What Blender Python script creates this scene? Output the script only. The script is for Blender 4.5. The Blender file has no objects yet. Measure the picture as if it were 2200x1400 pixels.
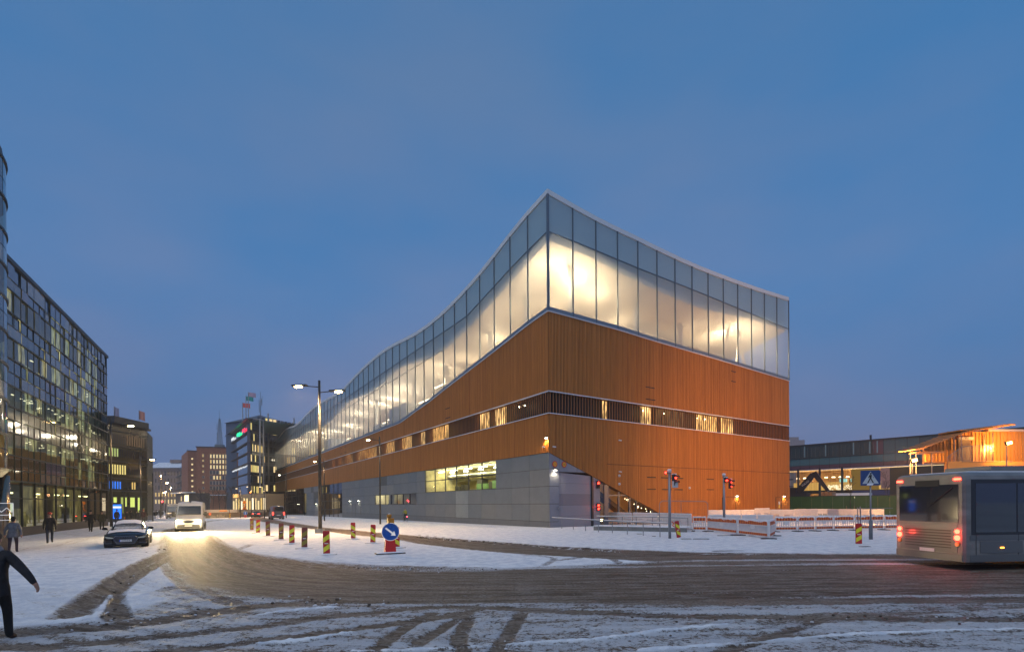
import bpy, math, random
import numpy as np
from mathutils import Vector, Matrix
random.seed(7); R = random.Random(11)
PI = math.pi
sc = bpy.context.scene
col = sc.collection

# ---------------------------------------------------------------- camera
CAMH = 2.2
cd = bpy.data.cameras.new('camera'); cam = bpy.data.objects.new('camera', cd); col.objects.link(cam)
cd.sensor_width = 36.0; cd.lens = 1104/2200*36; cd.shift_y = 380/2200; cd.clip_start = .1; cd.clip_end = 6000
cam.matrix_world = Matrix.Translation((0, 0, CAMH)) @ Matrix.Rotation(PI/2, 4, 'X') @ Matrix.Rotation(math.radians(-.37), 4, 'Z')
sc.camera = cam

# ---------------------------------------------------------------- world: dusk sky under thin even cloud
SUN_EL, SUN_AZ = math.radians(38), math.radians(215)
w = bpy.data.worlds.new('World'); sc.world = w; w.use_nodes = True
nt = w.node_tree; N = nt.nodes; LK = nt.links
for n in list(N): N.remove(n)
out = N.new('ShaderNodeOutputWorld'); bg = N.new('ShaderNodeBackground'); LK.new(bg.outputs[0], out.inputs[0])
sky = N.new('ShaderNodeTexSky'); sky.sky_type = 'NISHITA'; sky.sun_disc = False
sky.sun_elevation = math.radians(2.0); sky.sun_rotation = math.radians(215); sky.air_density = 1.5; sky.ozone_density = 3.5
mul = N.new('ShaderNodeMix'); mul.data_type = 'RGBA'; mul.blend_type = 'MULTIPLY'; mul.inputs[0].default_value = 1
LK.new(sky.outputs[0], mul.inputs[6]); mul.inputs[7].default_value = (.10, .10, .10, 1)
tc = N.new('ShaderNodeTexCoord'); sep = N.new('ShaderNodeSeparateXYZ'); LK.new(tc.outputs['Generated'], sep.inputs[0])
ramp = N.new('ShaderNodeValToRGB'); LK.new(sep.outputs[2], ramp.inputs[0])
cr = ramp.color_ramp
cr.elements[0].position = 0.0; cr.elements[0].color = (.105, .165, .335, 1)
cr.elements[1].position = 1.0; cr.elements[1].color = (.040, .150, .335, 1)
for p, c in ((.12, (.112, .185, .375, 1)), (.35, (.104, .200, .400, 1)), (.62, (.072, .180, .370, 1))):
    e = cr.elements.new(p); e.color = c
nz = N.new('ShaderNodeTexNoise'); nz.inputs['Scale'].default_value = 2.1; nz.inputs['Detail'].default_value = 4; nz.inputs['Roughness'].default_value = .45
mp = N.new('ShaderNodeMapping'); mp.inputs['Scale'].default_value = (1, 1, 2.2); LK.new(tc.outputs['Generated'], mp.inputs[0]); LK.new(mp.outputs[0], nz.inputs['Vector'])
nr = N.new('ShaderNodeValToRGB'); LK.new(nz.outputs[0], nr.inputs[0])
nr.color_ramp.elements[0].position = .33; nr.color_ramp.elements[0].color = (.66, .95, 1.05, 1)
nr.color_ramp.elements[1].position = .68; nr.color_ramp.elements[1].color = (1.36, 1.05, .98, 1)
mul2 = N.new('ShaderNodeMix'); mul2.data_type = 'RGBA'; mul2.blend_type = 'MULTIPLY'; mul2.inputs[0].default_value = 1
LK.new(ramp.outputs[0], mul2.inputs[6]); LK.new(nr.outputs[0], mul2.inputs[7])
add = N.new('ShaderNodeMix'); add.data_type = 'RGBA'; add.blend_type = 'MIX'; add.inputs[0].default_value = .8
LK.new(mul.outputs[2], add.inputs[6]); LK.new(mul2.outputs[2], add.inputs[7])
LK.new(add.outputs[2], bg.inputs[0]); bg.inputs[1].default_value = 1.20

sd = bpy.data.lights.new('sun', 'SUN'); sd.energy = .92; sd.angle = math.radians(60); sd.color = (1.0, .95, .88)
so = bpy.data.objects.new('sun', sd); col.objects.link(so)
so.rotation_euler = (math.radians(35), 0, math.radians(-25))

vs = sc.view_settings; sc.display_settings.display_device = 'sRGB'
vs.view_transform = 'Standard'; vs.look = 'None'; vs.exposure = .14; vs.gamma = 1; vs.use_curve_mapping = False
cy = sc.cycles; cy.use_denoising = True; cy.max_bounces = 6; cy.diffuse_bounces = 2; cy.glossy_bounces = 3
cy.transmission_bounces = 4; cy.transparent_max_bounces = 10; cy.sample_clamp_indirect = 3; cy.caustics_reflective = False; cy.caustics_refractive = False
cy.volume_bounces = 0

# ---------------------------------------------------------------- measured pixel -> place on the ground
KSL, Y0S = .0085, 45.0   # the street falls gently away beyond the corner
F0, CX, CY, RO = 1104., 1100., 1080., math.radians(.37)
def ray(px, py):
    dx, dy = px-CX, CY-py; c, s = math.cos(RO), math.sin(RO)
    return Vector((dx*c+dy*s, F0, -dx*s+dy*c))
def at(px, py, z=0.0):
    r = ray(px, py); t = (z-CAMH)/r[2]
    if r[1]*t > Y0S or r[2] >= 0:
        t = (KSL*Y0S+z-CAMH)/(r[2]+KSL*F0); return Vector((r[0]*t, r[1]*t, z-KSL*(r[1]*t-Y0S)))
    return Vector((r[0]*t, r[1]*t, z))
def atY(px, py, Y):
    r = ray(px, py)*(Y/F0); return Vector((r[0], Y, r[2]+CAMH))

# ---------------------------------------------------------------- materials
MATS = {}
def mat(name, colr=(.5, .5, .5), rough=.6, metal=0, emis=None, es=0, spec=.5, noise=None, bump=None, coat=0, alpha=None):
    """noise=(scale, amount[, stretch xyz]) varies the base colour; bump=(scale, strength)"""
    if name in MATS: return MATS[name]
    m = bpy.data.materials.new(name); m.use_nodes = True; t = m.node_tree; b = t.nodes['Principled BSDF']
    b.inputs['Base Color'].default_value = (*colr, 1); b.inputs['Roughness'].default_value = rough
    b.inputs['Metallic'].default_value = metal; b.inputs['Specular IOR Level'].default_value = spec
    b.inputs['Coat Weight'].default_value = coat
    if emis: b.inputs['Emission Color'].default_value = (*emis, 1); b.inputs['Emission Strength'].default_value = es
    if alpha is not None: b.inputs['Alpha'].default_value = alpha
    if noise or bump:
        g = t.nodes.new('ShaderNodeNewGeometry'); mpn = t.nodes.new('ShaderNodeMapping'); t.links.new(g.outputs['Position'], mpn.inputs[0])
    if noise:
        if len(noise) > 2: mpn.inputs['Scale'].default_value = noise[2]
        n = t.nodes.new('ShaderNodeTexNoise'); n.inputs['Scale'].default_value = noise[0]; n.inputs['Detail'].default_value = 5
        t.links.new(mpn.outputs[0], n.inputs['Vector'])
        r = t.nodes.new('ShaderNodeMapRange'); r.inputs[1].default_value = .3; r.inputs[2].default_value = .7
        r.inputs[3].default_value = 1-noise[1]; r.inputs[4].default_value = 1+noise[1]; t.links.new(n.outputs[0], r.inputs[0])
        x = t.nodes.new('ShaderNodeVectorMath'); x.operation = 'SCALE'; x.inputs[0].default_value = colr; t.links.new(r.outputs[0], x.inputs['Scale'])
        t.links.new(x.outputs[0], b.inputs['Base Color'])
    if bump:
        n2 = t.nodes.new('ShaderNodeTexNoise'); n2.inputs['Scale'].default_value = bump[0]; n2.inputs['Detail'].default_value = 6
        t.links.new(g.outputs['Position'], n2.inputs['Vector'])
        bp = t.nodes.new('ShaderNodeBump'); bp.inputs['Strength'].default_value = bump[1]; bp.inputs['Distance'].default_value = .05
        t.links.new(n2.outputs[0], bp.inputs['Height']); t.links.new(bp.outputs[0], b.inputs['Normal'])
    MATS[name] = m; return m

def glass_mat(name, tint=(.8, .85, .85), gloss=.12, frit=0.0, fritcol=(.75, .8, .82), rough=.02, fres=1.45):
    """thin pane: clear part + reflection + white printed frit that scatters light"""
    if name in MATS: return MATS[name]
    m = bpy.data.materials.new(name); m.use_nodes = True; t = m.node_tree; nn = t.nodes; nn.clear()
    o = nn.new('ShaderNodeOutputMaterial'); tr = nn.new('ShaderNodeBsdfTransparent'); tr.inputs[0].default_value = (*tint, 1)
    cur = tr.outputs[0]
    if frit:
        tl = nn.new('ShaderNodeBsdfTranslucent'); tl.inputs[0].default_value = (*fritcol, 1)
        df = nn.new('ShaderNodeBsdfDiffuse'); df.inputs[0].default_value = (*fritcol, 1)
        a = nn.new('ShaderNodeMixShader'); a.inputs[0].default_value = .45; t.links.new(tl.outputs[0], a.inputs[1]); t.links.new(df.outputs[0], a.inputs[2])
        b = nn.new('ShaderNodeMixShader'); b.inputs[0].default_value = frit; t.links.new(cur, b.inputs[1]); t.links.new(a.outputs[0], b.inputs[2]); cur = b.outputs[0]
    gl = nn.new('ShaderNodeBsdfGlossy'); gl.inputs['Roughness'].default_value = rough
    fr = nn.new('ShaderNodeFresnel'); ge = nn.new('ShaderNodeNewGeometry'); mr = nn.new('ShaderNodeMapRange')
    mr.inputs[3].default_value = fres; mr.inputs[4].default_value = 1/fres; t.links.new(ge.outputs['Backfacing'], mr.inputs[0]); t.links.new(mr.outputs[0], fr.inputs[0])
    ad = nn.new('ShaderNodeMath'); ad.operation = 'ADD'; ad.use_clamp = True; ad.inputs[1].default_value = gloss; t.links.new(fr.outputs[0], ad.inputs[0])
    c = nn.new('ShaderNodeMixShader'); t.links.new(ad.outputs[0], c.inputs[0]); t.links.new(cur, c.inputs[1]); t.links.new(gl.outputs[0], c.inputs[2])
    t.links.new(c.outputs[0], o.inputs[0]); MATS[name] = m; return m

def emit(name, colr=None, s=None):
    if name in MATS: return MATS[name]
    return mat(name, (.02, .02, .02), emis=colr, es=s)

def lit_room_mat(name, cols, strength, cell=(1.2, 1.0), thr=.5, dark=(.012, .014, .012)):
    """wall of lit rooms behind glass: cells on/off, ceiling-light glow and clutter. uses UV in metres"""
    if name in MATS: return MATS[name]
    m = bpy.data.materials.new(name); m.use_nodes = True; t = m.node_tree; nn = t.nodes; b = nn['Principled BSDF']; L_ = t.links
    uv = nn.new('ShaderNodeUVMap'); s = nn.new('ShaderNodeSeparateXYZ'); L_.new(uv.outputs[0], s.inputs[0])
    def mth(op, a, bb=None):
        x = nn.new('ShaderNodeMath'); x.operation = op
        for i, v in enumerate((a, bb)):
            if v is None: continue
            if isinstance(v, (int, float)): x.inputs[i].default_value = v
            else: L_.new(v, x.inputs[i])
        return x.outputs[0]
    cu = mth('FLOOR', mth('DIVIDE', s.outputs[0], cell[0])); cv = mth('FLOOR', mth('DIVIDE', s.outputs[1], cell[1]))
    cmb = nn.new('ShaderNodeCombineXYZ'); L_.new(cu, cmb.inputs[0]); L_.new(cv, cmb.inputs[1])
    wn = nn.new('ShaderNodeTexWhiteNoise'); wn.noise_dimensions = '3D'; L_.new(cmb.outputs[0], wn.inputs['Vector'])
    on = mth('GREATER_THAN', wn.outputs['Value'], thr)
    cmb2 = nn.new('ShaderNodeCombineXYZ'); L_.new(mth('MULTIPLY', s.outputs[0], 2.6), cmb2.inputs[0]); L_.new(mth('MULTIPLY', s.outputs[1], .55), cmb2.inputs[1])
    n = nn.new('ShaderNodeTexNoise'); n.inputs['Scale'].default_value = 1.5; n.inputs['Detail'].default_value = 4; L_.new(cmb2.outputs[0], n.inputs['Vector'])
    rr = nn.new('ShaderNodeMapRange'); rr.inputs[1].default_value = .38; rr.inputs[2].default_value = .66; rr.inputs[3].default_value = .12; rr.inputs[4].default_value = 1.0; L_.new(n.outputs[0], rr.inputs[0])
    st = mth('MULTIPLY', mth('ADD', mth('MULTIPLY', on, .9), .07), rr.outputs[0])
    cx = nn.new('ShaderNodeMix'); cx.data_type = 'RGBA'; L_.new(wn.outputs['Color'], cx.inputs[0]); cx.inputs[6].default_value = (*cols[0], 1); cx.inputs[7].default_value = (*cols[1], 1)
    b.inputs['Base Color'].default_value = (*dark, 1); L_.new(cx.outputs[2], b.inputs['Emission Color'])
    L_.new(mth('MULTIPLY', st, strength), b.inputs['Emission Strength']); MATS[name] = m; return m

# ---------------------------------------------------------------- mesh builder
class MB:
    def __init__(s): s.v = []; s.f = []; s.m = []
    def add(s, vs, fs, mi=0):
        o = len(s.v); s.v += [tuple(v) for v in vs]; s.f += [tuple(i+o for i in f) for f in fs]; s.m += [mi]*len(fs); return s
    def quad(s, a, b, c, d, mi=0): return s.add((a, b, c, d), ((0, 1, 2, 3),), mi)
    def box(s, x0, x1, y0, y1, z0, z1, mi=0):
        return s.add([(x, y, z) for z in (z0, z1) for y in (y0, y1) for x in (x0, x1)], [(0, 2, 3, 1), (4, 5, 7, 6), (0, 1, 5, 4), (2, 6, 7, 3), (0, 4, 6, 2), (1, 3, 7, 5)], mi)
    def obox(s, c, ax, ay, az, mi=0):
        c, ax, ay, az = map(Vector, (c, ax, ay, az))
        return s.add([c+ax*i+ay*j+az*k for k in (-1, 1) for j in (-1, 1) for i in (-1, 1)], [(0, 2, 3, 1), (4, 5, 7, 6), (0, 1, 5, 4), (2, 6, 7, 3), (0, 4, 6, 2), (1, 3, 7, 5)], mi)
    def cyl(s, p0, p1, r0, r1=None, n=8, mi=0, caps=True):
        p0, p1 = Vector(p0), Vector(p1); r1 = r0 if r1 is None else r1; d = (p1-p0)
        if d.length < 1e-6: return s
        d.normalize(); u = d.orthogonal().normalized(); w_ = d.cross(u)
        vs = [p+(u*math.cos(2*PI*i/n)+w_*math.sin(2*PI*i/n))*r for p, r in ((p0, r0), (p1, r1)) for i in range(n)]
        fs = [(i, (i+1) % n, n+(i+1) % n, n+i) for i in range(n)]
        if caps: fs += [tuple(range(n-1, -1, -1)), tuple(range(n, 2*n))]
        return s.add(vs, fs, mi)
    def tube(s, pts, r, n=8, mi=0):
        for a, b in zip(pts[:-1], pts[1:]): s.cyl(a, b, r, r, n, mi)
        for p in pts[1:-1]: s.sph(p, r*1.01, 6, 4, mi)
        return s
    def sph(s, c, r, nu=10, nv=6, mi=0):
        rx, ry, rz = (r, r, r) if isinstance(r, (int, float)) else r
        vs = [(c[0], c[1], c[2]-rz)]
        for j in range(1, nv):
            a = -PI/2+PI*j/nv
            vs += [(c[0]+rx*math.cos(a)*math.cos(2*PI*i/nu), c[1]+ry*math.cos(a)*math.sin(2*PI*i/nu), c[2]+rz*math.sin(a)) for i in range(nu)]
        vs.append((c[0], c[1], c[2]+rz)); fs = [(0, 1+(i+1) % nu, 1+i) for i in range(nu)]
        for j in range(nv-2):
            for i in range(nu): fs.append((1+j*nu+i, 1+j*nu+(i+1) % nu, 1+(j+1)*nu+(i+1) % nu, 1+(j+1)*nu+i))
        k = 1+(nv-2)*nu; fs += [(k+i, k+(i+1) % nu, len(vs)-1) for i in range(nu)]
        return s.add(vs, fs, mi)
    def loft(s, rings, mi=0, closed=True, caps=True):
        n = len(rings[0]); vs = [p for r in rings for p in r]; fs = []
        for j in range(len(rings)-1):
            for i in range(n if closed else n-1): fs.append((j*n+i, j*n+(i+1) % n, (j+1)*n+(i+1) % n, (j+1)*n+i))
        if caps and closed: fs += [tuple(range(n-1, -1, -1)), tuple((len(rings)-1)*n+i for i in range(n))]
        return s.add(vs, fs, mi)
    def prism(s, poly, dvec, mi=0):
        n = len(poly); dv = Vector(dvec); vs = [Vector(p) for p in poly]+[Vector(p)+dv for p in poly]
        return s.add(vs, [tuple(range(n)), tuple(range(2*n-1, n-1, -1))]+[(i, n+i, n+(i+1) % n, (i+1) % n) for i in range(n)], mi)
    def mesh(s, name, mats):
        me = bpy.data.meshes.new(name); me.from_pydata(s.v, [], s.f)
        for m in (mats if isinstance(mats, (list, tuple)) else [mats]): me.materials.append(m)
        if any(s.m): me.polygons.foreach_set('material_index', s.m)
        me.update(); return me
def link(name, data, parent=None, loc=None, rot=None):
    o = bpy.data.objects.new(name, data); col.objects.link(o)
    if parent is not None: o.parent = parent
    if loc is not None: o.location = loc
    if rot is not None: o.rotation_euler = rot
    return o
def ob(name, mb, mats, parent=None, smooth=False, loc=None, rot=None, kind=None, label=None):
    me = mb.mesh(name, mats)
    # make outward normals consistent
    if smooth: me.polygons.foreach_set('use_smooth', [True]*len(me.polygons))
    o = link(name, me, parent, loc, rot)
    if kind: o['kind'] = kind
    if label: o['label'] = label
    return o
def tag(o, label, cat, group=None, kind=None):
    o['label'] = label; o['category'] = cat
    if group: o['group'] = group
    if kind: o['kind'] = kind
    return o
def thing(name, label, cat, loc=(0, 0, 0), rz=0, group=None):
    o = bpy.data.objects.new(name, None); col.objects.link(o); o.location = loc; o.rotation_euler = (0, 0, rz); o.empty_display_size = .3
    return tag(o, label, cat, group)
KIDS = {}
def dup(root, loc, rz, label, scale=None):
    def rec(o, par):
        c = o.copy(); col.objects.link(c); c.parent = par
        for ch in list(o.children): rec(ch, c)
        return c
    c = rec(root, None); c.location = loc; c.rotation_euler = (0, 0, rz); c['label'] = label
    if scale: c.scale = (scale,)*3
    return c
def text(name, s, size, m, parent, loc, rot, ext=.003, align='CENTER'):
    cu = bpy.data.curves.new(name, 'FONT'); cu.body = s; cu.size = size; cu.extrude = ext; cu.align_x = align; cu.align_y = 'CENTER'
    cu.materials.append(m); t_ = bpy.data.objects.new('tmp', cu); col.objects.link(t_); dg = bpy.context.evaluated_depsgraph_get()
    me = bpy.data.meshes.new_from_object(t_.evaluated_get(dg)); bpy.data.objects.remove(t_); me.name = name
    o = link(name, me, parent, loc, rot); o['kind'] = 'stuff'; return o
def lamp(kind, loc, power, colr, parent=None, size=.15, name='lamp_light', rot=None, spot=None, shape=None, sy=None):
    l = bpy.data.lights.new(name, kind); l.energy = power; l.color = colr
    if kind in ('POINT', 'SPOT'): l.shadow_soft_size = size
    if kind == 'AREA':
        l.size = size
        if sy: l.shape = 'RECTANGLE'; l.size_y = sy
    if kind == 'SPOT': l.spot_size = math.radians(spot or 100); l.spot_blend = .6
    return link(name, l, parent, loc, rot)
def lerp(tab, x):
    return float(np.interp(x, [a for a, _ in tab], [b for _, b in tab]))
# ================================================================ GROUND
def ppoly(pts): return np.array([tuple(at(*p)[:2]) for p in pts])
def seg_dist(P, A, B):
    d = B-A; L2 = max((d**2).sum(), 1e-9); t = np.clip(((P-A)@d)/L2, 0, 1)
    return np.hypot(*(P-A-t[:, None]*d).T), t
def pl_dist(P, pts):
    best = np.full(len(P), 1e9); arc = np.zeros(len(P)); side = np.zeros(len(P)); s0 = 0
    for A, B in zip(pts[:-1], pts[1:]):
        d, t = seg_dist(P, A, B); L = np.hypot(*(B-A)); k = d < best
        best = np.where(k, d, best); arc = np.where(k, s0+t*L, arc)
        cr_ = (B[0]-A[0])*(P[:, 1]-A[1])-(B[1]-A[1])*(P[:, 0]-A[0]); side = np.where(k, np.sign(cr_), side); s0 += L
    return best, arc, side
def inside(P, poly):
    r = np.zeros(len(P), bool); x, y = P.T
    for (x0, y0), (x1, y1) in zip(poly, np.roll(poly, -1, 0)):
        c = ((y0 > y) != (y1 > y)); r ^= c & (x < (x1-x0)*(y-y0)/(y1-y0+1e-12)+x0)
    return r
def sdf(P, poly):
    d, _, _ = pl_dist(P, np.vstack([poly, poly[:1]])); return np.where(inside(P, poly), -d, d)
def smooth_pts(pts, n=4):
    pts = [np.array(p, float) for p in pts]; o = []
    for i in range(len(pts)-1):
        p0 = pts[max(i-1, 0)]; p1 = pts[i]; p2 = pts[i+1]; p3 = pts[min(i+2, len(pts)-1)]
        for k in range(n):
            t = k/n; o.append(.5*((2*p1)+(-p0+p2)*t+(2*p0-5*p1+4*p2-p3)*t*t+(-p0+3*p1-3*p2+p3)*t**3))
    o.append(pts[-1]); return np.array(o)
NC, NR = 880, 420
a_ = np.linspace(-1.42, 1.30, NC); iv = np.linspace(1/3.2, 1/155., NR); Yr = 1/iv
X = (a_[None, :]*Yr[:, None]).ravel(); Yv = np.repeat(Yr, NC); Pt = np.stack([X, Yv], 1)
north = [(395, 1132), (425, 1140), (452, 1150), (480, 1169), (520, 1186), (590, 1198), (680, 1208), (800, 1216), (950, 1220), (1100, 1222), (1250, 1217), (1400, 1209), (1500, 1203)]
far_n = [(548, 1108), (620, 1122), (700, 1134), (800, 1143), (900, 1152), (1000, 1160), (1100, 1167), (1200, 1175), (1350, 1182), (1500, 1187), (1700, 1190), (2250, 1194), (2500, 1194)]
far_s = [(536, 1116), (640, 1132), (740, 1147), (850, 1158), (900, 1168), (1000, 1180), (1100, 1189), (1250, 1198), (1400, 1206), (1500, 1203)]
south = [(352, 1138), (350, 1160), (350, 1200), (362, 1228), (400, 1252), (520, 1280), (700, 1296), (900, 1300), (1100, 1296), (1400, 1300), (1800, 1300), (2500, 1292)]
main_poly = ppoly(north+[(1600, 1198), (2500, 1196)]+south[::-1])
far_poly = ppoly(far_n+[(2500, 1215), (1500, 1212)]+far_s[::-1])
dm = sdf(Pt, main_poly); df = sdf(Pt, far_poly)
S = lambda x: np.clip(x, 0, 1)**2*(3-2*np.clip(x, 0, 1))
dirt = np.maximum(S(.5-dm/1.1), S(.5-df/.7)); base_dirt = dirt.copy()
tracks = [([(420, 1166), (365, 1186), (318, 1206), (262, 1238), (205, 1278), (150, 1325)], .30, .95), ([(372, 1196), (330, 1216), (272, 1250), (238, 1285), (256, 1330)], .24, 1.0), ([(352, 1215), (372, 1240), (420, 1275), (500, 1300)], .16, .6), ([(372, 1200), (400, 1238), (470, 1282), (560, 1302)], .18, .7),
 ([(-300, 1385), (0, 1362), (150, 1352), (300, 1340), (480, 1312), (640, 1295), (800, 1290)], .42, .95), ([(-200, 1402), (150, 1386), (350, 1366), (520, 1350), (760, 1320), (980, 1303), (1300, 1318), (1700, 1327), (2300, 1330)], .26, .85),
 ([(330, 1404), (560, 1377), (800, 1347), (1000, 1319)], .20, .9), ([(800, 1404), (868, 1350), (930, 1318)], .15, 1.0), ([(895, 1385), (990, 1325), (1020, 1312)], .14, .85), ([(1000, 1404), (985, 1375), (1008, 1328)], .15, .9),
 ([(1065, 1404), (1120, 1320)], .15, .95), ([(1540, 1404), (1680, 1362), (1780, 1328)], .15, .85), ([(1560, 1362), (1700, 1368), (2000, 1388), (2300, 1404)], .2, .6), ([(1650, 1345), (1900, 1318), (2300, 1296)], .35, .6),
 ([(395, 1134), (430, 1123), (470, 1117), (520, 1113)], .6, .5), ([(352, 1165), (300, 1178), (240, 1190), (120, 1200)], .3, .28), ([(160, 1180), (280, 1165), (340, 1155)], .5, .18), ([(540, 1170), (470, 1200), (430, 1245)], .25, .35),
 ([(130, 1146), (200, 1152), (290, 1140)], .5, .22), ([(1300, 1260), (1700, 1255), (2300, 1250)], .3, .5), ([(1200, 1205), (1280, 1196), (1330, 1210), (1290, 1222)], .16, .5), ([(1120, 1192), (1190, 1200), (1170, 1215)], .15, .45),
 ([(1360, 1214), (1450, 1220), (1560, 1214)], .12, .4), ([(600, 1300), (800, 1310), (1300, 1335), (1800, 1345), (2300, 1342)], .4, .38), ([(1040, 1290), (1500, 1292), (2300, 1284)], .5, .5)]
for pts, wd, st in tracks:
    d, arc, side = pl_dist(Pt, ppoly(smooth_pts(pts)))
    dirt = np.maximum(dirt, st*S(1.25-d/wd*.75))
# thin trampled snow in the foreground and the slushy wedge on the left
fore = ppoly([(420, 1262), (700, 1300), (1100, 1298), (1700, 1302), (2600, 1294), (2900, 1500), (-600, 1500), (-600, 1405), (150, 1345), (330, 1300)])
dirt = np.maximum(dirt, .38*S(.6-sdf(Pt, fore)/1.2))
wedge = ppoly([(345, 1180), (260, 1240), (160, 1318), (300, 1338), (560, 1300), (420, 1262), (362, 1228)]); dirt = np.maximum(dirt, .20*S(.5-sdf(Pt, wedge)/.8)); dirt = np.maximum(dirt, .52*S(1-dm/2.4)*(sdf(Pt, fore) < .8))
side_p = ppoly([(60, 1262), (200, 1262), (140, 1345), (-300, 1372), (-300, 1300)]); dirt = np.maximum(dirt, .2*S(.5-sdf(Pt, side_p)/.8))
foot = ppoly([(0, 1190), (120, 1172), (220, 1150), (310, 1122)]); d, _, _ = pl_dist(Pt, foot); dirt = np.maximum(dirt, .22*S(1.3-d/1.0))
# streak coordinates: across / along the bend of the main road
cen = ppoly(smooth_pts([(385, 1110), (388, 1150), (405, 1195), (470, 1232), (620, 1254), (850, 1262), (1100, 1262), (1500, 1256), (2000, 1250), (3200, 1246)], 6))
dc, arc, side = pl_dist(Pt, cen); lat = dc*side
from mathutils import noise as mn
def vnoise(x, y, s, seed=0):
    rng = np.random.RandomState(seed); G_ = rng.rand(256, 256); xi = x*s; yi = y*s; x0 = np.floor(xi).astype(int); y0 = np.floor(yi).astype(int)
    fx = xi-x0; fy = yi-y0; fx = fx*fx*(3-2*fx); fy = fy*fy*(3-2*fy); g = lambda i, j: G_[i % 256, j % 256]
    return (g(x0, y0)*(1-fx)+g(x0+1, y0)*fx)*(1-fy)+(g(x0, y0+1)*(1-fx)+g(x0+1, y0+1)*fx)*fy
Z = .012+.035*(1-S(dirt*1.6))
ridge = np.zeros(len(Z))
for pts, wd, h in [([(760, 1404), (1000, 1394), (1150, 1384), (1300, 1374), (1420, 1358), (1560, 1346)], .07, .045), ([(1380, 1400), (1620, 1382), (1900, 1362), (2300, 1350)], .10, .03), ([(560, 1322), (640, 1312), (720, 1306)], .14, .04),
   ([(205, 1335), (225, 1300), (238, 1280)], .10, .03), ([(560, 1386), (660, 1378), (760, 1362)], .10, .05), ([(1050, 1168), (1130, 1172), (1220, 1180), (1330, 1186)], .15, .03), ([(1480, 1190), (1640, 1192)], .12, .03)]:
    d, _, _ = pl_dist(Pt, ppoly(smooth_pts(pts))); k = S(1.2-d/(wd*(.5+.9*vnoise(X, Yv, 2.3, 9))))*(.25+.55*vnoise(X, Yv, 3.1, 5)+.5*vnoise(X, Yv, 13, 6)); ridge = np.maximum(ridge, k); Z += h*k
dirt = dirt*(1-.85*S(ridge*1.1-.1))
near = S((42-Yv)/30)
Z += near*(.018*(vnoise(X, Yv, 1.1, 1)-.5)+.022*(vnoise(X, Yv, 4.3, 2)-.5)+.016*(vnoise(X, Yv, 11, 3)-.5))*(.35+.65*(1-base_dirt))
Z -= near*.012*S(dirt*1.4-.2)*vnoise(lat*9, arc*.35, 1, 4)
wet = np.zeros(len(Z))
for pts, wd, h in [([(1040, 1166), (1100, 1170), (1200, 1176), (1290, 1179)], .10, 1), ([(1490, 1184), (1540, 1185), (1625, 1184)], .10, 1), ([(900, 1150), (960, 1156), (1010, 1161)], .12, .6)]:
    d, _, _ = pl_dist(Pt, ppoly(pts)); wet = np.maximum(wet, h*S(1.3-d/wd))
uvlat = lat
ln = S((vnoise(lat, arc*.03, 1.5, 7)-.66)/.14)*np.clip((X+9)/8, 0, 1)*S(.5+dm/-1.5)*(inside(Pt, main_poly)); dirt = dirt*(1-.62*ln)
tread = (np.sin(arc*26)*.5+.5)*S(dirt*1.6-.5)*S((20-Yv)/8); Z = Z-.007*tread
Z -= KSL*np.clip(Yv-Y0S, 0, 110)
verts = np.stack([X, Yv, Z], 1)
idx = np.arange(NR*NC).reshape(NR, NC)
quads = np.stack([idx[:-1, :-1], idx[:-1, 1:], idx[1:, 1:], idx[1:, :-1]], -1).reshape(-1, 4)
island = ppoly(north+far_s[::-1][1:])
pave = ppoly([(548, 1106), (620, 1121), (700, 1133), (900, 1151), (1100, 1166), (1350, 1181), (1700, 1189), (2500, 1193), (2500, 1100), (1700, 1096), (1180, 1100), (700, 1096)])
cen_q = Pt[quads].mean(1)
m_is = inside(cen_q, island); m_pv = inside(cen_q, pave) & ~m_is
m_rd = (np.minimum(dm, df)[quads].mean(1) < .1) & ~m_is & ~m_pv
walk = ppoly([(-2000, 1250), (0, 1262), (100, 1235), (200, 1185), (340, 1128), (344, 1104), (-2000, 1104)]); m_wk = inside(cen_q, walk) & ~m_is & ~m_pv & ~m_rd

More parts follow.
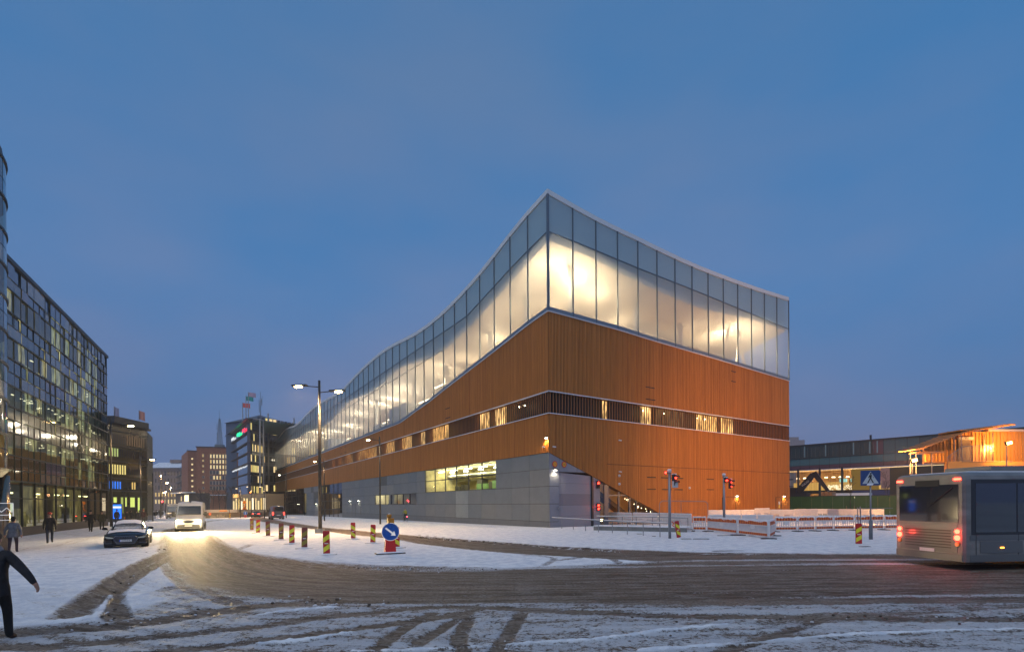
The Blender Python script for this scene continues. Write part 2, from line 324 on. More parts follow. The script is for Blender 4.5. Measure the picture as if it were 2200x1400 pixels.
def ground_mat():
    m = bpy.data.materials.new('snow_and_slush'); m.use_nodes = True; t = m.node_tree; nn = t.nodes; L_ = t.links; b = nn['Principled BSDF']
    def A(nm):
        x = nn.new('ShaderNodeAttribute'); x.attribute_name = nm; return x.outputs['Fac']
    def mth(op, a, bb=None, c=None, clamp=False):
        x = nn.new('ShaderNodeMath'); x.operation = op; x.use_clamp = clamp
        for i, v in enumerate((a, bb, c)):
            if v is None: continue
            if isinstance(v, (int, float)): x.inputs[i].default_value = v
            else: L_.new(v, x.inputs[i])
        return x.outputs[0]
    def noise(vec, sc_, det=4, ro=.5):
        n = nn.new('ShaderNodeTexNoise'); n.inputs['Scale'].default_value = sc_; n.inputs['Detail'].default_value = det; n.inputs['Roughness'].default_value = ro; L_.new(vec, n.inputs['Vector']); return n.outputs[0]
    def mix(f, a, c):
        x = nn.new('ShaderNodeMix'); x.data_type = 'RGBA'
        if isinstance(f, (int, float)): x.inputs[0].default_value = f
        else: L_.new(f, x.inputs[0])
        for i, v in ((6, a), (7, c)):
            if isinstance(v, tuple): x.inputs[i].default_value = (*v, 1)
            else: L_.new(v, x.inputs[i])
        return x.outputs[2]
    def rng(v, a, c, lo=0., hi=1., smooth=True):
        x = nn.new('ShaderNodeMapRange'); x.interpolation_type = 'SMOOTHSTEP' if smooth else 'LINEAR'
        for i, q in ((1, a), (2, c), (3, lo), (4, hi)): x.inputs[i].default_value = q
        L_.new(v, x.inputs[0]); return x.outputs[0]
    geo = nn.new('ShaderNodeNewGeometry'); pos = geo.outputs['Position']
    dirt_, lat_, arc_, wet_ = A('dirt'), A('lat'), A('arc'), A('wet')
    cb = nn.new('ShaderNodeCombineXYZ'); L_.new(lat_, cb.inputs[0]); L_.new(mth('MULTIPLY', arc_, .035), cb.inputs[1])
    s1 = noise(cb.outputs[0], 3.2, 5, .62); cb2 = nn.new('ShaderNodeCombineXYZ'); L_.new(lat_, cb2.inputs[0]); L_.new(mth('MULTIPLY', arc_, .12), cb2.inputs[1]); s2 = noise(cb2.outputs[0], 9, 4, .6)
    f1 = noise(pos, 2.3, 6, .6); f2 = noise(pos, 14, 5, .65); f3 = noise(pos, 55, 3, .6)
    # how much snow is gone
    e = mth('ADD', mth('MULTIPLY', mth('SUBTRACT', s1, .5), 1.5), mth('MULTIPLY', mth('SUBTRACT', f1, .5), 1.1))
    e = mth('ADD', e, mth('ADD', mth('MULTIPLY', mth('SUBTRACT', f2, .5), 1.5), mth('MULTIPLY', mth('SUBTRACT', f3, .5), 1.0)))
    amp = rng(dirt_, .02, .3)
    v = mth('ADD', dirt_, mth('MULTIPLY', e, amp))
    gone = rng(v, .30, .66)
    snow = mix(rng(mth('ADD', f1, mth('MULTIPLY', mth('SUBTRACT', f2, .5), .6)), .36, .62), (.66, .70, .76), (.86, .88, .90))
    sand = mix(rng(s1, .40, .60), (.085, .058, .036), (.21, .165, .125))
    sand = mix(rng(s2, .46, .64, 0, .7), sand, (.30, .265, .235)); sand = mix(rng(f2, .50, .62, 0, .75), sand, (.06, .042, .028))
    base = mix(gone, snow, sand)
    tramp = mix(rng(dirt_, .12, .42, 0, .5), base, (.34, .32, .31)); base = mix(mth('SUBTRACT', 1.0, gone, clamp=True), base, tramp)
    specks = mth('MULTIPLY', rng(noise(pos, 30, 2, .5), .66, .72), rng(dirt_, .05, .35, .04, .75)); base = mix(specks, base, (.05, .038, .028))
    base = mix(mth('MULTIPLY', wet_, rng(mth('ADD', wet_, mth('MULTIPLY', f2, .5)), .45, .7)), base, (.012, .011, .012))
    L_.new(base, b.inputs['Base Color'])
    L_.new(rng(gone, 0, 1, .8, .66, False), b.inputs['Roughness']); b.inputs['Specular IOR Level'].default_value = .2
    bp = nn.new('ShaderNodeBump'); bp.inputs['Strength'].default_value = .85; bp.inputs['Distance'].default_value = .05
    hgt = mth('ADD', mth('MULTIPLY', f2, .8), mth('ADD', mth('MULTIPLY', f3, .5), mth('MULTIPLY', s2, .5))); hgt = mth('SUBTRACT', hgt, mth('MULTIPLY', gone, .5))
    L_.new(hgt, bp.inputs['Height']); L_.new(bp.outputs[0], b.inputs['Normal'])
    return m
GM = ground_mat()
def gpiece(name, mask):
    q = quads[mask]; u, inv = np.unique(q, return_inverse=True); me = bpy.data.meshes.new(name)
    me.vertices.add(len(u)); me.vertices.foreach_set('co', verts[u].astype(np.float32).ravel())
    me.loops.add(q.size); me.loops.foreach_set('vertex_index', inv.astype(np.int32).ravel())
    me.polygons.add(len(q)); me.polygons.foreach_set('loop_start', np.arange(0, q.size, 4, dtype=np.int32)); me.polygons.foreach_set('loop_total', np.full(len(q), 4, np.int32))
    me.update(calc_edges=True); me.polygons.foreach_set('use_smooth', [True]*len(q)); me.materials.append(GM)
    for nm, arr in (('dirt', dirt), ('lat', lat), ('arc', arc), ('wet', wet)):
        at_ = me.attributes.new(nm, 'FLOAT', 'POINT'); at_.data.foreach_set('value', arr[u].astype(np.float32))
    o = link(name, me); o['kind'] = 'structure'; return o
for nm, msk, lb in (('road', m_rd, 'slushy brown road bending across the junction'), ('traffic_island', m_is, 'snow covered traffic island between the two lanes'), ('pavement', m_pv, 'snowy pavement along the timber building'),
                ('sidewalk', m_wk, 'trodden snowy sidewalk before the glass offices'), ('snow_ground', ~(m_rd | m_is | m_pv | m_wk), 'trampled snow with tyre tracks')):
    o = gpiece(nm, msk); o['label'] = lb
far = MB(); far.quad((-3000, -400, -1.1), (3000, -400, -1.1), (3000, 4500, -1.1), (-3000, 4500, -1.1))
o = ob('ground', far, mat('far_snow', (.5, .5, .52), .8, noise=(.05, .3))); o['kind'] = 'structure'

# clods of dirty snow and ice along the lanes
def clods():
    mb = MB(); rr = random.Random(3)
    lines = [([(1010, 1162), (1100, 1168), (1200, 1177), (1330, 1186)], 90, .05, .16), ([(760, 1219), (900, 1224), (1050, 1224)], 70, .03, .25), ([(560, 1290), (700, 1299), (860, 1302)], 40, .04, .3), ([(900, 1154), (1020, 1164)], 50, .06, .15),
             ([(150, 1345), (300, 1334), (500, 1306)], 30, .028, .25), ([(225, 1325), (240, 1280), (300, 1235)], 14, .035, .12), ([(1300, 1336), (1800, 1332), (2250, 1330)], 50, .03, .25), ([(900, 1398), (1300, 1376), (1640, 1345)], 50, .022, .12), ([(300, 1192), (345, 1180)], 12, .05, .2)]
    for pts, n, sz, jit in lines:
        W = ppoly(smooth_pts(pts))
        for _ in range(n):
            k = rr.random()*(len(W)-1.001); i = int(k); p = W[i]*(1-k+i)+W[i+1]*(k-i); s_ = sz*rr.uniform(.35, 1.15)
            c = (p[0]+rr.gauss(0, jit), p[1]+rr.gauss(0, jit), .025+s_*.15)
            o = len(mb.v); mb.sph(c, (s_*rr.uniform(.7, 1.4), s_*rr.uniform(.7, 1.3), s_*.55), 6, 4, rr.random() < .6)
            for q in range(o, len(mb.v)): mb.v[q] = tuple(mb.v[q][j]+rr.uniform(-1, 1)*s_*.18 for j in range(3))
    ob('snow_clods', mb, [mat('clod_snow', (.6, .6, .62), .8), mat('clod_dirt', (.09, .07, .055), .8)], kind='stuff')['label'] = 'small clods of dirty snow along the lanes'
clods()
# ================================================================ LIBRARY (timber and glass)
C0 = Vector((3.254, 44.547, 0)); dL = Vector((-.53549, .84454, 0)); dR = Vector((.83112, .55609, 0)); nL = Vector((-.84454, -.53549, 0)); nR = Vector((.55609, -.83112, 0)); UP = Vector((0, 0, 1))
roofL = [(0, 29.3), (3.5, 28.8), (6.8, 28.1), (9.3, 27.45), (12.7, 26.7), (15.9, 26.2), (19, 25.8), (22, 25.55), (26, 25.4), (30, 25.5), (34.2, 25.85), (38.3, 26.25), (42, 26.5), (46, 26.6), (51, 26.5), (54.7, 26.35), (60, 26.0), (66.8, 25.35), (74.8, 25.25), (83.9, 25.75), (92.8, 26.1), (98.6, 26.0), (106, 25.6), (114.5, 25.05), (123.8, 25.0), (131, 25.6), (137.8, 26.0), (143.7, 25.8), (152, 25.0), (159, 24.7), (164, 25.0)]
t1L = [(0, 25.7), (3.1, 25.3), (6.2, 24.8), (9.3, 24.2), (12.4, 23.6), (15.5, 23.05), (164, 23.05)]
botL = [(0, 19.2), (3, 18.9), (6.1, 18.45), (9.2, 18.0), (13.2, 17.45), (20.6, 16.45), (24.5, 15.85), (27.4, 15.5), (30.6, 15.15), (33.6, 14.75), (36.6, 14.42), (46, 14.42), (164, 14.3)]
glowL = [(0, 25.2), (3.1, 24.6), (6.1, 23.9), (9.4, 23.2), (12.5, 22.5), (15.6, 21.9), (20.5, 21.2), (24.1, 21.0), (27.7, 21.3), (32.3, 21.8), (36.7, 22.3), (41, 22.2), (46, 21.6), (52, 21.4), (58, 21.8), (63, 22.1), (68, 21.9), (74, 21.2), (80, 20.5), (88, 20.1), (97, 20.8), (106, 21.2), (115, 20.8), (126, 21.5), (134, 21.7), (145, 21), (164, 20.2)]
roofR = [(0, 29.3), (2.8, 28.95), (5.6, 28.65), (8.6, 28.45), (11.1, 28.35), (13.3, 28.2), (18.5, 27.95), (22.4, 27.9), (28, 27.98), (33.5, 28.15), (39.2, 28.45)]
t1R = [(0, 25.7), (2.7, 25.65), (5.5, 25.55), (11.2, 25.3), (19.6, 25.1), (27.9, 24.8), (33.4, 24.6), (39.2, 24.4)]
botR = [(0, 19.2), (8.3, 19.1), (13.2, 18.9), (22.3, 18.65), (33.3, 18.3), (39.2, 18.1)]
glowR = [(0, 25.2), (5.5, 25.0), (8.4, 24.55), (11.1, 24.2), (13.9, 24.0), (19.5, 23.6), (22.3, 23.6), (25, 23.8), (27.9, 24.05), (33.4, 24.4), (39.2, 24.2)]
diagR = [(0, 6.55), (6.2, 4.15), (9.7, 2.8), (14.1, 1.1), (16.8, 0.0), (40, 0.0)]
LL, LR = 164.0, 39.2
ZS0, ZS1, ZB = 9.97, 11.88, 6.58
lib = thing('library_building', 'large timber clad building with a wavy glowing glass top storey', 'building', C0)
PLf = lambda s, z, o=0.0: dL*s+nL*o+UP*z
PRf = lambda s, z, o=0.0: dR*s+nR*o+UP*z
WOOD = mat('spruce_cladding', (.42, .155, .024), .62, noise=(1.0, .16, (9, 9, .5)), bump=(30, .15))
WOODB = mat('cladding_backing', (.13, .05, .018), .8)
SNOWM = mat('settled_snow', (.78, .80, .84), .75, bump=(18, .3))
METG = mat('grey_steel', (.30, .31, .33), .35, metal=.8)
METD = mat('dark_steel', (.035, .036, .04), .4, metal=.3)
FRAME = mat('glazing_frame_grey', (.16, .19, .22), .4, metal=.5)
WHITE = mat('white_fascia', (.62, .66, .68), .45)
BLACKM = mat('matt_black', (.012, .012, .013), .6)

def ribs(Pf, L, lo, hi, pitch=.16, wd=.105, dp=.055):
    mb = MB(); rr = random.Random(5); s = pitch/2
    while s < L:
        for z0, z1 in ((lerp(lo, s), ZS0), (ZS1, lerp(hi, s)-.42)):
            if z1-z0 < .1: continue
            d = dp+rr.uniform(-.008, .008); a, b, c, e = (Pf(s-wd/2, 0, 0), Pf(s-wd/2, 0, d), Pf(s+wd/2, 0, d), Pf(s+wd/2, 0, 0))
            vs = [p+UP*z for z in (z0, z1) for p in (a, b, c, e)]; mb.add(vs, [(0, 1, 5, 4), (1, 2, 6, 5), (2, 3, 7, 6), (0, 3, 2, 1)], (rr.random() < .35)+(rr.random() < .12))
        s += pitch
    return mb
WOODS = [WOOD, mat('spruce_cladding_light', (.47, .175, .030), .6, noise=(1.0, .18, (9, 9, .4))), mat('spruce_cladding_dark', (.37, .125, .018), .66, noise=(1.0, .2, (9, 9, .6)))]
ob('cladding_board', ribs(PLf, LL, [(0, ZB), (LL, ZB)], botL), WOODS, lib, kind='stuff')
ob('cladding_board', ribs(PRf, LR, diagR, botR), WOODS, lib, kind='stuff')
# backing sheets behind the boards, soffits
mb = MB()
for Pf, L, lo, hi in ((PLf, LL, [(0, ZB), (LL, ZB)], botL), (PRf, LR, diagR, botR)):
    ss = sorted(set([0, L]+[x for x, _ in lo+hi if 0 < x < L]))
    for a, b in zip(ss[:-1], ss[1:]):
        mb.quad(Pf(a, lerp(lo, a), -.002), Pf(b, lerp(lo, b), -.002), Pf(b, ZS0, -.002), Pf(a, ZS0, -.002)); mb.quad(Pf(a, ZS1, -.002), Pf(b, ZS1, -.002), Pf(b, lerp(hi, b)-.4, -.002), Pf(a, lerp(hi, a)-.4, -.002))
        mb.quad(Pf(a, lerp(lo, a), .05), Pf(b, lerp(lo, b), .05), Pf(b, lerp(lo, b), -.6), Pf(a, lerp(lo, a), -.6))
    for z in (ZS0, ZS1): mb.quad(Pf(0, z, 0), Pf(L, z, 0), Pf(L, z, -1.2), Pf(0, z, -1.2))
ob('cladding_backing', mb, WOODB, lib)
# far end and rear walls, roof, interior decks
mb = MB()
mb.quad(PRf(LR, 0), PRf(LR, 0)+dL*150, PRf(LR, 24)+dL*150, PRf(LR, 18.1)); mb.quad(PLf(LL, 0), PLf(LL, 0)+dR*30, PLf(LL, 25)+dR*30, PLf(LL, 25))
ob('rear_wall', mb, WOODB, lib)
def deck(ta, tb, base, dz, th, name, m, a0=0., b0=0., a1=LL, b1=LR, na=90, nb=16, inset=.35):
    mb = MB(); g = []
    for i in range(na+1):
        for j in range(nb+1):
            a = a0+(a1-a0)*i/na; b = b0+(b1-b0)*j/nb; z = lerp(ta, a)+lerp(tb, b)-base+dz
            g.append(dL*max(a, inset)+dR*max(b, inset)+UP*z)
    fs = [(i*(nb+1)+j, (i+1)*(nb+1)+j, (i+1)*(nb+1)+j+1, i*(nb+1)+j+1) for i in range(na) for j in range(nb)]
    mb.add(g, fs); return ob(name, mb, m, lib, smooth=True)
deck(roofL, roofR, 29.3, -.04, 0, 'roof', WHITE, inset=-.06)
deck(glowL, glowR, 25.2, 0, 0, 'ceiling', mat('white_ceiling', (.80, .74, .66), .8), inset=.36)
deck(botL, botR, 19.2, -.28, 0, 'upper_floor', mat('oak_floor', (.40, .27, .16), .5), inset=.02)
mb = MB()   # bulkhead between ceiling edge and roof, just behind the glass
for Pf, L, g, r in ((PLf, LL, glowL, roofL), (PRf, LR, glowR, roofR)):
    n = int(L/1.5)
    for i in range(n):
        a, b = L*i/n, L*(i+1)/n
        mb.quad(Pf(a, lerp(g, a), -.36), Pf(b, lerp(g, b), -.36), Pf(b, lerp(r, b)-.1, -.36), Pf(a, lerp(r, a)-.1, -.36))
ob('bulkhead', mb, mat('bulkhead_grey', (.42, .54, .58), .8), lib)
mb = MB()   # core walls inside the top storey
for (a0, a1, b0, b1) in ((17, 40, 13, 30), (48, 84, 12, 30), (92, 140, 14, 30)):
    for p, q in (((a0, b0), (a1, b0)), ((a0, b0), (a0, b1))):
        mb.quad(dL*p[0]+dR*p[1]+UP*14, dL*q[0]+dR*q[1]+UP*14, dL*q[0]+dR*q[1]+UP*27, dL*p[0]+dR*p[1]+UP*27)
ob('inner_wall', mb, mat('pink_beige_wall', (.62, .44, .33), .8, noise=(.5, .2)), lib)
for a, b, z0 in ((2.2, 4.4, 18.9), (3.0, 14, 18.6), (3.5, 22, 18.4), (8, 3.2, 17.8), (15.5, 3.2, 17), (29, 4, 15), (41, 4, 14.2), (60, 4, 14.2), (75, 4, 14.2)):
    m_ = MB(); m_.cyl(dL*a+dR*b+UP*z0, dL*a+dR*b+UP*(lerp(glowL, a)+lerp(glowR, b)-25.2), .28, n=16); ob('column', m_, mat('white_column', (.78, .76, .70), .6), lib, smooth=True)
m_ = MB(); p = dL*2.2+dR*4.4+UP*22.5
for k in range(12): a = 2*PI*k/12; m_.cyl(p+Vector((math.cos(a)*.34, math.sin(a)*.34, 0)), p+Vector((math.cos(a+PI/6)*.34, math.sin(a+PI/6)*.34, 0)), .06, n=6)
for a in (.3, 2.2, 3.6, 5.2): m_.cyl(p+Vector((math.cos(a)*.4, math.sin(a)*.4, 0)), p+Vector((math.cos(a)*.85, math.sin(a)*.85, .12)), .09, .12, n=8)
ob('spotlight_ring', m_, mat('ring_white', (.6, .55, .45), .5, emis=(1, .8, .45), es=.8), lib)
# raking struts near the far corner of the end facade
m_ = MB()
for b, dx in ((28.5, 1.6), (31.5, 1.2), (34, -1)): m_.cyl(dL*2.6+dR*b+UP*18.3, dL*3.0+dR*(b+dx*1.4)+UP*23.8, .16, n=8)
ob('strut', m_, mat('white_column'), lib)
mb = MB()   # solid box rooms and furniture standing inside behind the glass
for (a0, a1, b0, b1, z0, z1) in ((38.5, 46, 1.6, 6, 14.2, 17.6), (52, 56, 2, 5, 14.2, 16.2), (88, 95, 2, 7, 14.2, 17.6), (100, 104, 2, 6, 14.2, 16.5)):
    c = dL*(a0+a1)/2+dR*(b0+b1)/2+UP*(z0+z1)/2; mb.obox(c, dL*(a1-a0)/2, dR*(b1-b0)/2, UP*(z1-z0)/2)
ob('booth', mb, mat('booth_grey', (.42, .45, .47), .7), lib, kind='stuff')
mb = MB(); rr = random.Random(9)
for i in range(26):
    a = rr.uniform(48, 150); b = rr.uniform(1.2, 3); h = rr.uniform(.6, 1.4); mb.obox(dL*a+dR*b+UP*(14.1+h/2), dL*rr.uniform(.2, .7), dR*.3, UP*h/2)
ob('furniture', mb, mat('shelf_dark', (.10, .11, .12), .7), lib, kind='stuff')
# handrail inside the end facade
mb = MB()
for b in np.arange(10.5, 20, .95): z = lerp(botR, b); mb.cyl(dL*.55+dR*b+UP*(z-.3), dL*.55+dR*b+UP*(z+.75-.03*(b-10)), .02, n=5)
mb.tube([dL*.55+dR*b+UP*(lerp(botR, b)+.75-.03*(b-10)) for b in (10.5, 14, 19.9)], .03, 6); ob('handrail', mb, METG, lib)
LW = (1.0, .80, .50); LN = (1.0, .86, .62)
for a, b, dz, P_ in ((2.0, 2.4, -1.9, 560), (2.8, 5.6, -1.7, 520), (3.4, 9.0, -1.6, 260), (6.0, 14.5, -1.6, 170), (8, 20, -1.6, 190), (3.0, 30.4, -1.9, 1000), (2.2, 34.5, -2.2, 240), (3, 25, -2.6, 170),
                     (9.5, 2.0, -3.9, 300), (7, 6, -2, 150), (16, 4.5, -1.8, 330), (23, 4.0, -2.4, 420), (29.5, 3.6, -2.0, 500), (36, 5, -3.2, 600), (46.5, 4.5, -2.8, 900), (55, 5, -2.0, 900), (63, 5, -1.8, 950), (72, 4, -2, 600), (83, 5, -2, 900), (97, 5, -2.6, 1150), (105, 3, -1.6, 1000), (112, 5, -2, 500), (124, 5, -2, 700), (132, 3, -1.6, 1100), (141, 5, -2, 500), (152, 5, -2, 450), (160, 4, -2, 300)):
    z = lerp(glowL, a)+lerp(glowR, b)-25.2+dz; lamp('POINT', dL*a+dR*b+UP*z, P_, LW if a < 45 else LN, lib, .45, 'hall_light')
# suspended light strips seen as bright streaks
STR = emit('strip_light', (1.0, .84, .55), 6)
for a0, a1, b, dz in ((36, 44, 5, -3.6), (46, 58, 5.5, -3.7), (29, 33, 4, -2.5), (86, 98, 6, -2.5), (99, 104, 7, -3.2), (60, 68, 6, -4.0), (88, 92, 3, -4.4)):
    mb = MB(); z = min(lerp(glowL, a0), lerp(glowL, a1))+dz; mb.obox(dL*(a0+a1)/2+dR*b+UP*z, dL*(a1-a0)/2, dR*.10, UP*.04); ob('strip_light', mb, STR, lib)

# glass storey: panes, mullions, sill, fascia
GU = glass_mat('frit_glass_upper', (.70, .84, .86), .12, .70, (.70, .84, .88))
GLW = glass_mat('frit_glass_lower', (.93, .93, .90), .035, .34, (.82, .83, .80))
def gcol(Pf, s0, s1, levels, mats):
    g = .035
    for k in range(len(levels)-1):
        lo, hi = levels[k], levels[k+1]
        mb = MB(); mb.quad(Pf(s0+g, lerp(lo, s0+g)+g, .01), Pf(s1-g, lerp(lo, s1-g)+g, .01), Pf(s1-g, lerp(hi, s1-g)-g, .01), Pf(s0+g, lerp(hi, s0+g)-g, .01)); ob('glass_pane', mb, mats[k], lib)
def strip(mb, Pf, tab, s0, s1, z0, z1, o0, o1, mi=0, step=1.5):
    n = max(1, int((s1-s0)/step))
    rings = []
    for i in range(n+1):
        s = s0+(s1-s0)*i/n; z = lerp(tab, s); rings.append([Pf(s, z+z0, o0), Pf(s, z+z0, o1), Pf(s, z+z1, o1), Pf(s, z+z1, o0)])
    mb.loft(rings, mi)
offs = lambda t, d: [(a, b+d) for a, b in t]
t2L = [(21.4, 20.9), (LL, 20.9)]
PW = 3.05; nL_ = 54; s_list = [min(i*PW, LL) for i in range(nL_+1)]
for i in range(nL_):
    s0, s1 = s_list[i], s_list[i+1]
    lv = [offs(botL, -.02), t1L, offs(roofL, -.42)] if i < 7 else [offs(botL, -.02), t2L, t1L, offs(roofL, -.42)]
    gcol(PLf, s0, s1, lv, [GLW, GLW, GU] if len(lv) == 4 else [GLW, GU])
for i in range(14): gcol(PRf, i*2.8, (i+1)*2.8, [offs(botR, -.02), t1R, offs(roofR, -.42)], [GLW, GU])
for Pf, S_, bo, ro in ((PLf, s_list, botL, roofL), (PRf, [i*2.8 for i in range(15)], botR, roofR)):
    for s in S_:
        mb = MB(); w_ = .045 if s > 0 else .09; z0, z1 = lerp(bo, s)-.35, lerp(ro, s)-.36
        mb.obox(Pf(s, (z0+z1)/2, .03), (dL if Pf is PLf else dR)*w_, (nL if Pf is PLf else nR)*.07, UP*(z1-z0)/2); ob('mullion', mb, FRAME, lib)
for Pf, tab, L, s0 in ((PLf, t1L, LL, 0), (PLf, t2L, LL, 21.4), (PRf, t1R, LR, 0)):
    mb = MB(); strip(mb, Pf, tab, s0, L, -.04, .04, -.02, .07, step=3); ob('transom', mb, FRAME, lib)
for Pf, bo, ro, L in ((PLf, botL, roofL, LL), (PRf, botR, roofR, LR)):
    mb = MB(); strip(mb, Pf, bo, -.05, L, -.38, 0, -.1, .06); ob('sill_band', mb, mat('sill_blue_grey', (.20, .24, .28), .45, metal=.4), lib)
    mb = MB(); strip(mb, Pf, bo, -.1, L, -.45, -.385, -.1, .16); ob('white_flashing', mb, mat('flashing', (.66, .68, .72), .5), lib)
    mb = MB(); strip(mb, Pf, ro, -.08, L, -.40, .03, -.3, .10); ob('roof_fascia', mb, WHITE, lib)
    # open slot across the facade: ledges, snow
    for z in (ZS0, ZS1):
        mb = MB(); strip(mb, Pf, [(0, z), (L, z)], -.12, L, -.03, .03, -.1, .12, step=40); ob('slot_ledge', mb, mat('ledge_snow', (.70, .72, .78), .6), lib)
# slats of the slot
def slats(Pf, L, pitch, dA_, nA):
    mb = MB(); s = pitch/2
    while s < L: mb.obox(Pf(s, (ZS0+ZS1)/2, -.04), dA_*.048, nA*.03, UP*(ZS1-ZS0-.1)/2); s += pitch
    return mb
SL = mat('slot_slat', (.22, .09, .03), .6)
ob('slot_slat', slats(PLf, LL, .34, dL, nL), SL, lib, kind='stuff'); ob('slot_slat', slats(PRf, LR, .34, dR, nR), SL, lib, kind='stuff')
AMB = lit_room_mat('amber_rooms', ((1, .50, .12), (1, .66, .28)), 2.6, (2.7, 5), .2)
def uvquad(mb, uvs, *pts, mi=0): mb.quad(*pts, mi); uvs += [(0, 0)]*0
def uv_wall(name, Pf, s0, s1, z0, z1, o, m, parent, label=None):
    mb = MB(); mb.quad(Pf(s0, z0, o), Pf(s1, z0, o), Pf(s1, z1, o), Pf(s0, z1, o)); me = mb.mesh(name, m); u = me.uv_layers.new(name='UVMap')
    for k, c in enumerate(((s0, z0), (s1, z0), (s1, z1), (s0, z1))): u.data[k].uv = c
    o_ = link(name, me, parent); return o_
for a, b in ((7.3, 9.6), (10.8, 12.9), (20.7, 25.4), (27.9, 29.5), (32.9, 36.6), (39.6, 43.9), (46, 60), (63, 78)): uv_wall('lit_slot_window', PLf, a, b, ZS0+.1, ZS1-.1, -.30, AMB, lib)
for a, b in ((6.6, 7.2), (11.9, 13.3), (14, 18.6), (20.6, 24.3), (25, 27.5)): uv_wall('lit_slot_window', PRf, a, b, ZS0+.1, ZS1-.1, -.34, AMB, lib)
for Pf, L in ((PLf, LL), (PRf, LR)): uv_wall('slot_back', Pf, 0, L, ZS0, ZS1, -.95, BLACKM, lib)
PL_ = emit('slot_lamp', (1, .82, .5), 14)
for Pf, s in ((PLf, 5.2), (PLf, 4.4), (PRf, 12.2), (PRf, 15.4), (PRf, 16.2), (PRf, 22.2), (PRf, 20.9)):
    mb = MB(); mb.sph(Pf(s, ZS1-.5, -.4), .09); ob('slot_lamp', mb, PL_, lib)
# little dark service vents in the boards
mb_v = []
for Pf, lst in ((PRf, [(12.2, 13.5, 13.7), (12.2, 13.6, 12.5), (26.6, 27.5, 17.25), (26.6, 27.5, 16.1), (12.3, 13.6, 4.7), (12.3, 13.6, 3.5), (14.4, 16.0, 4.7), (14.5, 16.0, 3.5), (16.5, 17.9, 4.7), (16.5, 17.8, 3.5), (21.9, 23.2, 4.7), (21.9, 23.2, 3.55)]),
                (PLf, [(19.6, 20.9, 13.6), (19.6, 20.9, 12.45), (66.4, 67.9, 13.5), (69.6, 70.9, 13.5), (66.4, 67.9, 12.4), (69.6, 70.9, 12.4), (88.4, 89.6, 13.45)])):
    for a, b, z in lst:
        mb = MB(); mb.obox(Pf((a+b)/2, z, .055), (Pf(1, 0)-Pf(0, 0))*(b-a)/2, (Pf(0, 0, 1))*.02, UP*.045); ob('service_vent', mb, BLACKM, lib)
mb = MB(); mb.obox(PRf((6.8+LR)/2, 5.8, .057), dR*(LR-6.8)/2, nR*.008, UP*.022); ob('board_seam', mb, mat('seam_dark', (.05, .02, .01), .8), lib)

# ground storey, long side: fibre cement panels
PANS = [mat('panel_grey_%s' % k, c, .55, noise=(1.2, .06)) for k, c in (('mid', (.165, .185, .195)), ('cool', (.15, .175, .19)), ('warm', (.18, .195, .195)), ('pale', (.25, .28, .275)), ('dark', (.08, .09, .085)), ('plinth', (.135, .15, .16)))]
rows = [0, .55, 2.11, 3.65, 5.16, ZB]
holes = [(9.1, 27.45, 3.65, ZB), (30.5, 48.8, 2.11, 3.65), (70.1, 88.9, 0, ZB), (106.7, 109.8, 0, 5.16), (109.8, 164, 0, ZB)]
rr = random.Random(4)
for i in range(36):
    s0, s1 = i*PW, (i+1)*PW
    for j in range(5):
        z0, z1 = rows[j], rows[j+1]
        if j == 0: z0 = -1.2
        if any(a-.6 < (s0+s1)/2 < b+.6 and rows[j] >= c-.01 and z1 <= d+.01 for a, b, c, d in holes): continue
        k = rr.choice((0, 0, 1, 2)); k = 5 if j == 0 else k
        if i == 5 and j in (0, 1, 2): k = 3 if j else 5
        if (i, j) in ((14, 4), (32, 4), (31, 3), (31, 2), (30, 3)): k = 4
        mb = MB(); mb.obox(PLf((s0+s1)/2, (z0+z1)/2-(.05 if j == 0 else 0), -.03+rr.uniform(-.004, .004)), dL*(s1-s0-.035)/2, nL*.03, UP*((z1-z0-.035)/2+(.05 if j == 0 else 0))); ob('wall_panel', mb, PANS[k], lib)
uv_wall('panel_backing', PLf, 0, 9.1, 0, ZB, -.08, BLACKM, lib); uv_wall('panel_backing', PLf, 9.1, 27.45, 0, 3.66, -.08, BLACKM, lib); uv_wall('panel_backing', PLf, 27.45, 70.1, 3.65, ZB, -.08, BLACKM, lib)
uv_wall('panel_backing', PLf, 27.45, 70.1, 0, 2.11, -.08, BLACKM, lib); uv_wall('panel_backing', PLf, 48.8, 70.1, 2.11, 3.65, -.08, BLACKM, lib); uv_wall('panel_backing', PLf, 27.4, 30.5, 2.11, 3.65, -.08, BLACKM, lib); uv_wall('panel_backing', PLf, 88.9, 106.8, 0, ZB, -.08, BLACKM, lib)
CLR = glass_mat('clear_glass', (.88, .90, .86), .03, 0); DRK = glass_mat('dark_glass', (.30, .28, .26), .16, 0)
def window(name, Pf, dA_, nA, s0, s1, z0, z1, nc, nr_, gm, o=-.10, fw=.05):
    wo = bpy.data.objects.new(name, None); col.objects.link(wo); wo.parent = lib
    g = MB()
    for i in range(nc+1): s = s0+(s1-s0)*i/nc; g.obox(Pf(s, (z0+z1)/2, o), dA_*fw, nA*.06, UP*(z1-z0)/2)
    for j in range(nr_+1): z = z0+(z1-z0)*j/nr_; g.obox(Pf((s0+s1)/2, z, o), dA_*(s1-s0)/2, nA*.05, UP*fw)
    ob('frame', g, METD, wo)
    for i in range(nc):
        for j in range(nr_):
            p = MB(); a, b = s0+(s1-s0)*i/nc+.05, s0+(s1-s0)*(i+1)/nc-.05; c, d = z0+(z1-z0)*j/nr_+.05, z0+(z1-z0)*(j+1)/nr_-.05
            p.quad(Pf(a, c, o), Pf(b, c, o), Pf(b, d, o), Pf(a, d, o)); ob('pane', p, gm, wo)
    return wo
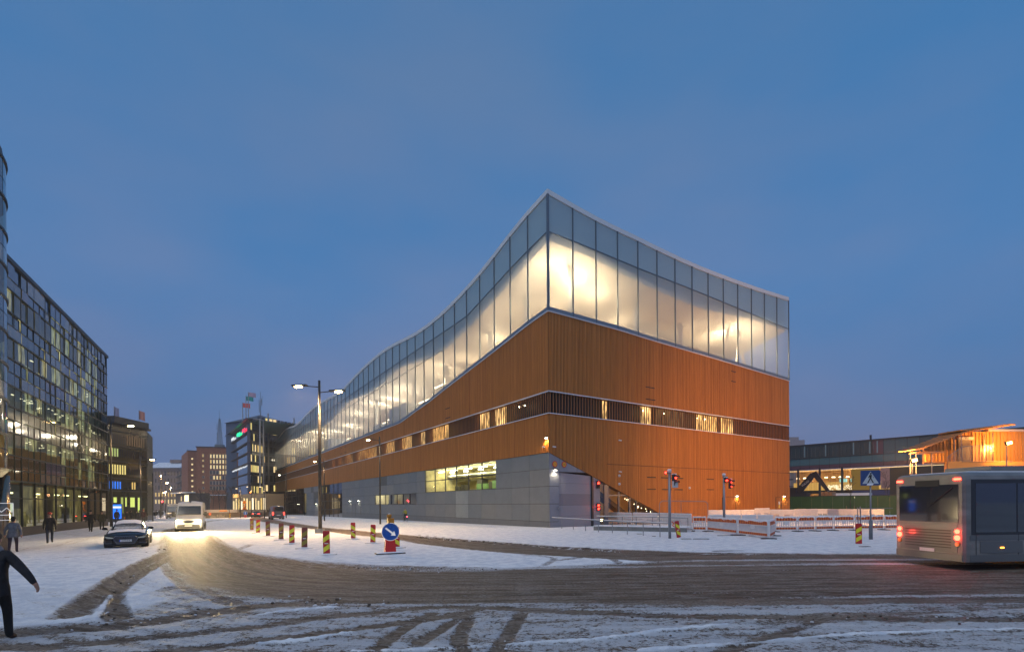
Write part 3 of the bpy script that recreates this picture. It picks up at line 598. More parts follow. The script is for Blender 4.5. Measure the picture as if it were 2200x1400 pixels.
window('window', PLf, dL, nL, 9.1, 27.45, 3.65, ZB-.02, 6, 2, CLR)
window('window', PLf, dL, nL, 30.5, 48.8, 2.11, 3.63, 7, 1, CLR)
window('shop_window', PLf, dL, nL, 70.1, 88.9, -.7, ZB-.02, 5, 4, DRK); window('window', PLf, dL, nL, 106.7, 109.8, -.6, 5.14, 1, 1, CLR); window('shop_window', PLf, dL, nL, 109.8, 164, -1.2, ZB-.02, 16, 4, glass_mat('mirror_glass', (.35, .3, .28), .42, 0))
def room(s0, s1, z0, z1, dep, wallm, name='room', lights=(), o0=-.16):
    m_ = MB(); f = lambda s, z, o: PLf(s, z, o)
    m_.quad(f(s0, z0, -dep), f(s1, z0, -dep), f(s1, z1, -dep), f(s0, z1, -dep)); m_.quad(f(s0, z0, o0), f(s1, z0, o0), f(s1, z0, -dep), f(s0, z0, -dep)); m_.quad(f(s0, z1, o0), f(s1, z1, o0), f(s1, z1, -dep), f(s0, z1, -dep))
    m_.quad(f(s0, z0, o0), f(s0, z0, -dep), f(s0, z1, -dep), f(s0, z1, o0)); m_.quad(f(s1, z0, o0), f(s1, z0, -dep), f(s1, z1, -dep), f(s1, z1, o0)); ob(name, m_, wallm, lib)
WOFF = mat('workshop_wall', (.50, .45, .22), .8, noise=(1.1, .5))
room(9, 27.6, 3.4, 6.56, 6, WOFF, 'workshop_room')
for s in (11.0, 14.6, 18.2, 22.0, 25.8):
    lamp('POINT', PLf(s, 5.95, -2.6), 260, (1, .88, .5), lib, .25, 'workshop_light'); m_ = MB(); m_.obox(PLf(s, 6.3, -1.6), dL*.75, nL*.10, UP*.05); m_.obox(PLf(s-1.6, 6.15, -2.4), dL*.25, nL*.2, UP*.08); ob('tube_lamp', m_, emit('tube_lamp', (1, .93, .72), 14), lib)
rr = random.Random(2)
for k in range(9):
    m_ = MB(); s = 9.8+k*2.0; h = rr.uniform(.7, 1.7); m_.obox(PLf(s, 3.4+h/2, -rr.uniform(2.5, 4.5)), dL*rr.uniform(.4, .9), nL*.4, UP*h/2); ob('cabinet', m_, mat('cabinet_green', (.22, .42, .18), .6) if k in (1, 2, 4) else mat('cabinet_dark', (.05, .05, .04), .6), lib)
m_ = MB(); m_.cyl(PLf(10, 5.7, -3.4), PLf(27, 5.8, -3.2), .22, n=10); m_.cyl(PLf(10, 5.2, -4.6), PLf(27, 5.2, -4.6), .12, n=8); ob('duct', m_, mat('duct_grey', (.3, .3, .26), .4, metal=.5), lib)
room(30.3, 49, 2.0, 3.75, 3, mat('office_wall', (.55, .50, .36), .8), 'office_room')
for s, p_ in ((34, 14), (39.2, 18), (43.4, 120), (46.0, 110), (48, 50)): lamp('POINT', PLf(s, 3.45, -1.1), p_, (1, .92, .62), lib, .2, 'office_light')
for s in (33.2, 36.5, 40.2, 42.2): m_ = MB(); m_.obox(PLf(s, 2.9, -1.6), dL*.06, nL*1.4, UP*.85); ob('partition', m_, mat('office_wall'), lib)
room(70, 89, .02, 6.5, 6, mat('dim_foyer', (.10, .08, .06), .8), 'foyer_room'); lamp('POINT', PLf(80, 5, -3), 50, (1, .6, .3), lib, .2, 'foyer_light')
room(106.6, 109.9, .1, 5.2, 1.2, mat('door_glow_wall', (.7, .6, .35), .8), 'stair_room'); lamp('POINT', PLf(108.2, 4.2, -.7), 30, (1, .85, .5), lib, .2, 'stair_light')
room(110, 164, .02, 6.5, 8, mat('lobby_wall', (.32, .18, .12), .8, noise=(.4, .6)), 'lobby_room')
for s in (113, 120, 128, 137, 146, 156): lamp('POINT', PLf(s, 4.8, -3), 130, (1, .55, .25), lib, .3, 'lobby_light')
m_ = MB(); m_.obox(PLf(113.5, 2.2, -1.2), dL*.25, nL*.05, UP*1.7); ob('light_column', m_, emit('blue_white', (.35, .45, 1), 2.4), lib)
# doors and their wall lamps on the long side
WL = emit('wall_lamp_glow', (1, .9, .66), 22)
def wall_lamp(Pf, nA, dA_, s, z, pw, c=(1, .84, .55), dn=True, parent=None):
    g = bpy.data.objects.new('wall_lamp', None); col.objects.link(g); g.parent = lib
    m_ = MB(); m_.obox(Pf(s, z+.06, .13), dA_*.10, nA*.09, UP*.05); ob('hood', m_, METD, g)
    m_ = MB(); m_.obox(Pf(s, z-.03, .13), dA_*.085, nA*.07, UP*.035); ob('lens', m_, WL, g)
    lamp('SPOT', Pf(s, z-.12, .22), pw, c, g, .06, 'wall_lamp_light', None, 150)
for s in (64.0, 58.1): wall_lamp(PLf, nL, dL, s, 2.8, 60)
for s in (94.0, 118.3): wall_lamp(PLf, nL, dL, s, 2.3, 60)
for s in (57.0, 60.4, 62.8): m_ = MB(); m_.obox(PLf(s, 1.15, .012), dL*.03, nL*.01, UP*1.1); ob('door_joint', m_, BLACKM, lib)
wall_lamp(PLf, nL, dL, .25, 7.85, 160, (1, .62, .22)); wall_lamp(PRf, nR, dR, .56, 5.05, 70)
for s in (27.5, 37.7): wall_lamp(PRf, nR, dR, s, 2.85, 90, (1, .72, .34))
# end side: panels, roller door, glazed entrance under the diagonal
def clip_panel(s0, s1, z0, z1, m, name='wall_panel'):
    a, b = s0+.018, s1-.018; za, zb = min(z1-.018, lerp(diagR, a)-.02), min(z1-.018, lerp(diagR, b)-.02)
    if max(za, zb) <= z0+.05: return
    m_ = MB(); m_.prism([PRf(a, z0+.018, -.06), PRf(b, z0+.018, -.06), PRf(b, max(zb, z0+.03), -.06), PRf(a, za, -.06)], nR*.06); ob(name, m_, m, lib)
PB = mat('panel_blue_grey', (.22, .23, .27), .5, noise=(1.4, .06))
for z0, z1 in ((0, .55), (.55, 2.11), (2.11, 3.65), (3.65, 5.18), (5.18, 7)): clip_panel(0, 1.1, z0, z1, PB)
clip_panel(1.1, 3.15, 4.92, 7, PB); clip_panel(3.15, 5.0, 4.92, 7, PB)
for k in range(5):
    z0, z1 = .05+k*.97, .05+(k+1)*.97; m_ = MB(); m_.prism([PRf(1.14, z0, -.16), PRf(4.92, z0, -.16), PRf(4.92, min(z1-.015, 4.64), -.16), PRf(1.14, z1-.015, -.16)], nR*.05)
    ob('door_section', m_, mat('door_grey_dark', (.19, .18, .21), .45) if k == 2 else mat('door_grey', (.25, .245, .28), .45), lib)
m_ = MB(); m_.obox(PRf(5.02, 2.3, -.06), dR*.09, nR*.1, UP*2.3); m_.obox(PRf(3.1, 4.9, -.06), dR*2.0, nR*.05, UP*.03); ob('door_frame', m_, METD, lib)
clip_panel(5.12, 5.95, 0, 7, PB)
uv_wall('panel_backing', PRf, 0, 5.97, 0, 4.1, -.2, BLACKM, lib)
eg = glass_mat('entrance_glass', (.9, .88, .85), .10, 0)
def pgl(s0, s1, z0, z1, name='entrance_pane'):
    m_ = MB(); m_.add([PRf(s0, z0, -.1), PRf(s1, z0, -.1), PRf(s1, max(z0+.02, min(z1, lerp(diagR, s1)-.05)), -.1), PRf(s0, min(z1, lerp(diagR, s0)-.05), -.1)], [(0, 1, 2, 3)]); ob(name, m_, eg, lib)
pgl(5.97, 6.5, .05, 9); pgl(6.95, 10.0, 2.95, 9); pgl(7.05, 8.4, .05, 2.8); pgl(8.5, 9.85, .05, 2.8); pgl(10.1, 10.85, .05, 9); pgl(10.9, 13.2, .05, 9); pgl(13.25, 16.4, .05, 9)
DG = mat('door_frame_grey', (.13, .14, .16), .4, metal=.4)
m_ = MB()
for s, w_ in ((5.97, .03), (6.74, .2), (7.0, .06), (8.45, .08), (9.93, .1), (10.88, .04), (13.22, .04)): h = lerp(diagR, s)-.06; m_.obox(PRf(s, h/2, -.1), dR*w_, nR*.07, UP*h/2)
m_.obox(PRf(8.45, 2.88, -.1), dR*1.5, nR*.08, UP*.07); ob('entrance_frame', m_, DG, lib, kind='stuff')
m_ = MB(); f = PRf
for q in ([f(5.9, 0, -4), f(17, 0, -4), f(17, 5, -4), f(5.9, 5, -4)], [f(5.9, .01, -.1), f(17, .01, -.1), f(17, .01, -4), f(5.9, .01, -4)], [f(5.9, 0, -.1), f(5.9, 0, -4), f(5.9, 5, -4), f(5.9, 5, -.1)]): m_.quad(*q)
ob('foyer_wall', m_, mat('foyer_warm', (.62, .40, .18), .7), lib)
m_ = MB(); m_.prism([f(5.9, 4.2, -1.6), f(5.9, 3.7, -1.6), f(12, .3, -1.6), f(12.8, .3, -1.6)], nR*-1.0); m_.prism([f(6.0, 1.9, -2.9), f(6.0, 1.5, -2.9), f(9, .0, -2.9), f(9.8, .0, -2.9)], nR*-.6); ob('stair_slab', m_, mat('stair_dark', (.06, .055, .05), .6), lib)
lamp('POINT', f(8, 3.3, -2.4), 60, (1, .74, .36), lib, .3, 'foyer_light'); lamp('POINT', f(12, 1.4, -2.2), 30, (1, .60, .26), lib, .2, 'foyer_light')
rr = random.Random(8); m_ = MB()
for k in range(26): s = rr.uniform(8.5, 15.4); m_.sph(f(s, lerp(diagR, s)-rr.uniform(.15, .35), -rr.uniform(.3, .9)), .035, 6, 4)
ob('fairy_light', m_, emit('fairy_glow', (1, .8, .45), 12), lib, kind='stuff')
# two round height limit signs, cameras, door outlines, notices
for s, z, tx in ((.56, 5.57, '3'), (1.61, 5.58, '3,5')):
    g = thing('round_sign', 'round yellow and red sign %s above the roller door' % ('beside the building corner' if s < 1 else 'right of its twin'), 'sign', C0+PRf(s, z, .05), math.atan2(dR.y, dR.x), 'round limit signs')
    m_ = MB(); m_.cyl((0, 0, 0), (0, -.03, 0), .27, n=28); ob('rim', m_, mat('sign_red', (.55, .03, .02), .5), g); m_ = MB(); m_.cyl((0, -.031, 0), (0, -.036, 0), .20, n=28); ob('face', m_, mat('sign_amber', (.75, .33, .02), .5), g)
    text('numeral', tx, .2, BLACKM, g, (0, -.04, 0), (PI/2, 0, 0))
def wcam(Pf, dA_, nA, s, z, lb):
    o = thing('security_camera', lb, 'camera', C0+Pf(s, z, .06), math.atan2(dA_.y, dA_.x)); m_ = MB(); m_.cyl((0, 0, 0), (0, -.12, .02), .04, n=8); ob('bracket', m_, mat('cam_white', (.6, .6, .6), .4), o); m_ = MB(); m_.cyl((-.16, -.14, .03), (.16, -.17, .0), .06, n=10); ob('housing', m_, mat('cam_white'), o)
dLn = -dL
wcam(PLf, dLn, nL, .54, 7.07, 'white security camera at the corner under the amber lamp'); wcam(PRf, dR, nR, .4, 7.04, 'white security camera just round the corner on the end wall')
wcam(PRf, dR, nR, 8.4, 8.1, 'small camera alone high on the timber end wall'); wcam(PRf, dR, nR, 8.4, 5.1, 'topmost small camera of three above the glazed entrance')
for z, lb in ((4.75, 'domed detector right under the camera above the entrance'), (3.95, 'lowest white domed detector of the column above the entrance')):
    o = thing('wall_detector', lb, 'detector', C0+PRf(8.4, z, .08)); m_ = MB(); m_.sph((0, 0, 0), .13, 10, 8); ob('dome', m_, mat('cam_white'), o, smooth=True)
o = thing('wall_detector', 'white domed detector midway along the timber wall', 'detector', C0+PRf(18.9, 3.7, .08)); m_ = MB(); m_.sph((0, 0, 0), .14, 10, 8); ob('dome', m_, mat('cam_white'), o, smooth=True)
for s0 in (24.75, 35.87):
    m_ = MB(); s1 = s0+(2.6 if s0 < 30 else 1.25); m_.obox(PRf(s0, 1.35, .06), dR*.05, nR*.012, UP*1.35); m_.obox(PRf(s1, 1.35, .06), dR*.05, nR*.012, UP*1.35); m_.obox(PRf((s0+s1)/2, 2.74, .06), dR*(s1-s0)/2, nR*.01, UP*.02)
    m_.obox(PRf((s0+s1)/2+.3, 1.1, .09), dR*.03, nR*.05, UP*.12); ob('timber_door', m_, BLACKM, lib)
for z, c in ((2.0, (.7, .68, .62)), (1.55, (.75, .55, .1))): m_ = MB(); m_.obox(PRf(36.6, z, .075), dR*.17, nR*.008, UP*.19); ob('notice', m_, mat('notice_%d' % int(z*100), c, .6), lib)
for s, z, r in ((39.0, 5.0, .12), (39.0, 4.1, .12)): m_ = MB(); m_.cyl(PRf(s, z, .05), PRf(s+.5, z, .3), .07, n=8); ob('flood_bracket', m_, METD, lib)
# traffic signals fixed on the panel beside the roller door
LENS = emit('red_signal', (1, .02, .01), 18); LENSO = emit('amber_signal', (1, .25, .02), 14)
def signal_head(parent, c, fx, up=UP, n=2, lit=0, hood=True):
    """c top centre, fx = facing dir"""
    fx = Vector(fx).normalized(); sx = fx.cross(UP).normalized()
    m_ = MB(); m_.obox(Vector(c)+fx*.02-UP*(n-1)*.15, sx*.14, fx*.09, UP*(.16*n+.02)); h = ob('housing', m_, BLACKM, parent)
    for k in range(n):
        p = Vector(c)-UP*.31*k+fx*.11; m_ = MB(); m_.cyl(p, p+fx*.02, .10, n=16); ob('lens', m_, LENS if k in (lit if isinstance(lit, tuple) else (lit,)) else mat('lens_off', (.03, .01, .01), .3), h)
        m_ = MB(); ring = []
        for q in range(9):
            a = PI*q/8; d = sx*math.cos(a)*.12+UP*math.sin(a)*.12; ring.append((p+d, p+d*.9+fx*.22))
        for (a, b), (c2, d2) in zip(ring[:-1], ring[1:]): m_.quad(a, b, d2, c2)
        ob('visor', m_, BLACKM, h)
fdir = (nR*.9-dR*.45).normalized()
g = thing('wall_signal', 'red traffic signal on the wall panel right of the roller door, the upper one', 'traffic light', C0+PRf(5.6, 4.0, .12)); signal_head(g, (0, 0, 0), fdir); lamp('POINT', fdir*.35+UP*-.05, 6, (1, .05, .02), g, .08, 'signal_glow')
g = thing('wall_signal', 'glowing red traffic signal on the wall panel low beside the roller door', 'traffic light', C0+PRf(5.6, 1.95, .12)); signal_head(g, (0, 0, 0), fdir, n=2, lit=(0, 1)); lamp('POINT', fdir*.35+UP*-.2, 10, (1, .05, .02), g, .08, 'signal_glow')
g = thing('wall_beacon', 'round dark horn on the narrow panel left of the roller door', 'horn', C0+PRf(1.0, 1.7, .05)); m_ = MB(); m_.cyl((0, 0, 0), nR*.22-dR*.1, .09, .13, n=14); ob('bell', m_, mat('horn_red', (.08, .03, .03), .3), g, smooth=True); m_ = MB(); m_.cyl(nR*.22-dR*.1, nR*.26-dR*.12, .14, .14, n=14); ob('rim', m_, METG, g)
m_ = MB(); m_.obox(PRf(6.15, .55, -.02), dR*.12, nR*.03, UP*.1); ob('step_light', m_, emit('step_glow', (1, .9, .5), 8), lib)
# ================================================================ OTHER BUILDINGS
DARKM = mat('dark_interior', (.02, .02, .018), .8)
SPAN = [mat('spandrel_'+k, c, .07, spec=.9, coat=.6) for k, c in (('grey', (.17, .18, .17)), ('blue', (.035, .075, .15)), ('slate', (.055, .075, .085)), ('olive', (.105, .10, .028)), ('mauve', (.10, .095, .14)), ('green', (.045, .06, .03)), ('brown', (.10, .075, .03)))]
OG = glass_mat('office_glass', (.62, .66, .60), .14, 0)
LITG = lit_room_mat('lit_offices', ((1, .82, .36), (.86, .95, .48)), .85, (1.2, 3.3), .55)
LITN = lit_room_mat('lit_ground_floor', ((1, .72, .22), (.95, .85, .35)), .42, (2.4, 2.0), .25)
# --- A: nearest glass office on the street's left
BA = Vector((-46.208, 58.685, 0)); dAa = Vector((-.44657, .89475, 0)); nA = Vector((.89475, .44657, 0))
offA = thing('office_building', 'long glass office block with coloured spandrel panels left of the street', 'building', BA)
PA = lambda s, z, o=0.0: -dAa*s+nA*o+UP*z
def uvw(name, Pf, s0, s1, z0, z1, o, m, parent):
    mb = MB(); mb.quad(Pf(s0, z0, o), Pf(s1, z0, o), Pf(s1, z1, o), Pf(s0, z1, o)); me = mb.mesh(name, m); u = me.uv_layers.new(name='UVMap')
    for k, c in enumerate(((s0, z0), (s1, z0), (s1, z1), (s0, z1))): u.data[k].uv = c
    return link(name, me, parent)
levA = [3.98, 4.75, 5.75, 7.3, 8.2, 9.1, 10.55, 11.45, 12.4, 13.85, 14.7, 15.6, 17.15, 17.92, 19.05]
winrow = {2, 5, 8, 11}
rr = random.Random(12)
seq = {}
PX = 1.2; NA = 29
shared = {}
for i in range(NA):
    for j in range(len(levA)-1):
        z0, z1 = levA[j], levA[j+1]
        if j in winrow: m = OG; nm = 'window_pane'
        elif i < 9 and rr.random() < .5: m = OG; nm = 'window_pane'
        else:
            top = j >= 10; lo = j <= 4
            if i % 4 == 0 or j not in seq: seq[j] = rr.choice((0, 1, 2, 2, 4)) if top else rr.choice((3, 3, 5, 0, 6)) if lo else rr.choice((0, 1, 2, 4, 5, 2))
            if rr.random() < .15: seq[j] = rr.choice((0, 2, 4)) if top else rr.choice((3, 4, 6, 5))
            m = SPAN[seq[j]]; nm = 'spandrel_panel'
        k = (j, m.name)
        if k not in shared:
            mb = MB(); mb.quad(PA(.03, z0+.03), PA(PX-.03, z0+.03), PA(PX-.03, z1-.03), PA(.03, z1-.03)); shared[k] = mb.mesh(nm, m)
        link(nm, shared[k], offA, PA(i*PX, 0, rr.uniform(-.004, .004)), (rr.uniform(-.004, .004), rr.uniform(-.003, .003), 0))
for i in range(NA+1):
    if 'mulA' not in shared: mb = MB(); mb.obox(PA(0, 11.5, .01), -dAa*.022, nA*.02, UP*7.6); shared['mulA'] = mb.mesh('mullion', METD)
    link('mullion', shared['mulA'], offA, PA(i*PX, 0, 0))
for z in levA:
    mb = MB(); big = z in (3.98, 19.05, 7.3, 10.55, 13.85, 17.15, 5.75, 9.1, 12.4, 15.6); mb.obox(PA(NA*PX/2, z, .05), -dAa*NA*PX/2, nA*(.045 if big else .02), UP*(.04 if big else .02)); ob('floor_band', mb, METD, offA)
mb = MB(); mb.obox(PA(NA*PX/2-.1, 19.2, -.2), -dAa*(NA*PX/2+.1), nA*.35, UP*.14); ob('roof_edge', mb, METD, offA)
uvw('lit_room', PA, 0, NA*PX, 4, 19, -.9, LITG, offA); uvw('lit_room', PA, 0, NA*PX, .4, 3.9, -2.2, LITN, offA)
mb = MB(); mb.quad(PA(0, 0), PA(0, 19.2), PA(0, 19.2, -16), PA(0, 0, -16)); mb.quad(PA(0, 19.2, 0), PA(NA*PX, 19.2, 0), PA(NA*PX, 19.2, -16), PA(0, 19.2, -16)); mb.quad(PA(0, 3.94, 0), PA(NA*PX, 3.94, 0), PA(NA*PX, 3.94, -2.3), PA(0, 3.94, -2.3)); ob('roof', mb, DARKM, offA)
mb = MB(); mb.obox(PA(17, 19.9, -3.2), -dAa*6, nA*2.2, UP*.7); ob('plant_room', mb, mat('plant_grey', (.12, .15, .18), .5), offA)
mb = MB(); mb.obox(PA(NA*PX/2, .25, -.02), -dAa*NA*PX/2, nA*.10, UP*.45); ob('plinth', mb, mat('dark_stone', (.07, .06, .05), .6), offA)
gcols = [0, 2.64, 4.87, 7.38, 9.68, 12.08, 14.44, 16.89, 19.25, 21.57, 24.0, 26.36, 28.8, 31.2, 34.5]
for k, (a, b) in enumerate(zip(gcols[:-1], gcols[1:])):
    for z0, z1 in ((.7, 2.75), (2.75, 3.9)):
        mb = MB(); mb.quad(PA(a+.05, z0+.03, -.03), PA(b-.05, z0+.03, -.03), PA(b-.05, z1-.03, -.03), PA(a+.05, z1-.03, -.03)); ob('shop_pane', mb, OG, offA)
    mb = MB(); mb.obox(PA(a, 2.3, 0), -dAa*.05, nA*.06, UP*1.65); ob('shop_mullion', mb, BLACKM, offA)
mb = MB(); mb.obox(PA(17, 2.75, 0), -dAa*17, nA*.05, UP*.03); ob('shop_transom', mb, BLACKM, offA)
for s in (23.2, 22.4, 17, 9.5, 5, 3.2, 12.2):
    mb = MB(); mb.obox(PA(s, 3.2, -1.2), -dAa*.35, nA*.1, UP*.05); ob('shop_lamp', mb, emit('shop_lamp_glow', (1, .95, .45), 6), offA)
mb = MB(); mb.obox(PA(25.2, 1.9, -1.6), -dAa*.9, nA*.04, UP*.75); ob('lit_screen', mb, emit('screen_white', (.75, .92, 1), 1.6), offA)
mb = MB(); mb.obox(PA(20.8, 2.1, -1.6), -dAa*.3, nA*.04, UP*.3); ob('lit_screen', mb, emit('screen_warm', (.9, 1, .75), 1.3), offA)
# tiny ceiling lamps glimpsed through the upper floors
mb = MB()
for _ in range(60):
    j = rr.choice((2, 5, 8, 5, 2)); s = rr.uniform(.3, 24); mb.obox(PA(s, levA[j+1]-rr.uniform(.15, .5), -rr.uniform(.25, .7)), -dAa*rr.uniform(.03, .16), nA*.05, UP*.025)
ob('ceiling_lamp', mb, emit('office_lamp', (1, .93, .6), 2.2), offA, kind='stuff')
# --- rounded glass stair tower at the left edge
tw = thing('round_tower', 'rounded dark glass tower with ring ledges at the street corner', 'building', (-27.4, 22.1, 0))
TR = 4.1; tl = [3.95, 4.9, 5.6, 7.26, 8.1, 8.95, 10.5, 11.35, 12.1, 13.6, 14.45, 15.2, 16.8, 17.6, 18.6]
for j in range(len(tl)-1):
    z0, z1 = tl[j], tl[j+1]; win = j in (2, 5, 8, 11)
    m = (SPAN[6], SPAN[3], OG, SPAN[0], SPAN[5], OG, SPAN[2], SPAN[1], OG, SPAN[0], SPAN[1], OG, SPAN[1], SPAN[2])[j]
    for k in range(20):
        a0, a1 = 2*PI*k/20-.1, 2*PI*(k+1)/20-.1; mb = MB(); n = 5
        rings = [[Vector((math.cos(a)*TR, math.sin(a)*TR, z0+.02)), Vector((math.cos(a)*TR, math.sin(a)*TR, z1-.02))] for a in np.linspace(a0+.008, a1-.008, n)]
        if math.cos((a0+a1)/2) < -.2: continue
        mb.loft(rings, closed=False, caps=False); ob('curved_pane', mb, m, tw, smooth=True)
for z in (3.95, 5.6, 7.26, 8.95, 10.5, 12.1, 13.6, 15.2, 16.8, 18.6):
    mb = MB(); mb.cyl((0, 0, z-.05), (0, 0, z+.05), TR+.06, n=48); ob('ring_ledge', mb, METD, tw)
mb = MB(); mb.cyl((0, 0, 3.9), (0, 0, 18.7), TR-1.2, n=24); me = mb.mesh('tower_core', lit_room_mat('tower_rooms', ((1, .7, .25), (1, .6, .2)), .16, (1.2, 3.3), .5)); me.uv_layers.new(name='UVMap'); link('tower_core', me, tw)
mb = MB(); mb.cyl((0, 0, 3.6), (0, 0, 3.95), TR-.2, TR+.05, n=40); mb.cyl((0, 0, 18.6), (0, 0, 19.2), TR-.1, n=40); ob('soffit', mb, METD, tw)
mb = MB(); mb.cyl((2.6, 2.9, 0), (2.6, 2.9, 3.7), .28, n=20); ob('column', mb, mat('polished_steel', (.30, .24, .18), .18, metal=.9), tw, smooth=True)
mb = MB(); mb.cyl((-.8, 0, 0), (-.8, 0, 3.7), 2.4, n=24); ob('ground_floor_drum', mb, mat('drum_bronze', (.07, .05, .03), .25, metal=.4), tw, smooth=True)
sg = thing('wall_sign', 'white line drawing of a mountain in a square frame on the tower base', 'sign', (-24.1, 24.25, 1.95), math.radians(45))
mb = MB()
for a, b in (((-.4, -.4), (.4, -.4)), ((.4, -.4), (.4, .4)), ((.4, .4), (-.4, .4)), ((-.4, .4), (-.4, -.4)), ((-.35, -.08), (-.12, .12)), ((-.12, .12), (0, -.02)), ((0, -.02), (.18, .18)), ((.18, .18), (.36, -.04)), ((-.35, -.16), (.35, -.16))):
    mb.cyl((a[0], 0, a[1]), (b[0], 0, b[1]), .016, n=5)
ob('outline', mb, emit('sign_white', (.8, .8, .85), .6), sg)
# --- B: second glass office, beyond
def block(name, label, p0, p1, zt, depth, wallm, cat='building'):
    """box building with its front from p0 (left) to p1 (right)"""
    p0, p1 = Vector((p0[0], p0[1], 0)), Vector((p1[0], p1[1], 0)); d = (p1-p0); L = d.length; d.normalize(); n = Vector((d.y, -d.x, 0))
    g = thing(name, label, cat, p0); Pf = lambda s, z, o=0.0: d*s+n*o+UP*z
    mb = MB(); mb.prism([Pf(0, -1.5), Pf(L, -1.5), Pf(L, -1.5, -depth), Pf(0, -1.5, -depth)], UP*(zt+1.5)); ob('wall', mb, wallm, g)
    return g, Pf, d, n, L
def win_quad(g, Pf, s0, s1, z0, z1, m, fr=None, o=.04, name='window'):
    mb = MB(); mb.quad(Pf(s0, z0, o), Pf(s1, z0, o), Pf(s1, z1, o), Pf(s0, z1, o)); w_ = ob(name, mb, m, g)
    if fr:
        mb = MB(); t_ = .06; c = Pf((s0+s1)/2, (z0+z1)/2, o); d = (Pf(1, 0)-Pf(0, 0)); n = Pf(0, 0, 1)
        for zz in (z0, z1): mb.obox(Pf((s0+s1)/2, zz, o), d*((s1-s0)/2+t_), n*.05, UP*t_)
        for ss in (s0, s1): mb.obox(Pf(ss, (z0+z1)/2, o), d*t_, n*.05, UP*((z1-z0)/2-t_))
        ob('frame', mb, fr, w_)
    return w_
WY = [emit('win_yellow', (1, .80, .26), .85), emit('win_amber', (1, .66, .20), .75), emit('win_green', (.75, .9, .30), .55), emit('win_blue', (.02, .22, 1), .95), emit('win_warm', (1, .74, .34), 1.0), emit('win_dim', (1, .6, .3), .10)]
DKW = mat('dark_window', (.03, .04, .055), .08, spec=.9)
gB = atY(233, 1100, 75); gB2 = atY(316, 1100, 83)
g, Pf, d, n, L = block('office_building', 'dark glass corner office block with yellow and blue windows behind the flagpoles', gB, gB2, 14.2, 14, mat('bronze_glass', (.045, .045, .028), .12, spec=.8, noise=(.5, .3)))
rw = [(11.4, 12.9), (9.5, 10.7), (6.9, 8.3), (4.7, 5.8)]; ncol = 16
for j, (z0, z1) in enumerate(rw):
    for i in range(ncol):
        s0 = L*i/ncol+.12; s1 = L*(i+1)/ncol-.12; q = i/ncol
        m = WY[5]
        if j == 1 and q < .25: m = WY[2]
        elif j == 1: m = DKW
        elif j == 2: m = WY[0] if q < .42 else DKW
        elif j == 3: m = WY[3] if q < .30 else (WY[1] if .5 < q < .68 else DKW)
        elif j == 0: m = WY[5] if .4 < q < .9 else DKW
        win_quad(g, Pf, s0, s1, z0, z1, m, o=.05)
for z in (4.4, 6.3, 8.8, 11.1, 13.3):
    mb = MB(); mb.obox(Pf(L/2, z, .08), d*L/2, n*.08, UP*.10); ob('floor_band', mb, METD, g)
for a, b, z0, z1, m in ((.10, .20, 2.6, 3.5, 0), (.28, .36, 1.0, 3.5, 2), (.39, .45, 2.0, 3.5, 0), (.52, .66, 1.9, 3.5, 0), (.72, .84, .9, 3.5, 0), (.88, .92, .8, 1.8, 2)): win_quad(g, Pf, L*a, L*b, z0, z1, (emit('shop_green', (.85, 1, .22), .8), 0, emit('shop_green2', (.7, .85, .2), .5))[m], METD, name='shop_window')
mb = MB(); mb.obox(Pf(L/2, 14.35, 0), d*(L/2+.3), n*.5, UP*.16); mb.obox(Pf(3.5, 14.8, -1), d*3.6, n*2, UP*.5); ob('roof_edge', mb, METD, g)
g2, Pf, d, n, L = block('office_building', 'narrow dark slab building just right of the yellow windowed glass office', atY(317, 1100, 92), atY(329, 1100, 100), 15.4, 12, mat('slab_olive', (.06, .058, .038), .5)); 
for z in (4, 7, 10, 12.6): mb = MB(); mb.obox(Pf(L/2, z, .04), d*L/2, n*.04, UP*.06); ob('floor_band', mb, METD, g2)
# --- far street: stone building, stepped block, brick block, glass tower pair
STONE = mat('far_stone', (.27, .19, .16), .8, noise=(.15, .15)); BRICK = mat('red_brick', (.36, .13, .065), .8, noise=(2.5, .22), bump=(8, .3))
g, Pf, d, n, L = block('stone_building', 'long pale stone building with snowy roof closing the far end of the street', atY(325, 1100, 300), atY(386, 1100, 300), 24, 20, STONE)
mb = MB(); mb.prism([Pf(-1, 24.0, 1), Pf(L+1, 24, 1), Pf(L+1, 27.5, -8), Pf(-1, 27.5, -8)], UP*.3); ob('roof', mb, SNOWM, g)
mb = MB(); mb.obox(Pf(L*.62, 28.4, -7), d*3, n*1.2, UP*.9); ob('chimney', mb, STONE, g)
for j in range(5):
    for i in range(9): win_quad(g, Pf, L*(i+.3)/9, L*(i+.7)/9, 3.2+j*4.1, 5.6+j*4.1, (WY[5] if j > 1 else (WY[1] if (i*3+j) % 3 else WY[4])) if (i+j) % 4 or j < 2 else DKW)
for z in (6.8, 10.9, 22.5): mb = MB(); mb.obox(Pf(L/2, z, .1), d*L/2, n*.3, UP*.2); ob('cornice', mb, STONE, g)
g, Pf, d, n, L = block('corner_building', 'dark balconied block with stepped roof between the stone and brick buildings', atY(381, 1100, 295), atY(405, 1100, 240), 20, 1, mat('far_dark_stone', (.085, .075, .08), .7))
mb = MB(); mb.prism([Pf(L*.15, 20, 0), Pf(L, 20, 0), Pf(L, 26.5, -4), Pf(L*.5, 25, -4)], -n*.5); ob('roof', mb, mat('slate_roof', (.10, .12, .16), .5), g)
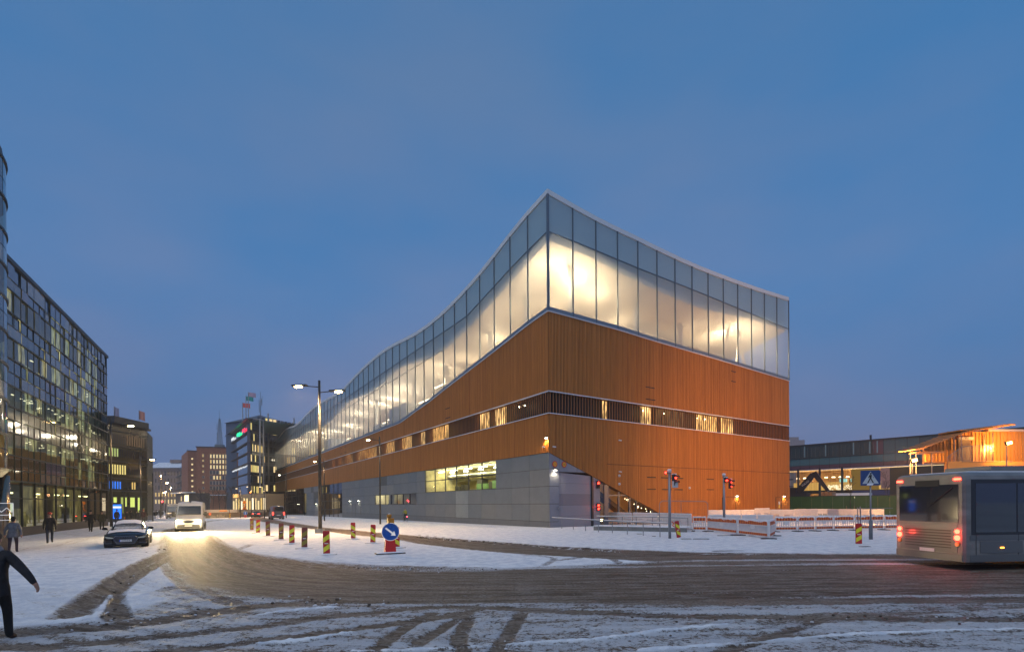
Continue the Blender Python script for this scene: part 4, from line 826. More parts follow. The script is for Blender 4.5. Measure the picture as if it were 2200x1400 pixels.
for j in range(5):
    mb = MB(); mb.obox(Pf(L/2, 4.5+j*3.4, .3), d*L/2, n*.5, UP*.15); ob('balcony', mb, mat('balcony_grey', (.16, .15, .16), .6), g)
    for i in range(6): win_quad(g, Pf, L*(i+.25)/6, L*(i+.75)/6, 5.2+j*3.4, 7.2+j*3.4, WY[4] if (i, j) in ((5, 1), (4, 3), (5, 3)) else (WY[5] if (i+j) % 2 else DKW))
g, Pf, d, n, L = block('kiosk_building', 'low flat roofed pavilion with one bright window beside the brick building', atY(378, 1100, 180), atY(407, 1100, 168), 6.2, 6, mat('far_dark_stone'))
mb = MB(); mb.obox(Pf(L/2, 6.35, 0), d*(L/2+1.2), n*1.5, UP*.14); ob('roof', mb, SNOWM, g); win_quad(g, Pf, L*.66, L*.98, 3.0, 5.6, emit('bright_window', (1, .78, .42), 2.2), METD); win_quad(g, Pf, L*.4, L*.46, 3.6, 5.2, WY[4])
# brick building: short projecting wing and main face
YB = 225.
g, Pf, d, n, L = block('brick_building', 'tall red brick office block with rows of lit windows and a lattice mast', atY(404, 1100, YB), atY(423, 1100, YB+2), 26.0, 30, BRICK)
pa = atY(423, 1100, YB+2); pb = atY(500, 1100, YB+6); off = Vector((pa.x, pa.y, 0))-g.location; dd = Vector((pb.x-pa.x, pb.y-pa.y, 0)); L2 = dd.length; dd.normalize(); n2 = Vector((dd.y, -dd.x, 0)); Pm = lambda s, z, o=0.0: off+dd*s+n2*o+UP*z
mb = MB(); mb.prism([Pm(0, 0), Pm(L2, 0), Pm(L2, 0, -26), Pm(0, 0, -26)], UP*27.8); ob('wall', mb, BRICK, g)
mb = MB(); mb.obox(Pm(L2/2, 27.95, -1), dd*(L2/2+.3), n2*1.4, UP*.18); mb.obox(Pf(L/2, 26.1, -1), d*(L/2+.2), n*1.2, UP*.14); ob('roof_edge', mb, mat('roof_dark', (.09, .06, .05), .6), g)
FRB = mat('sash_white', (.35, .25, .18), .6); wpx = lambda x: (x-423)/77*L2
for k in range(8):
    z = 22.6-k*2.42; win_quad(g, Pf, L*.38, L*.62, z-.45, z+.35, WY[4] if k < 7 else emit('win_bluish', (.6, .85, 1), 1), FRB)
for k in range(8):
    z = 24.3-k*2.42; lit = k not in (4, 6); win_quad(g, Pm, wpx(435.6), wpx(438.8), z-(.9 if k in (0, 7) else .5), z+.5, WY[1] if lit else DKW, FRB)
rowsB = [(24.0, 'lllllll'), (21.6, 'dllllad'), (19.2, 'lllllll'), (16.8, 'nnnllll'), (14.5, 'nllannn'), (12.1, 'nnnnnnn'), (9.8, 'nnnnnnn')]
for z, pat in rowsB:
    for i, ch in enumerate(pat):
        x0 = 451.8+i*6.65; m = {'l': WY[4], 'd': WY[1], 'a': WY[1], 'n': DKW}[ch]; win_quad(g, Pm, wpx(x0), wpx(x0+4.2), z-.95, z+.75, m, FRB)
mb = MB(); mb.obox(Pm(L2*.45, 6.6, 1.8), dd*L2*.42, n2*2.2, UP*.15); ob('canopy', mb, SNOWM, g)
for x in (440, 447): win_quad(g, Pm, wpx(x), wpx(x+5), 3.2, 6.0, WY[4], FRB, o=.3)
mast = thing('lattice_mast', 'tall lattice radio mast on the brick building roof', 'mast', g.location+Pm(wpx(465), 28.1, -6)); mb = MB()
for k in range(14):
    z0, z1 = 1.5+k*.85, 1.5+(k+1)*.85; w0, w1 = .85-.045*k, .85-.045*(k+1)
    for a in (0, 1, 2, 3):
        c0 = Vector(((-1, 1, 1, -1)[a]*w0, (-1, -1, 1, 1)[a]*w0, z0)); c1 = Vector(((-1, 1, 1, -1)[a]*w1, (-1, -1, 1, 1)[a]*w1, z1)); b = (a+1) % 4; e1 = Vector(((-1, 1, 1, -1)[b]*w1, (-1, -1, 1, 1)[b]*w1, z1))
        mb.cyl(c0, c1, .09, n=4); mb.cyl(c0, e1, .05, n=4); mb.cyl(c1, e1, .05, n=4)
mb.cyl((0, 0, 13.3), (0, 0, 17.5), .09, .04, n=5); ob('lattice', mb, mat('mast_steel', (.16, .20, .22), .5), mast)
mb = MB(); mb.box(-1.5, 1.5, -1.5, 1.5, 0, 1.6); ob('base_cabin', mb, mat('mast_steel'), mast)
mb = MB()
for z in (4, 6, 8.5, 10): mb.cyl((-1.2, 0, z), (-1.2, 0, z+1), .14, n=6); mb.cyl((1.1, 0, z+.6), (1.1, 0, z+1.3), .12, n=6)
ob('antenna', mb, mat('mast_steel'), mast, kind='stuff')
# glass office with rooftop letters
TG = glass_mat('teal_glass', (.35, .45, .45), .38, 0)
q0, q1 = atY(495, 1100, 186), atY(539, 1100, 150); p0, p1 = Vector((q0.x, q0.y, 0)), Vector((q1.x, q1.y, 0)); d = (p1-p0); L = d.length; d.normalize(); n = Vector((d.y, -d.x, 0))
g = thing('glass_office', 'blue green glass office with flags and small lit roof letters', 'building', p0); Pf = lambda s, z, o=0.0: d*s+n*o+UP*z
mb = MB(); mb.quad(Pf(0, 0, -.5), Pf(L, 0, -.5), Pf(L, 26, -.5), Pf(0, 26, -.5)); mb.quad(Pf(0, 26.8, 0), Pf(L, 26.8, 0), Pf(L, 26.8, -20), Pf(0, 26.8, -20)); mb.quad(Pf(0, 0), Pf(0, 26.8), Pf(0, 26.8, -20), Pf(0, 0, -20)); ob('wall', mb, mat('teal_back', (.10, .22, .27), .7), g)
for k in range(8):
    z0 = 2.2+k*3.08
    for i in range(5):
        mb = MB(); a, b = L*i/5+.05, L*(i+1)/5-.05; mb.quad(Pf(a, z0+.12), Pf(b, z0+.12), Pf(b, z0+2.98), Pf(a, z0+2.98)); ob('glass_pane', mb, TG, g)
    mb = MB(); mb.obox(Pf(L/2, z0+3.08, .25), d*(L/2+.2), n*.35, UP*.11); ob('floor_band', mb, mat('band_brown', (.08, .06, .06), .6), g)
mb = MB(); mb.obox(Pf(L/2-.5, 27.1, .4), d*(L/2+1.5), n*1.0, UP*.14); ob('roof_edge', mb, METD, g)
rx = math.atan2(d.y, d.x)
for s, w_, m in ((.08, .22, emit('let_white', (.9, .95, 1), .9)), (.44, .16, emit('let_green', (.02, 1, .3), 2.2)), (.70, .13, emit('let_red', (1, .04, .10), 1.6)), (.94, .05, emit('let_orange', (1, .35, .05), 1.2))):
    mb = MB(); rq = random.Random(int(s*100)); k = 6 if w_ > .1 else 1
    for i in range(k): h = rq.uniform(.35, .6); mb.obox(Pf(L*(s+w_*(i+.5)/k), 25.0+s*.2, .3), d*(L*w_/k*.32), n*.04, UP*h)
    ob('roof_letter', mb, m, g, kind='stuff')
mb = MB(); rq = random.Random(6)
for i in range(34): s = L*(.04+.9*i/34); mb.obox(Pf(s, 13.9+rq.uniform(-.15, .15), .1), d*.22, n*.03, UP*rq.uniform(.10, .28))
ob('lit_lettering', mb, emit('let_white'), g, kind='stuff')
# right hand face with open frame and lit floors
e0 = p1; e1v = atY(565, 1100, 157); d2 = (Vector((e1v.x, e1v.y, 0))-e0); LE = d2.length; d2.normalize(); n2 = Vector((d2.y, -d2.x, 0)); off = e0-p0; Pe = lambda s, z, o=0.0: off+d2*s+n2*o+UP*z
mb = MB(); mb.prism([Pe(0.1, -1.5), Pe(LE, -1.5), Pe(LE, -1.5, -1), Pe(0.1, -1.5, -1)], UP*27.5); ob('wall', mb, mat('dark_blue_wall', (.055, .065, .09), .3), g)
rq = random.Random(21)
for k in range(8):
    mb = MB(); mb.obox(Pe(LE/2, 2.3+k*3.08+3, .2), d2*LE/2, n2*.25, UP*.12); ob('floor_band', mb, METD, g)
    for i in range(9):
        lit = rq.random() < (.75 if k in (1, 3, 5) else .22); win_quad(g, Pe, LE*(i+.15)/9, LE*(i+.85)/9, 2.6+k*3.08, 4.6+k*3.08, WY[rq.choice((0, 1, 4))] if lit else DKW)
for s in (1.2, LE*.45): mb = MB(); mb.cyl(Pe(s, 0, 2.2), Pe(s, 27.5, 2.2), .22, n=6); ob('mast_column', mb, mat('frame_grey', (.30, .29, .28), .5), g)
mb = MB(); mb.cyl(Pe(0, 27.4, .2), Pe(LE*.45, 27.4, 2.2), .15, n=5); mb.cyl(Pe(LE*.45, 23.5, 2.2), Pe(LE*.9, 22.6, 0), .12, n=5); ob('top_beam', mb, mat('frame_grey'), g)
# second taller tower behind
t0, t1 = atY(553, 1100, 175), atY(664, 1100, 195)
g, Pf, d, n, L = block('glass_tower', 'dark blue glass tower with hipped roof behind the library far end', t0, t1, 31, 16, mat('tower_wall', (.07, .095, .14), .3))
mb = MB(); mb.add([Pf(-.8, 31, .8), Pf(L+.8, 31, .8), Pf(L+.8, 31, -16), Pf(-.8, 31, -16), Pf(L*.30, 34.3, -7), Pf(L*.5, 34.3, -9)], [(0, 1, 5, 4), (1, 2, 5), (2, 3, 4, 5), (3, 0, 4)]); mb.obox(Pf(L/2, 30.9, 0), d*(L/2+.9), n*1.2, UP*.2); ob('roof', mb, mat('tower_roof', (.07, .07, .08), .5), g)
for k in range(9):
    mb = MB(); mb.obox(Pf(L/2, 3.1+k*3.3, .1), d*L/2, n*.12, UP*.09); ob('floor_band', mb, METD, g)
    for i in range(14):
        lit = rq.random() < (.35 if k < 7 else .15) and i < 6; win_quad(g, Pf, L*(i+.12)/14, L*(i+.88)/14, 3.6+k*3.3, 5.7+k*3.3, WY[rq.choice((0, 4, 1))] if lit else DKW)
for s in (L*.13, L*.62): mb = MB(); mb.cyl(Pf(s, 0, 2), Pf(s, 33.5, 2), .25, n=6); ob('mast_column', mb, mat('frame_grey'), g)
am = thing('roof_antenna', 'slim antenna mast on the dark glass tower roof', 'mast', g.location+Pf(L*.28, 34, -6)); mb = MB(); mb.cyl((0, 0, -.5), (0, 0, 8.5), .16, .06, n=5); mb.cyl((-.5, 0, 1), (-.5, 0, 5.5), .12, n=5); mb.cyl((.45, 0, 3.5), (.45, 0, 6), .14, n=5); mb.cyl((-.5, 0, 3), (0, 0, 3.1), .06, n=4); mb.cyl((0, 0, 4.5), (.9, 0, 6.8), .06, n=4); ob('pole', mb, mat('mast_steel'), am)
# lit shops at street level along the left of the tunnel wall
g, Pf, d, n, L = block('shop_row', 'low row of brightly lit shop fronts under the glass office', atY(500, 1100, 150), atY(572, 1100, 138), 5.2, 5, mat('shop_beige', (.42, .27, .13), .7))
for i in range(12): win_quad(g, Pf, L*(i+.12)/12, L*(i+.88)/12, .8, 4.1 if i % 3 else 3.4, WY[4] if i % 4 < 2 else (WY[1] if i % 4 == 2 else emit('shop_bright', (1, .80, .50), 1.6)), METD, name='shop_window')
mb = MB(); mb.obox(Pf(L*.12, 4.8, .2), d*1.6, n*.08, UP*.5); ob('shop_sign', mb, emit('shop_sign_amber', (1, .55, .15), 1.4), g)
# ---------------------------------------------------------------- flags
def flagpole(label, p, h, fc, fl=2.0, dr=1, rz=0, group=None, hang=False):
    g = thing('flagpole', label, 'flagpole', p, rz, group); mb = MB(); mb.cyl((0, 0, 0), (0, 0, h), .07 if p.y < 130 else .16, .04 if p.y < 130 else .12, n=6); ob('pole', mb, mat('pole_pale', (.35, .34, .33), .5), g)
    mb = MB(); rings = []
    if hang:
        for i in range(8): z = h-.2-i*.62; k = math.sin(PI*min(i/5.5, 1)); rings.append([(-.02, 0, z), (-.55*k*dr-.1, .06*math.sin(i), z-.25), (-1.05*k*dr-.15, .05, z-.5)])
    else:
        for i in range(7): x = dr*fl*i/6; rings.append([(x, .12*math.sin(i*1.1), h-.1-.10*i*.5), (x, .12*math.sin(i*1.1+.4), h-.8-.1*i*.5), (x, .12*math.sin(i*1.1+.8), h-1.5-.12*i*.5)])
    mb.loft(rings, closed=False, caps=False); ob('flag', mb, fc, g, smooth=True); return g
FW_ = mat('flag_white', (.62, .62, .70), .7, noise=(1.2, .3)); 
flagpole('tallest white company flag nearest the dark lamp mast', at(265.5, 1117), 10.6, FW_, rz=.2, group='white hanging flags', hang=True, dr=1.2)
flagpole('middle one of three hanging white flags', at(270.5, 1116), 10.0, FW_, group='white hanging flags', hang=True, dr=.6)
flagpole('shortest of three hanging white flags, on the right', at(275, 1115.5), 9.6, FW_, group='white hanging flags', hang=True, dr=.5)
LB = thing  # roof flags
flagpole('pale flag on the left of the dark glass office roof', atY(245.5, 912, 80), 2.9, mat('flag_grey', (.35, .33, .45), .7), .7)
flagpole('small pinkish flag on the right of the dark glass office roof', atY(299, 921, 84), 3.1, mat('flag_pink', (.6, .28, .22), .7), .9)
for px, h, c, lb in ((521.5, 7.0, (.75, .12, .10), 'red flag on the blue green glass office roof'), (528.6, 8.6, (.02, .30, .26), 'green flag on the blue green glass office roof'), (533.8, 9.4, (.45, .30, .38), 'pale pink flag tallest on the glass office roof')):
    flagpole(lb, atY(px, 911-(px-521.5)*.55, 166), h, mat('flag_'+lb.split()[0], c, .7, emis=c, es=.0), 2.4)
# ================================================================ right side: concert hall, hoarding, site cabins
q0, q1 = atY(1680, 1080, 115.5), atY(2330, 1080, 82); p0 = Vector((q0.x, q0.y, 0)); d = Vector((q1.x, q1.y, 0))-p0; L = d.length; d.normalize(); n = Vector((d.y, -d.x, 0))
hall = thing('concert_hall', 'long low dark glass concert hall with lit foyer behind the green hoarding', 'building', p0); Pf = lambda s, z, o=0.0: d*s+n*o+UP*z
def hx(px):   # px at the facade -> s
    r = ray(px, 1070); A = np.array([[r.x, -d.x], [r.y, -d.y]]); return float(np.linalg.solve(A, [p0.x, p0.y])[1])
zt = 14.3
for nm, z0, z1, c, ro in (('top_band', 11.4, zt, (.035, .055, .06), .35), ('glass_band', 9.9, 11.4, (.07, .14, .155), .25), ('maroon_band', 9.0, 9.9, (.10, .045, .06), .35)):
    for i in range(24):
        a, b = L*i/24, L*(i+1)/24; mb = MB(); mb.quad(Pf(a+.04, z0+.03), Pf(b-.04, z0+.03), Pf(b-.04, z1-.03), Pf(a+.04, z1-.03)); k = 'm' if (nm == 'top_band' and i == 9) else ('t' if i in (10, 11, 12) and nm == 'top_band' else '')
        cc = (.12, .05, .07) if k == 'm' else (.06, .10, .11) if k == 't' else c; ob('facade_panel', mb, mat(nm+k, cc, ro, spec=.7), hall)
mb = MB(); mb.quad(Pf(0, 9, -.1), Pf(L, 9, -.1), Pf(L, zt, -.1), Pf(0, zt, -.1)); mb.quad(Pf(0, zt, 0), Pf(L, zt, 0), Pf(L, zt, -30), Pf(0, zt, -30)); mb.obox(Pf(L/2, zt+.08, 0), d*L/2, n*.3, UP*.1); mb.quad(Pf(0, 0, -14), Pf(L, 0, -14), Pf(L, 9, -14), Pf(0, 9, -14)); ob('wall', mb, mat('hall_dark', (.03, .03, .03), .6), hall)
mb = MB()
for s in np.arange(.5, hx(1885), .8): mb.obox(Pf(s, 12.7, .12), d*.05, n*.10, UP*1.0)
mb.obox(Pf(hx(1885)/2, 11.6, .15), d*hx(1885)/2, n*.08, UP*.05); ob('louvre_blade', mb, mat('louvre_grey', (.06, .075, .08), .5), hall, kind='stuff')
for px in (1730, 1775, 1835, 1870, 1886): mb = MB(); mb.obox(Pf(hx(px), 12.9, .2), d*.10, n*.1, UP*1.2); ob('bracket', mb, mat('louvre_light', (.18, .26, .28), .5), hall)
mb = MB(); mb.quad(Pf(0, .1, -9), Pf(L, .1, -9), Pf(L, 8.9, -9), Pf(0, 8.9, -9)); mb.quad(Pf(0, .1, 0), Pf(L, .1, 0), Pf(L, .1, -9), Pf(0, .1, -9)); mb.quad(Pf(0, 8.9, 0), Pf(L, 8.9, 0), Pf(L, 8.9, -9), Pf(0, 8.9, -9)); ob('foyer_wall', mb, mat('foyer_tan', (.40, .26, .13), .7, noise=(.3, .4)), hall)
mb = MB(); mb.obox(Pf(L/2, 8.75, -.3), d*L/2, n*.05, UP*.05); ob('strip_light', mb, emit('eave_strip', (1, .72, .36), 1.4), hall)
HG = glass_mat('hall_glass', (.80, .74, .62), .06, 0); sE = hx(1830)
for i in range(15): a, b = sE*i/15, sE*(i+1)/15; mb = MB(); mb.quad(Pf(a+.03, .2), Pf(b-.03, .2), Pf(b-.03, 8.9), Pf(a+.03, 8.9)); ob('foyer_pane', mb, HG, hall)
for px in (1717, 1763, 1811): mb = MB(); mb.cyl(Pf(hx(px), 0, .5), Pf(hx(px), 9.2, .5), .22, n=8); ob('column', mb, BLACKM, hall)
for px in (1706, 1721, 1736, 1751, 1767, 1783, 1798, 1814):
    mb = MB(); s = hx(px); mb.cyl(Pf(s, 7.4, -2.5), Pf(s, 8.9, -2.5), .015, n=4); mb.cyl(Pf(s, 7.2, -2.5), Pf(s, 7.4, -2.5), .35, .25, n=10, mi=1); ob('pendant_lamp', mb, [BLACKM, emit('pendant_glow', (1, .9, .65), 6)], hall)
mb = MB(); mb.obox(Pf(hx(1790), 5.4, -4), d*9, n*.1, UP*.9); ob('bar_back', mb, emit('bar_glow', (1, .60, .16), .7), hall); mb = MB(); rq = random.Random(5)
for k in range(60): mb.obox(Pf(hx(rq.uniform(1766, 1828)), 5.0+rq.uniform(-.5, .5), -3.7), d*.12, n*.1, UP*rq.uniform(.1, .35))
ob('bar_glass', mb, emit('bar_items', (1, .86, .6), 1.5), hall, kind='stuff')
mb = MB(); mb.obox(Pf(hx(1790), 4.2, -3.6), d*10, n*.5, UP*.35); ob('balcony_edge', mb, mat('hall_dark'), hall)
for px in (1800, 1824): mb = MB(); mb.obox(Pf(hx(px), 6.6, -3.9), d*.7, n*.05, UP*.35); ob('screen', mb, emit('cyan_screen', (.3, .8, .9), 1.2), hall)
for s, p_ in ((3, 700), (12, 800), (21, 700)): lamp('POINT', Pf(s, 6.9, -5), p_, (1, .66, .28), hall, .4, 'foyer_light')
for a, b, z0, z1, c in ((1830, 1889, 4.4, 8.7, (.45, .26, .03)), (1893, 1912, 4.6, 8.7, (.36, .20, .18)), (1830, 1912, 3.0, 4.3, (.06, .06, .12)), (1912, 2400, 3.0, 8.7, (.05, .04, .025))):
    mb = MB(); mb.quad(Pf(hx(a), z0, .04), Pf(hx(b) if b < 2300 else L, z0, .04), Pf(hx(b) if b < 2300 else L, z1, .04), Pf(hx(a), z1, .04)); ob('colour_panel', mb, mat('cp_%d%d' % (a, z0), c, .4), hall)
mb = MB(); mb.cyl(Pf(hx(1863), zt, -3), Pf(hx(1863), zt+1.4, -3), .2, n=6); ob('flue', mb, METD, hall)
o = thing('distant_building', 'tiny pale rooftop just right of the timber end wall', 'building', atY(1700, 1070, 260)); mb = MB(); mb.box(-3, 7, 0, 5, -6, 29.5); mb.box(-3, 4, 0, 5, 29.5, 31.0); ob('wall', mb, mat('pale_far', (.32, .25, .24), .8), o)
# hoarding: green sheets
h0, h1 = atY(1640, 1068, 82), atY(2360, 1068, 58); p0 = Vector((h0.x, h0.y, 0)); dh = Vector((h1.x, h1.y, 0))-p0; LH = dh.length; dh.normalize(); nh = Vector((dh.y, -dh.x, 0))
hf = thing('site_hoarding', 'solid dark green construction hoarding behind the white barriers', 'fence', p0); GRN = mat('hoarding_green', (.028, .085, .022), .5, noise=(.6, .15))
for i in range(26): a, b = LH*i/26, LH*(i+1)/26; mb = MB(); mb.obox(dh*(a+b)/2+UP*1.5, dh*((b-a)/2-.012), nh*.02, UP*1.42); ob('hoarding_panel', mb, GRN, hf)
mb = MB(); mb.obox(dh*LH/2+UP*2.95, dh*LH/2, nh*.06, UP*.03); ob('top_rail', mb, METD, hf)
def hp(px, z, o=0.0): r = ray(px, 1070); A = np.array([[r.x, -dh.x], [r.y, -dh.y]]); s = float(np.linalg.solve(A, [p0.x, p0.y])[1]); return p0+dh*s+nh*o+UP*z
# excavator arm, timber stack, lit shed behind it
ex = thing('excavator', 'dark excavator arm reaching over the green hoarding', 'excavator', hp(1680, 0, -9)); e = lambda px, z: hp(px, z, -9)-ex.location
EXM = mat('excavator_dark', (.035, .032, .035), .4); mb = MB()
def beam(mb, a, b, w0, w1, th=.2):
    a, b = Vector(a), Vector(b); dv = (b-a).normalized(); u = dv.cross(nh).normalized(); mb.loft([[p+u*w+nh*th, p+u*w-nh*th, p-u*w-nh*th, p-u*w+nh*th] for p, w in ((a, w0), (b, w1))])
beam(mb, e(1680, 3.6), e(1716, 6.6), .55, .42); beam(mb, e(1716, 6.6), e(1722, 6.7), .42, .3); ob('boom', mb, EXM, ex); mb = MB(); beam(mb, e(1718, 6.9), e(1752, 3.7), .42, .22); ob('stick', mb, EXM, ex)
mb = MB(); mb.cyl(e(1700, 4.9), e(1713, 6.9), .09, n=6); mb.cyl(e(1718, 6.9), e(1744, 4.6), .08, n=6); ob('hydraulic_ram', mb, METG, ex); mb = MB(); mb.prism([e(1745, 2.9), e(1752, 3.9), e(1757, 3.6), e(1756, 3.0)], nh*.8); ob('bucket', mb, METG, ex)
mb = MB(); mb.obox(e(1672, 2.3), dh*2.2, nh*1.3, UP*1.3); mb.obox(e(1668, 3.9), dh*.8, nh*.6, UP*.6); ob('cab', mb, EXM, ex)
text('lettering', 'VOLVO', .42, mat('let_pale', (.6, .6, .6), .5), ex, e(1699, 5.15)+nh*.23, (PI/2, -math.radians(38), math.atan2(dh.y, dh.x)))
ls = thing('lumber_stack', 'stack of boards standing above the green hoarding', 'lumber', hp(1767, 0, -4)); rq = random.Random(3)
for k in range(9):
    for j in range(3): mb = MB(); mb.obox(UP*(2.2+k*.17)+dh*(j-1)*.5+dh*rq.uniform(-.03, .03), dh*.24, nh*1.2, UP*.07); ob('board', mb, mat('lumber', (.42, .22, .11), .7, noise=(3, .2)), ls)
for j in (-.5, .5): mb = MB(); mb.obox(UP*1.05+dh*j, dh*.1, nh*1.0, UP*1.05); ob('bearer', mb, mat('lumber'), ls)
sh = thing('site_shed', 'low snow roofed site shed with lit slits behind the hoarding', 'shed', hp(1808, 0, -8)); mb = MB(); mb.obox(UP*1.5, dh*2.2, nh*1.2, UP*1.5); ob('wall', mb, mat('shed_grey', (.2, .2, .22), .6), sh); mb = MB(); mb.obox(UP*3.2, dh*2.4, nh*1.5, UP*.22); ob('roof_snow', mb, SNOWM, sh); mb = MB(); mb.obox(UP*2.75-dh*1.6+nh*1.22, dh*.35, nh*.02, UP*.15); mb.obox(UP*2.75+dh*.3+nh*1.22, dh*.5, nh*.02, UP*.12); ob('lit_slit', mb, emit('slit_glow', (1, .9, .55), 3), sh)
# stacked site cabins under sodium floodlights
CY_ = 43.; cab = thing('site_cabins', 'orange lit stacked site cabins with covered stair and railing behind the bus', 'site cabin', (34.5, CY_, 0), math.radians(4))
cx = lambda px: (px-1100)/1104*CY_-34.5
CABM = mat('cabin_yellow', (.50, .24, .06), .6, bump=(40, .2)); zz = lambda py: (1074-py)/1104*CY_+2.2
for lev in (0, 2.75):
    mb = MB(); mb.prism([(cx(2040), 0, lev+.03), (cx(2560), 0, lev+.03), (cx(2560), 0, lev+2.7), (cx(2040), 0, lev+2.7)], (2.0, 2.4, 0)); ob('cabin', mb, CABM, cab)
mb = MB(); mb.prism([(cx(2018), 1.3, 5.5), (cx(2560), 1.3, 5.5), (cx(2560), 1.3, 8.15), (cx(2072), 1.3, 8.15), (cx(2018), 1.3, 6.9)], (2.0, 2.4, 0)); ob('cabin', mb, CABM, cab)
mb = MB(); mb.box(cx(2165), cx(2560), 1.1, 6, 8.16, 8.34); ob('cabin_roof', mb, mat('roof_grey_snow', (.45, .40, .40), .7), cab)
mb = MB()
for k in range(46): x = cx(2020)+k*.33; mb.box(x, x+.05, 1.24, 1.3, 5.55, min(8.1, 6.85+max(0, x-cx(2018))*.6))
ob('cladding_rib', mb, CABM, cab, kind='stuff')
mb = MB(); mb.box(cx(2072), cx(2190), .0, 1.3, 5.35, 5.48); ob('platform', mb, mat('platform_grey', (.35, .3, .25), .7), cab)
mb = MB()
for k in range(22): x = cx(2076)+(cx(2146)-cx(2076))*k/21; mb.cyl((x, .05, 5.5), (x, .05, 6.75+(.12*k/21)), .018, n=4)
mb.cyl((cx(2076), .05, 6.72), (cx(2146), .05, 6.88), .03, n=5); ob('railing', mb, METG, cab)
mb = MB()
for k in range(10): x = cx(2040)+(cx(2074)-cx(2040))*k/9; z = 4.6+.9*k/9; mb.cyl((x, .05, z), (x, .05, z+1.2), .018, n=4)
mb.cyl((cx(2040), .05, 5.8), (cx(2074), .05, 6.7), .03, n=5); ob('stair_rail', mb, METG, cab)
mb = MB()
for px, zb in ((1970, 3), (1980, 3), (2006, 3), (2074, 5.5), (2083, 5.5), (2147, 5.5), (2155, 5.5)): mb.cyl((cx(px), .1 if px not in (1980, 2083, 2155) else 1.1, zb), (cx(px), .1 if px not in (1980, 2083, 2155) else 1.1, zz(968) if px < 2010 else zz(928)), .04, n=6)
mb.cyl((cx(1970), .1, zz(973)), (cx(2020), .1, zz(968)), .03, n=5); ob('scaffold_post', mb, METG, cab)
CORR = mat('corrugated_sheet', (.42, .20, .07), .5, noise=(1.5, .2))
def corr(x0, z0, x1, z1, name):
    n_ = 9
    for k in range(n_):
        a, b = k/n_, (k+1)/n_; mb = MB(); mb.add([(x0+(x1-x0)*a, -.6, z0+(z1-z0)*a+.05), (x0+(x1-x0)*(b+.02), -.6, z0+(z1-z0)*b), (x0+(x1-x0)*(b+.02), 1.6, z0+(z1-z0)*b-.02), (x0+(x1-x0)*a, 1.6, z0+(z1-z0)*a+.02)], [(0, 1, 2, 3)])
        mb.prism([(x0+(x1-x0)*a, -.6, z0+(z1-z0)*a+.05), (x0+(x1-x0)*(b+.02), -.6, z0+(z1-z0)*b), (x0+(x1-x0)*(b+.02), -.6, z0+(z1-z0)*b-.10), (x0+(x1-x0)*a, -.6, z0+(z1-z0)*a-.06)], (0, 2.2, -.04)); ob(name, mb, CORR, cab)
corr(cx(1963), zz(965), cx(2082), zz(922), 'roof_sheet'); corr(cx(2058), zz(925), cx(2178), zz(911), 'roof_sheet')
mb = MB(); mb.box(cx(1972), cx(2024), -.3, .9, zz(972), zz(969.5)); ob('lower_canopy', mb, CORR, cab)
mb = MB(); mb.box(cx(2096), cx(2124), 1.2, 1.29, 5.5, zz(941)); ob('door', mb, mat('door_brown', (.14, .10, .08), .6), cab)
mb = MB(); mb.box(cx(2093), cx(2127), 1.0, 1.2, zz(941)+.02, zz(934)); ob('name_board', mb, mat('board_white', (.6, .55, .48), .6), cab); text('lettering', 'YIT', .26, BLACKM, cab, (cx(2110), .98, zz(937.5)), (PI/2, 0, 0))
def flood(label, px, py, Y, pw, aim, h):
    p = atY(px, py, Y); g = thing('floodlight', label, 'floodlight', (p.x, p.y, 0)); mb = MB(); mb.cyl((0, .15, p.z-h), (0, .15, p.z+.1), .05, n=6); ob('post', mb, METG, g)
    mb = MB(); mb.obox((0, 0, p.z), (.22, 0, .06), (0, .10, 0), (-.04, 0, .14)); ob('housing', mb, METD, g); mb = MB(); mb.obox((0, -.12, p.z-.02), (.18, 0, .05), (0, .02, 0), (-.03, 0, .09)); ob('lens', mb, emit('sodium_glow', (1, .50, .10), 45), g)
    lamp('POINT', (aim[0], aim[1], p.z+aim[2]), pw, (1, .42, .07), g, .12, 'sodium_light')
flood('sodium floodlight at the foot of the cabin stair roof', 1963, 988, 42.0, 750, (-.25, -.35, -.05), 6.5); flood('sodium floodlight glaring on the cabin wall at the right edge', 2166, 951, 42.5, 1100, (.5, .0, -.2), 3)
p = atY(1963, 988, 42.0); fl = lamp('SPOT', (p.x-.5, p.y+.2, p.z+.1), 11500, (1, .44, .11), None, .15, 'sodium_beam', None, 160)
fl.rotation_euler = (Vector((30.5, 62, 3.5))-fl.location).to_track_quat('-Z', 'Y').to_euler()
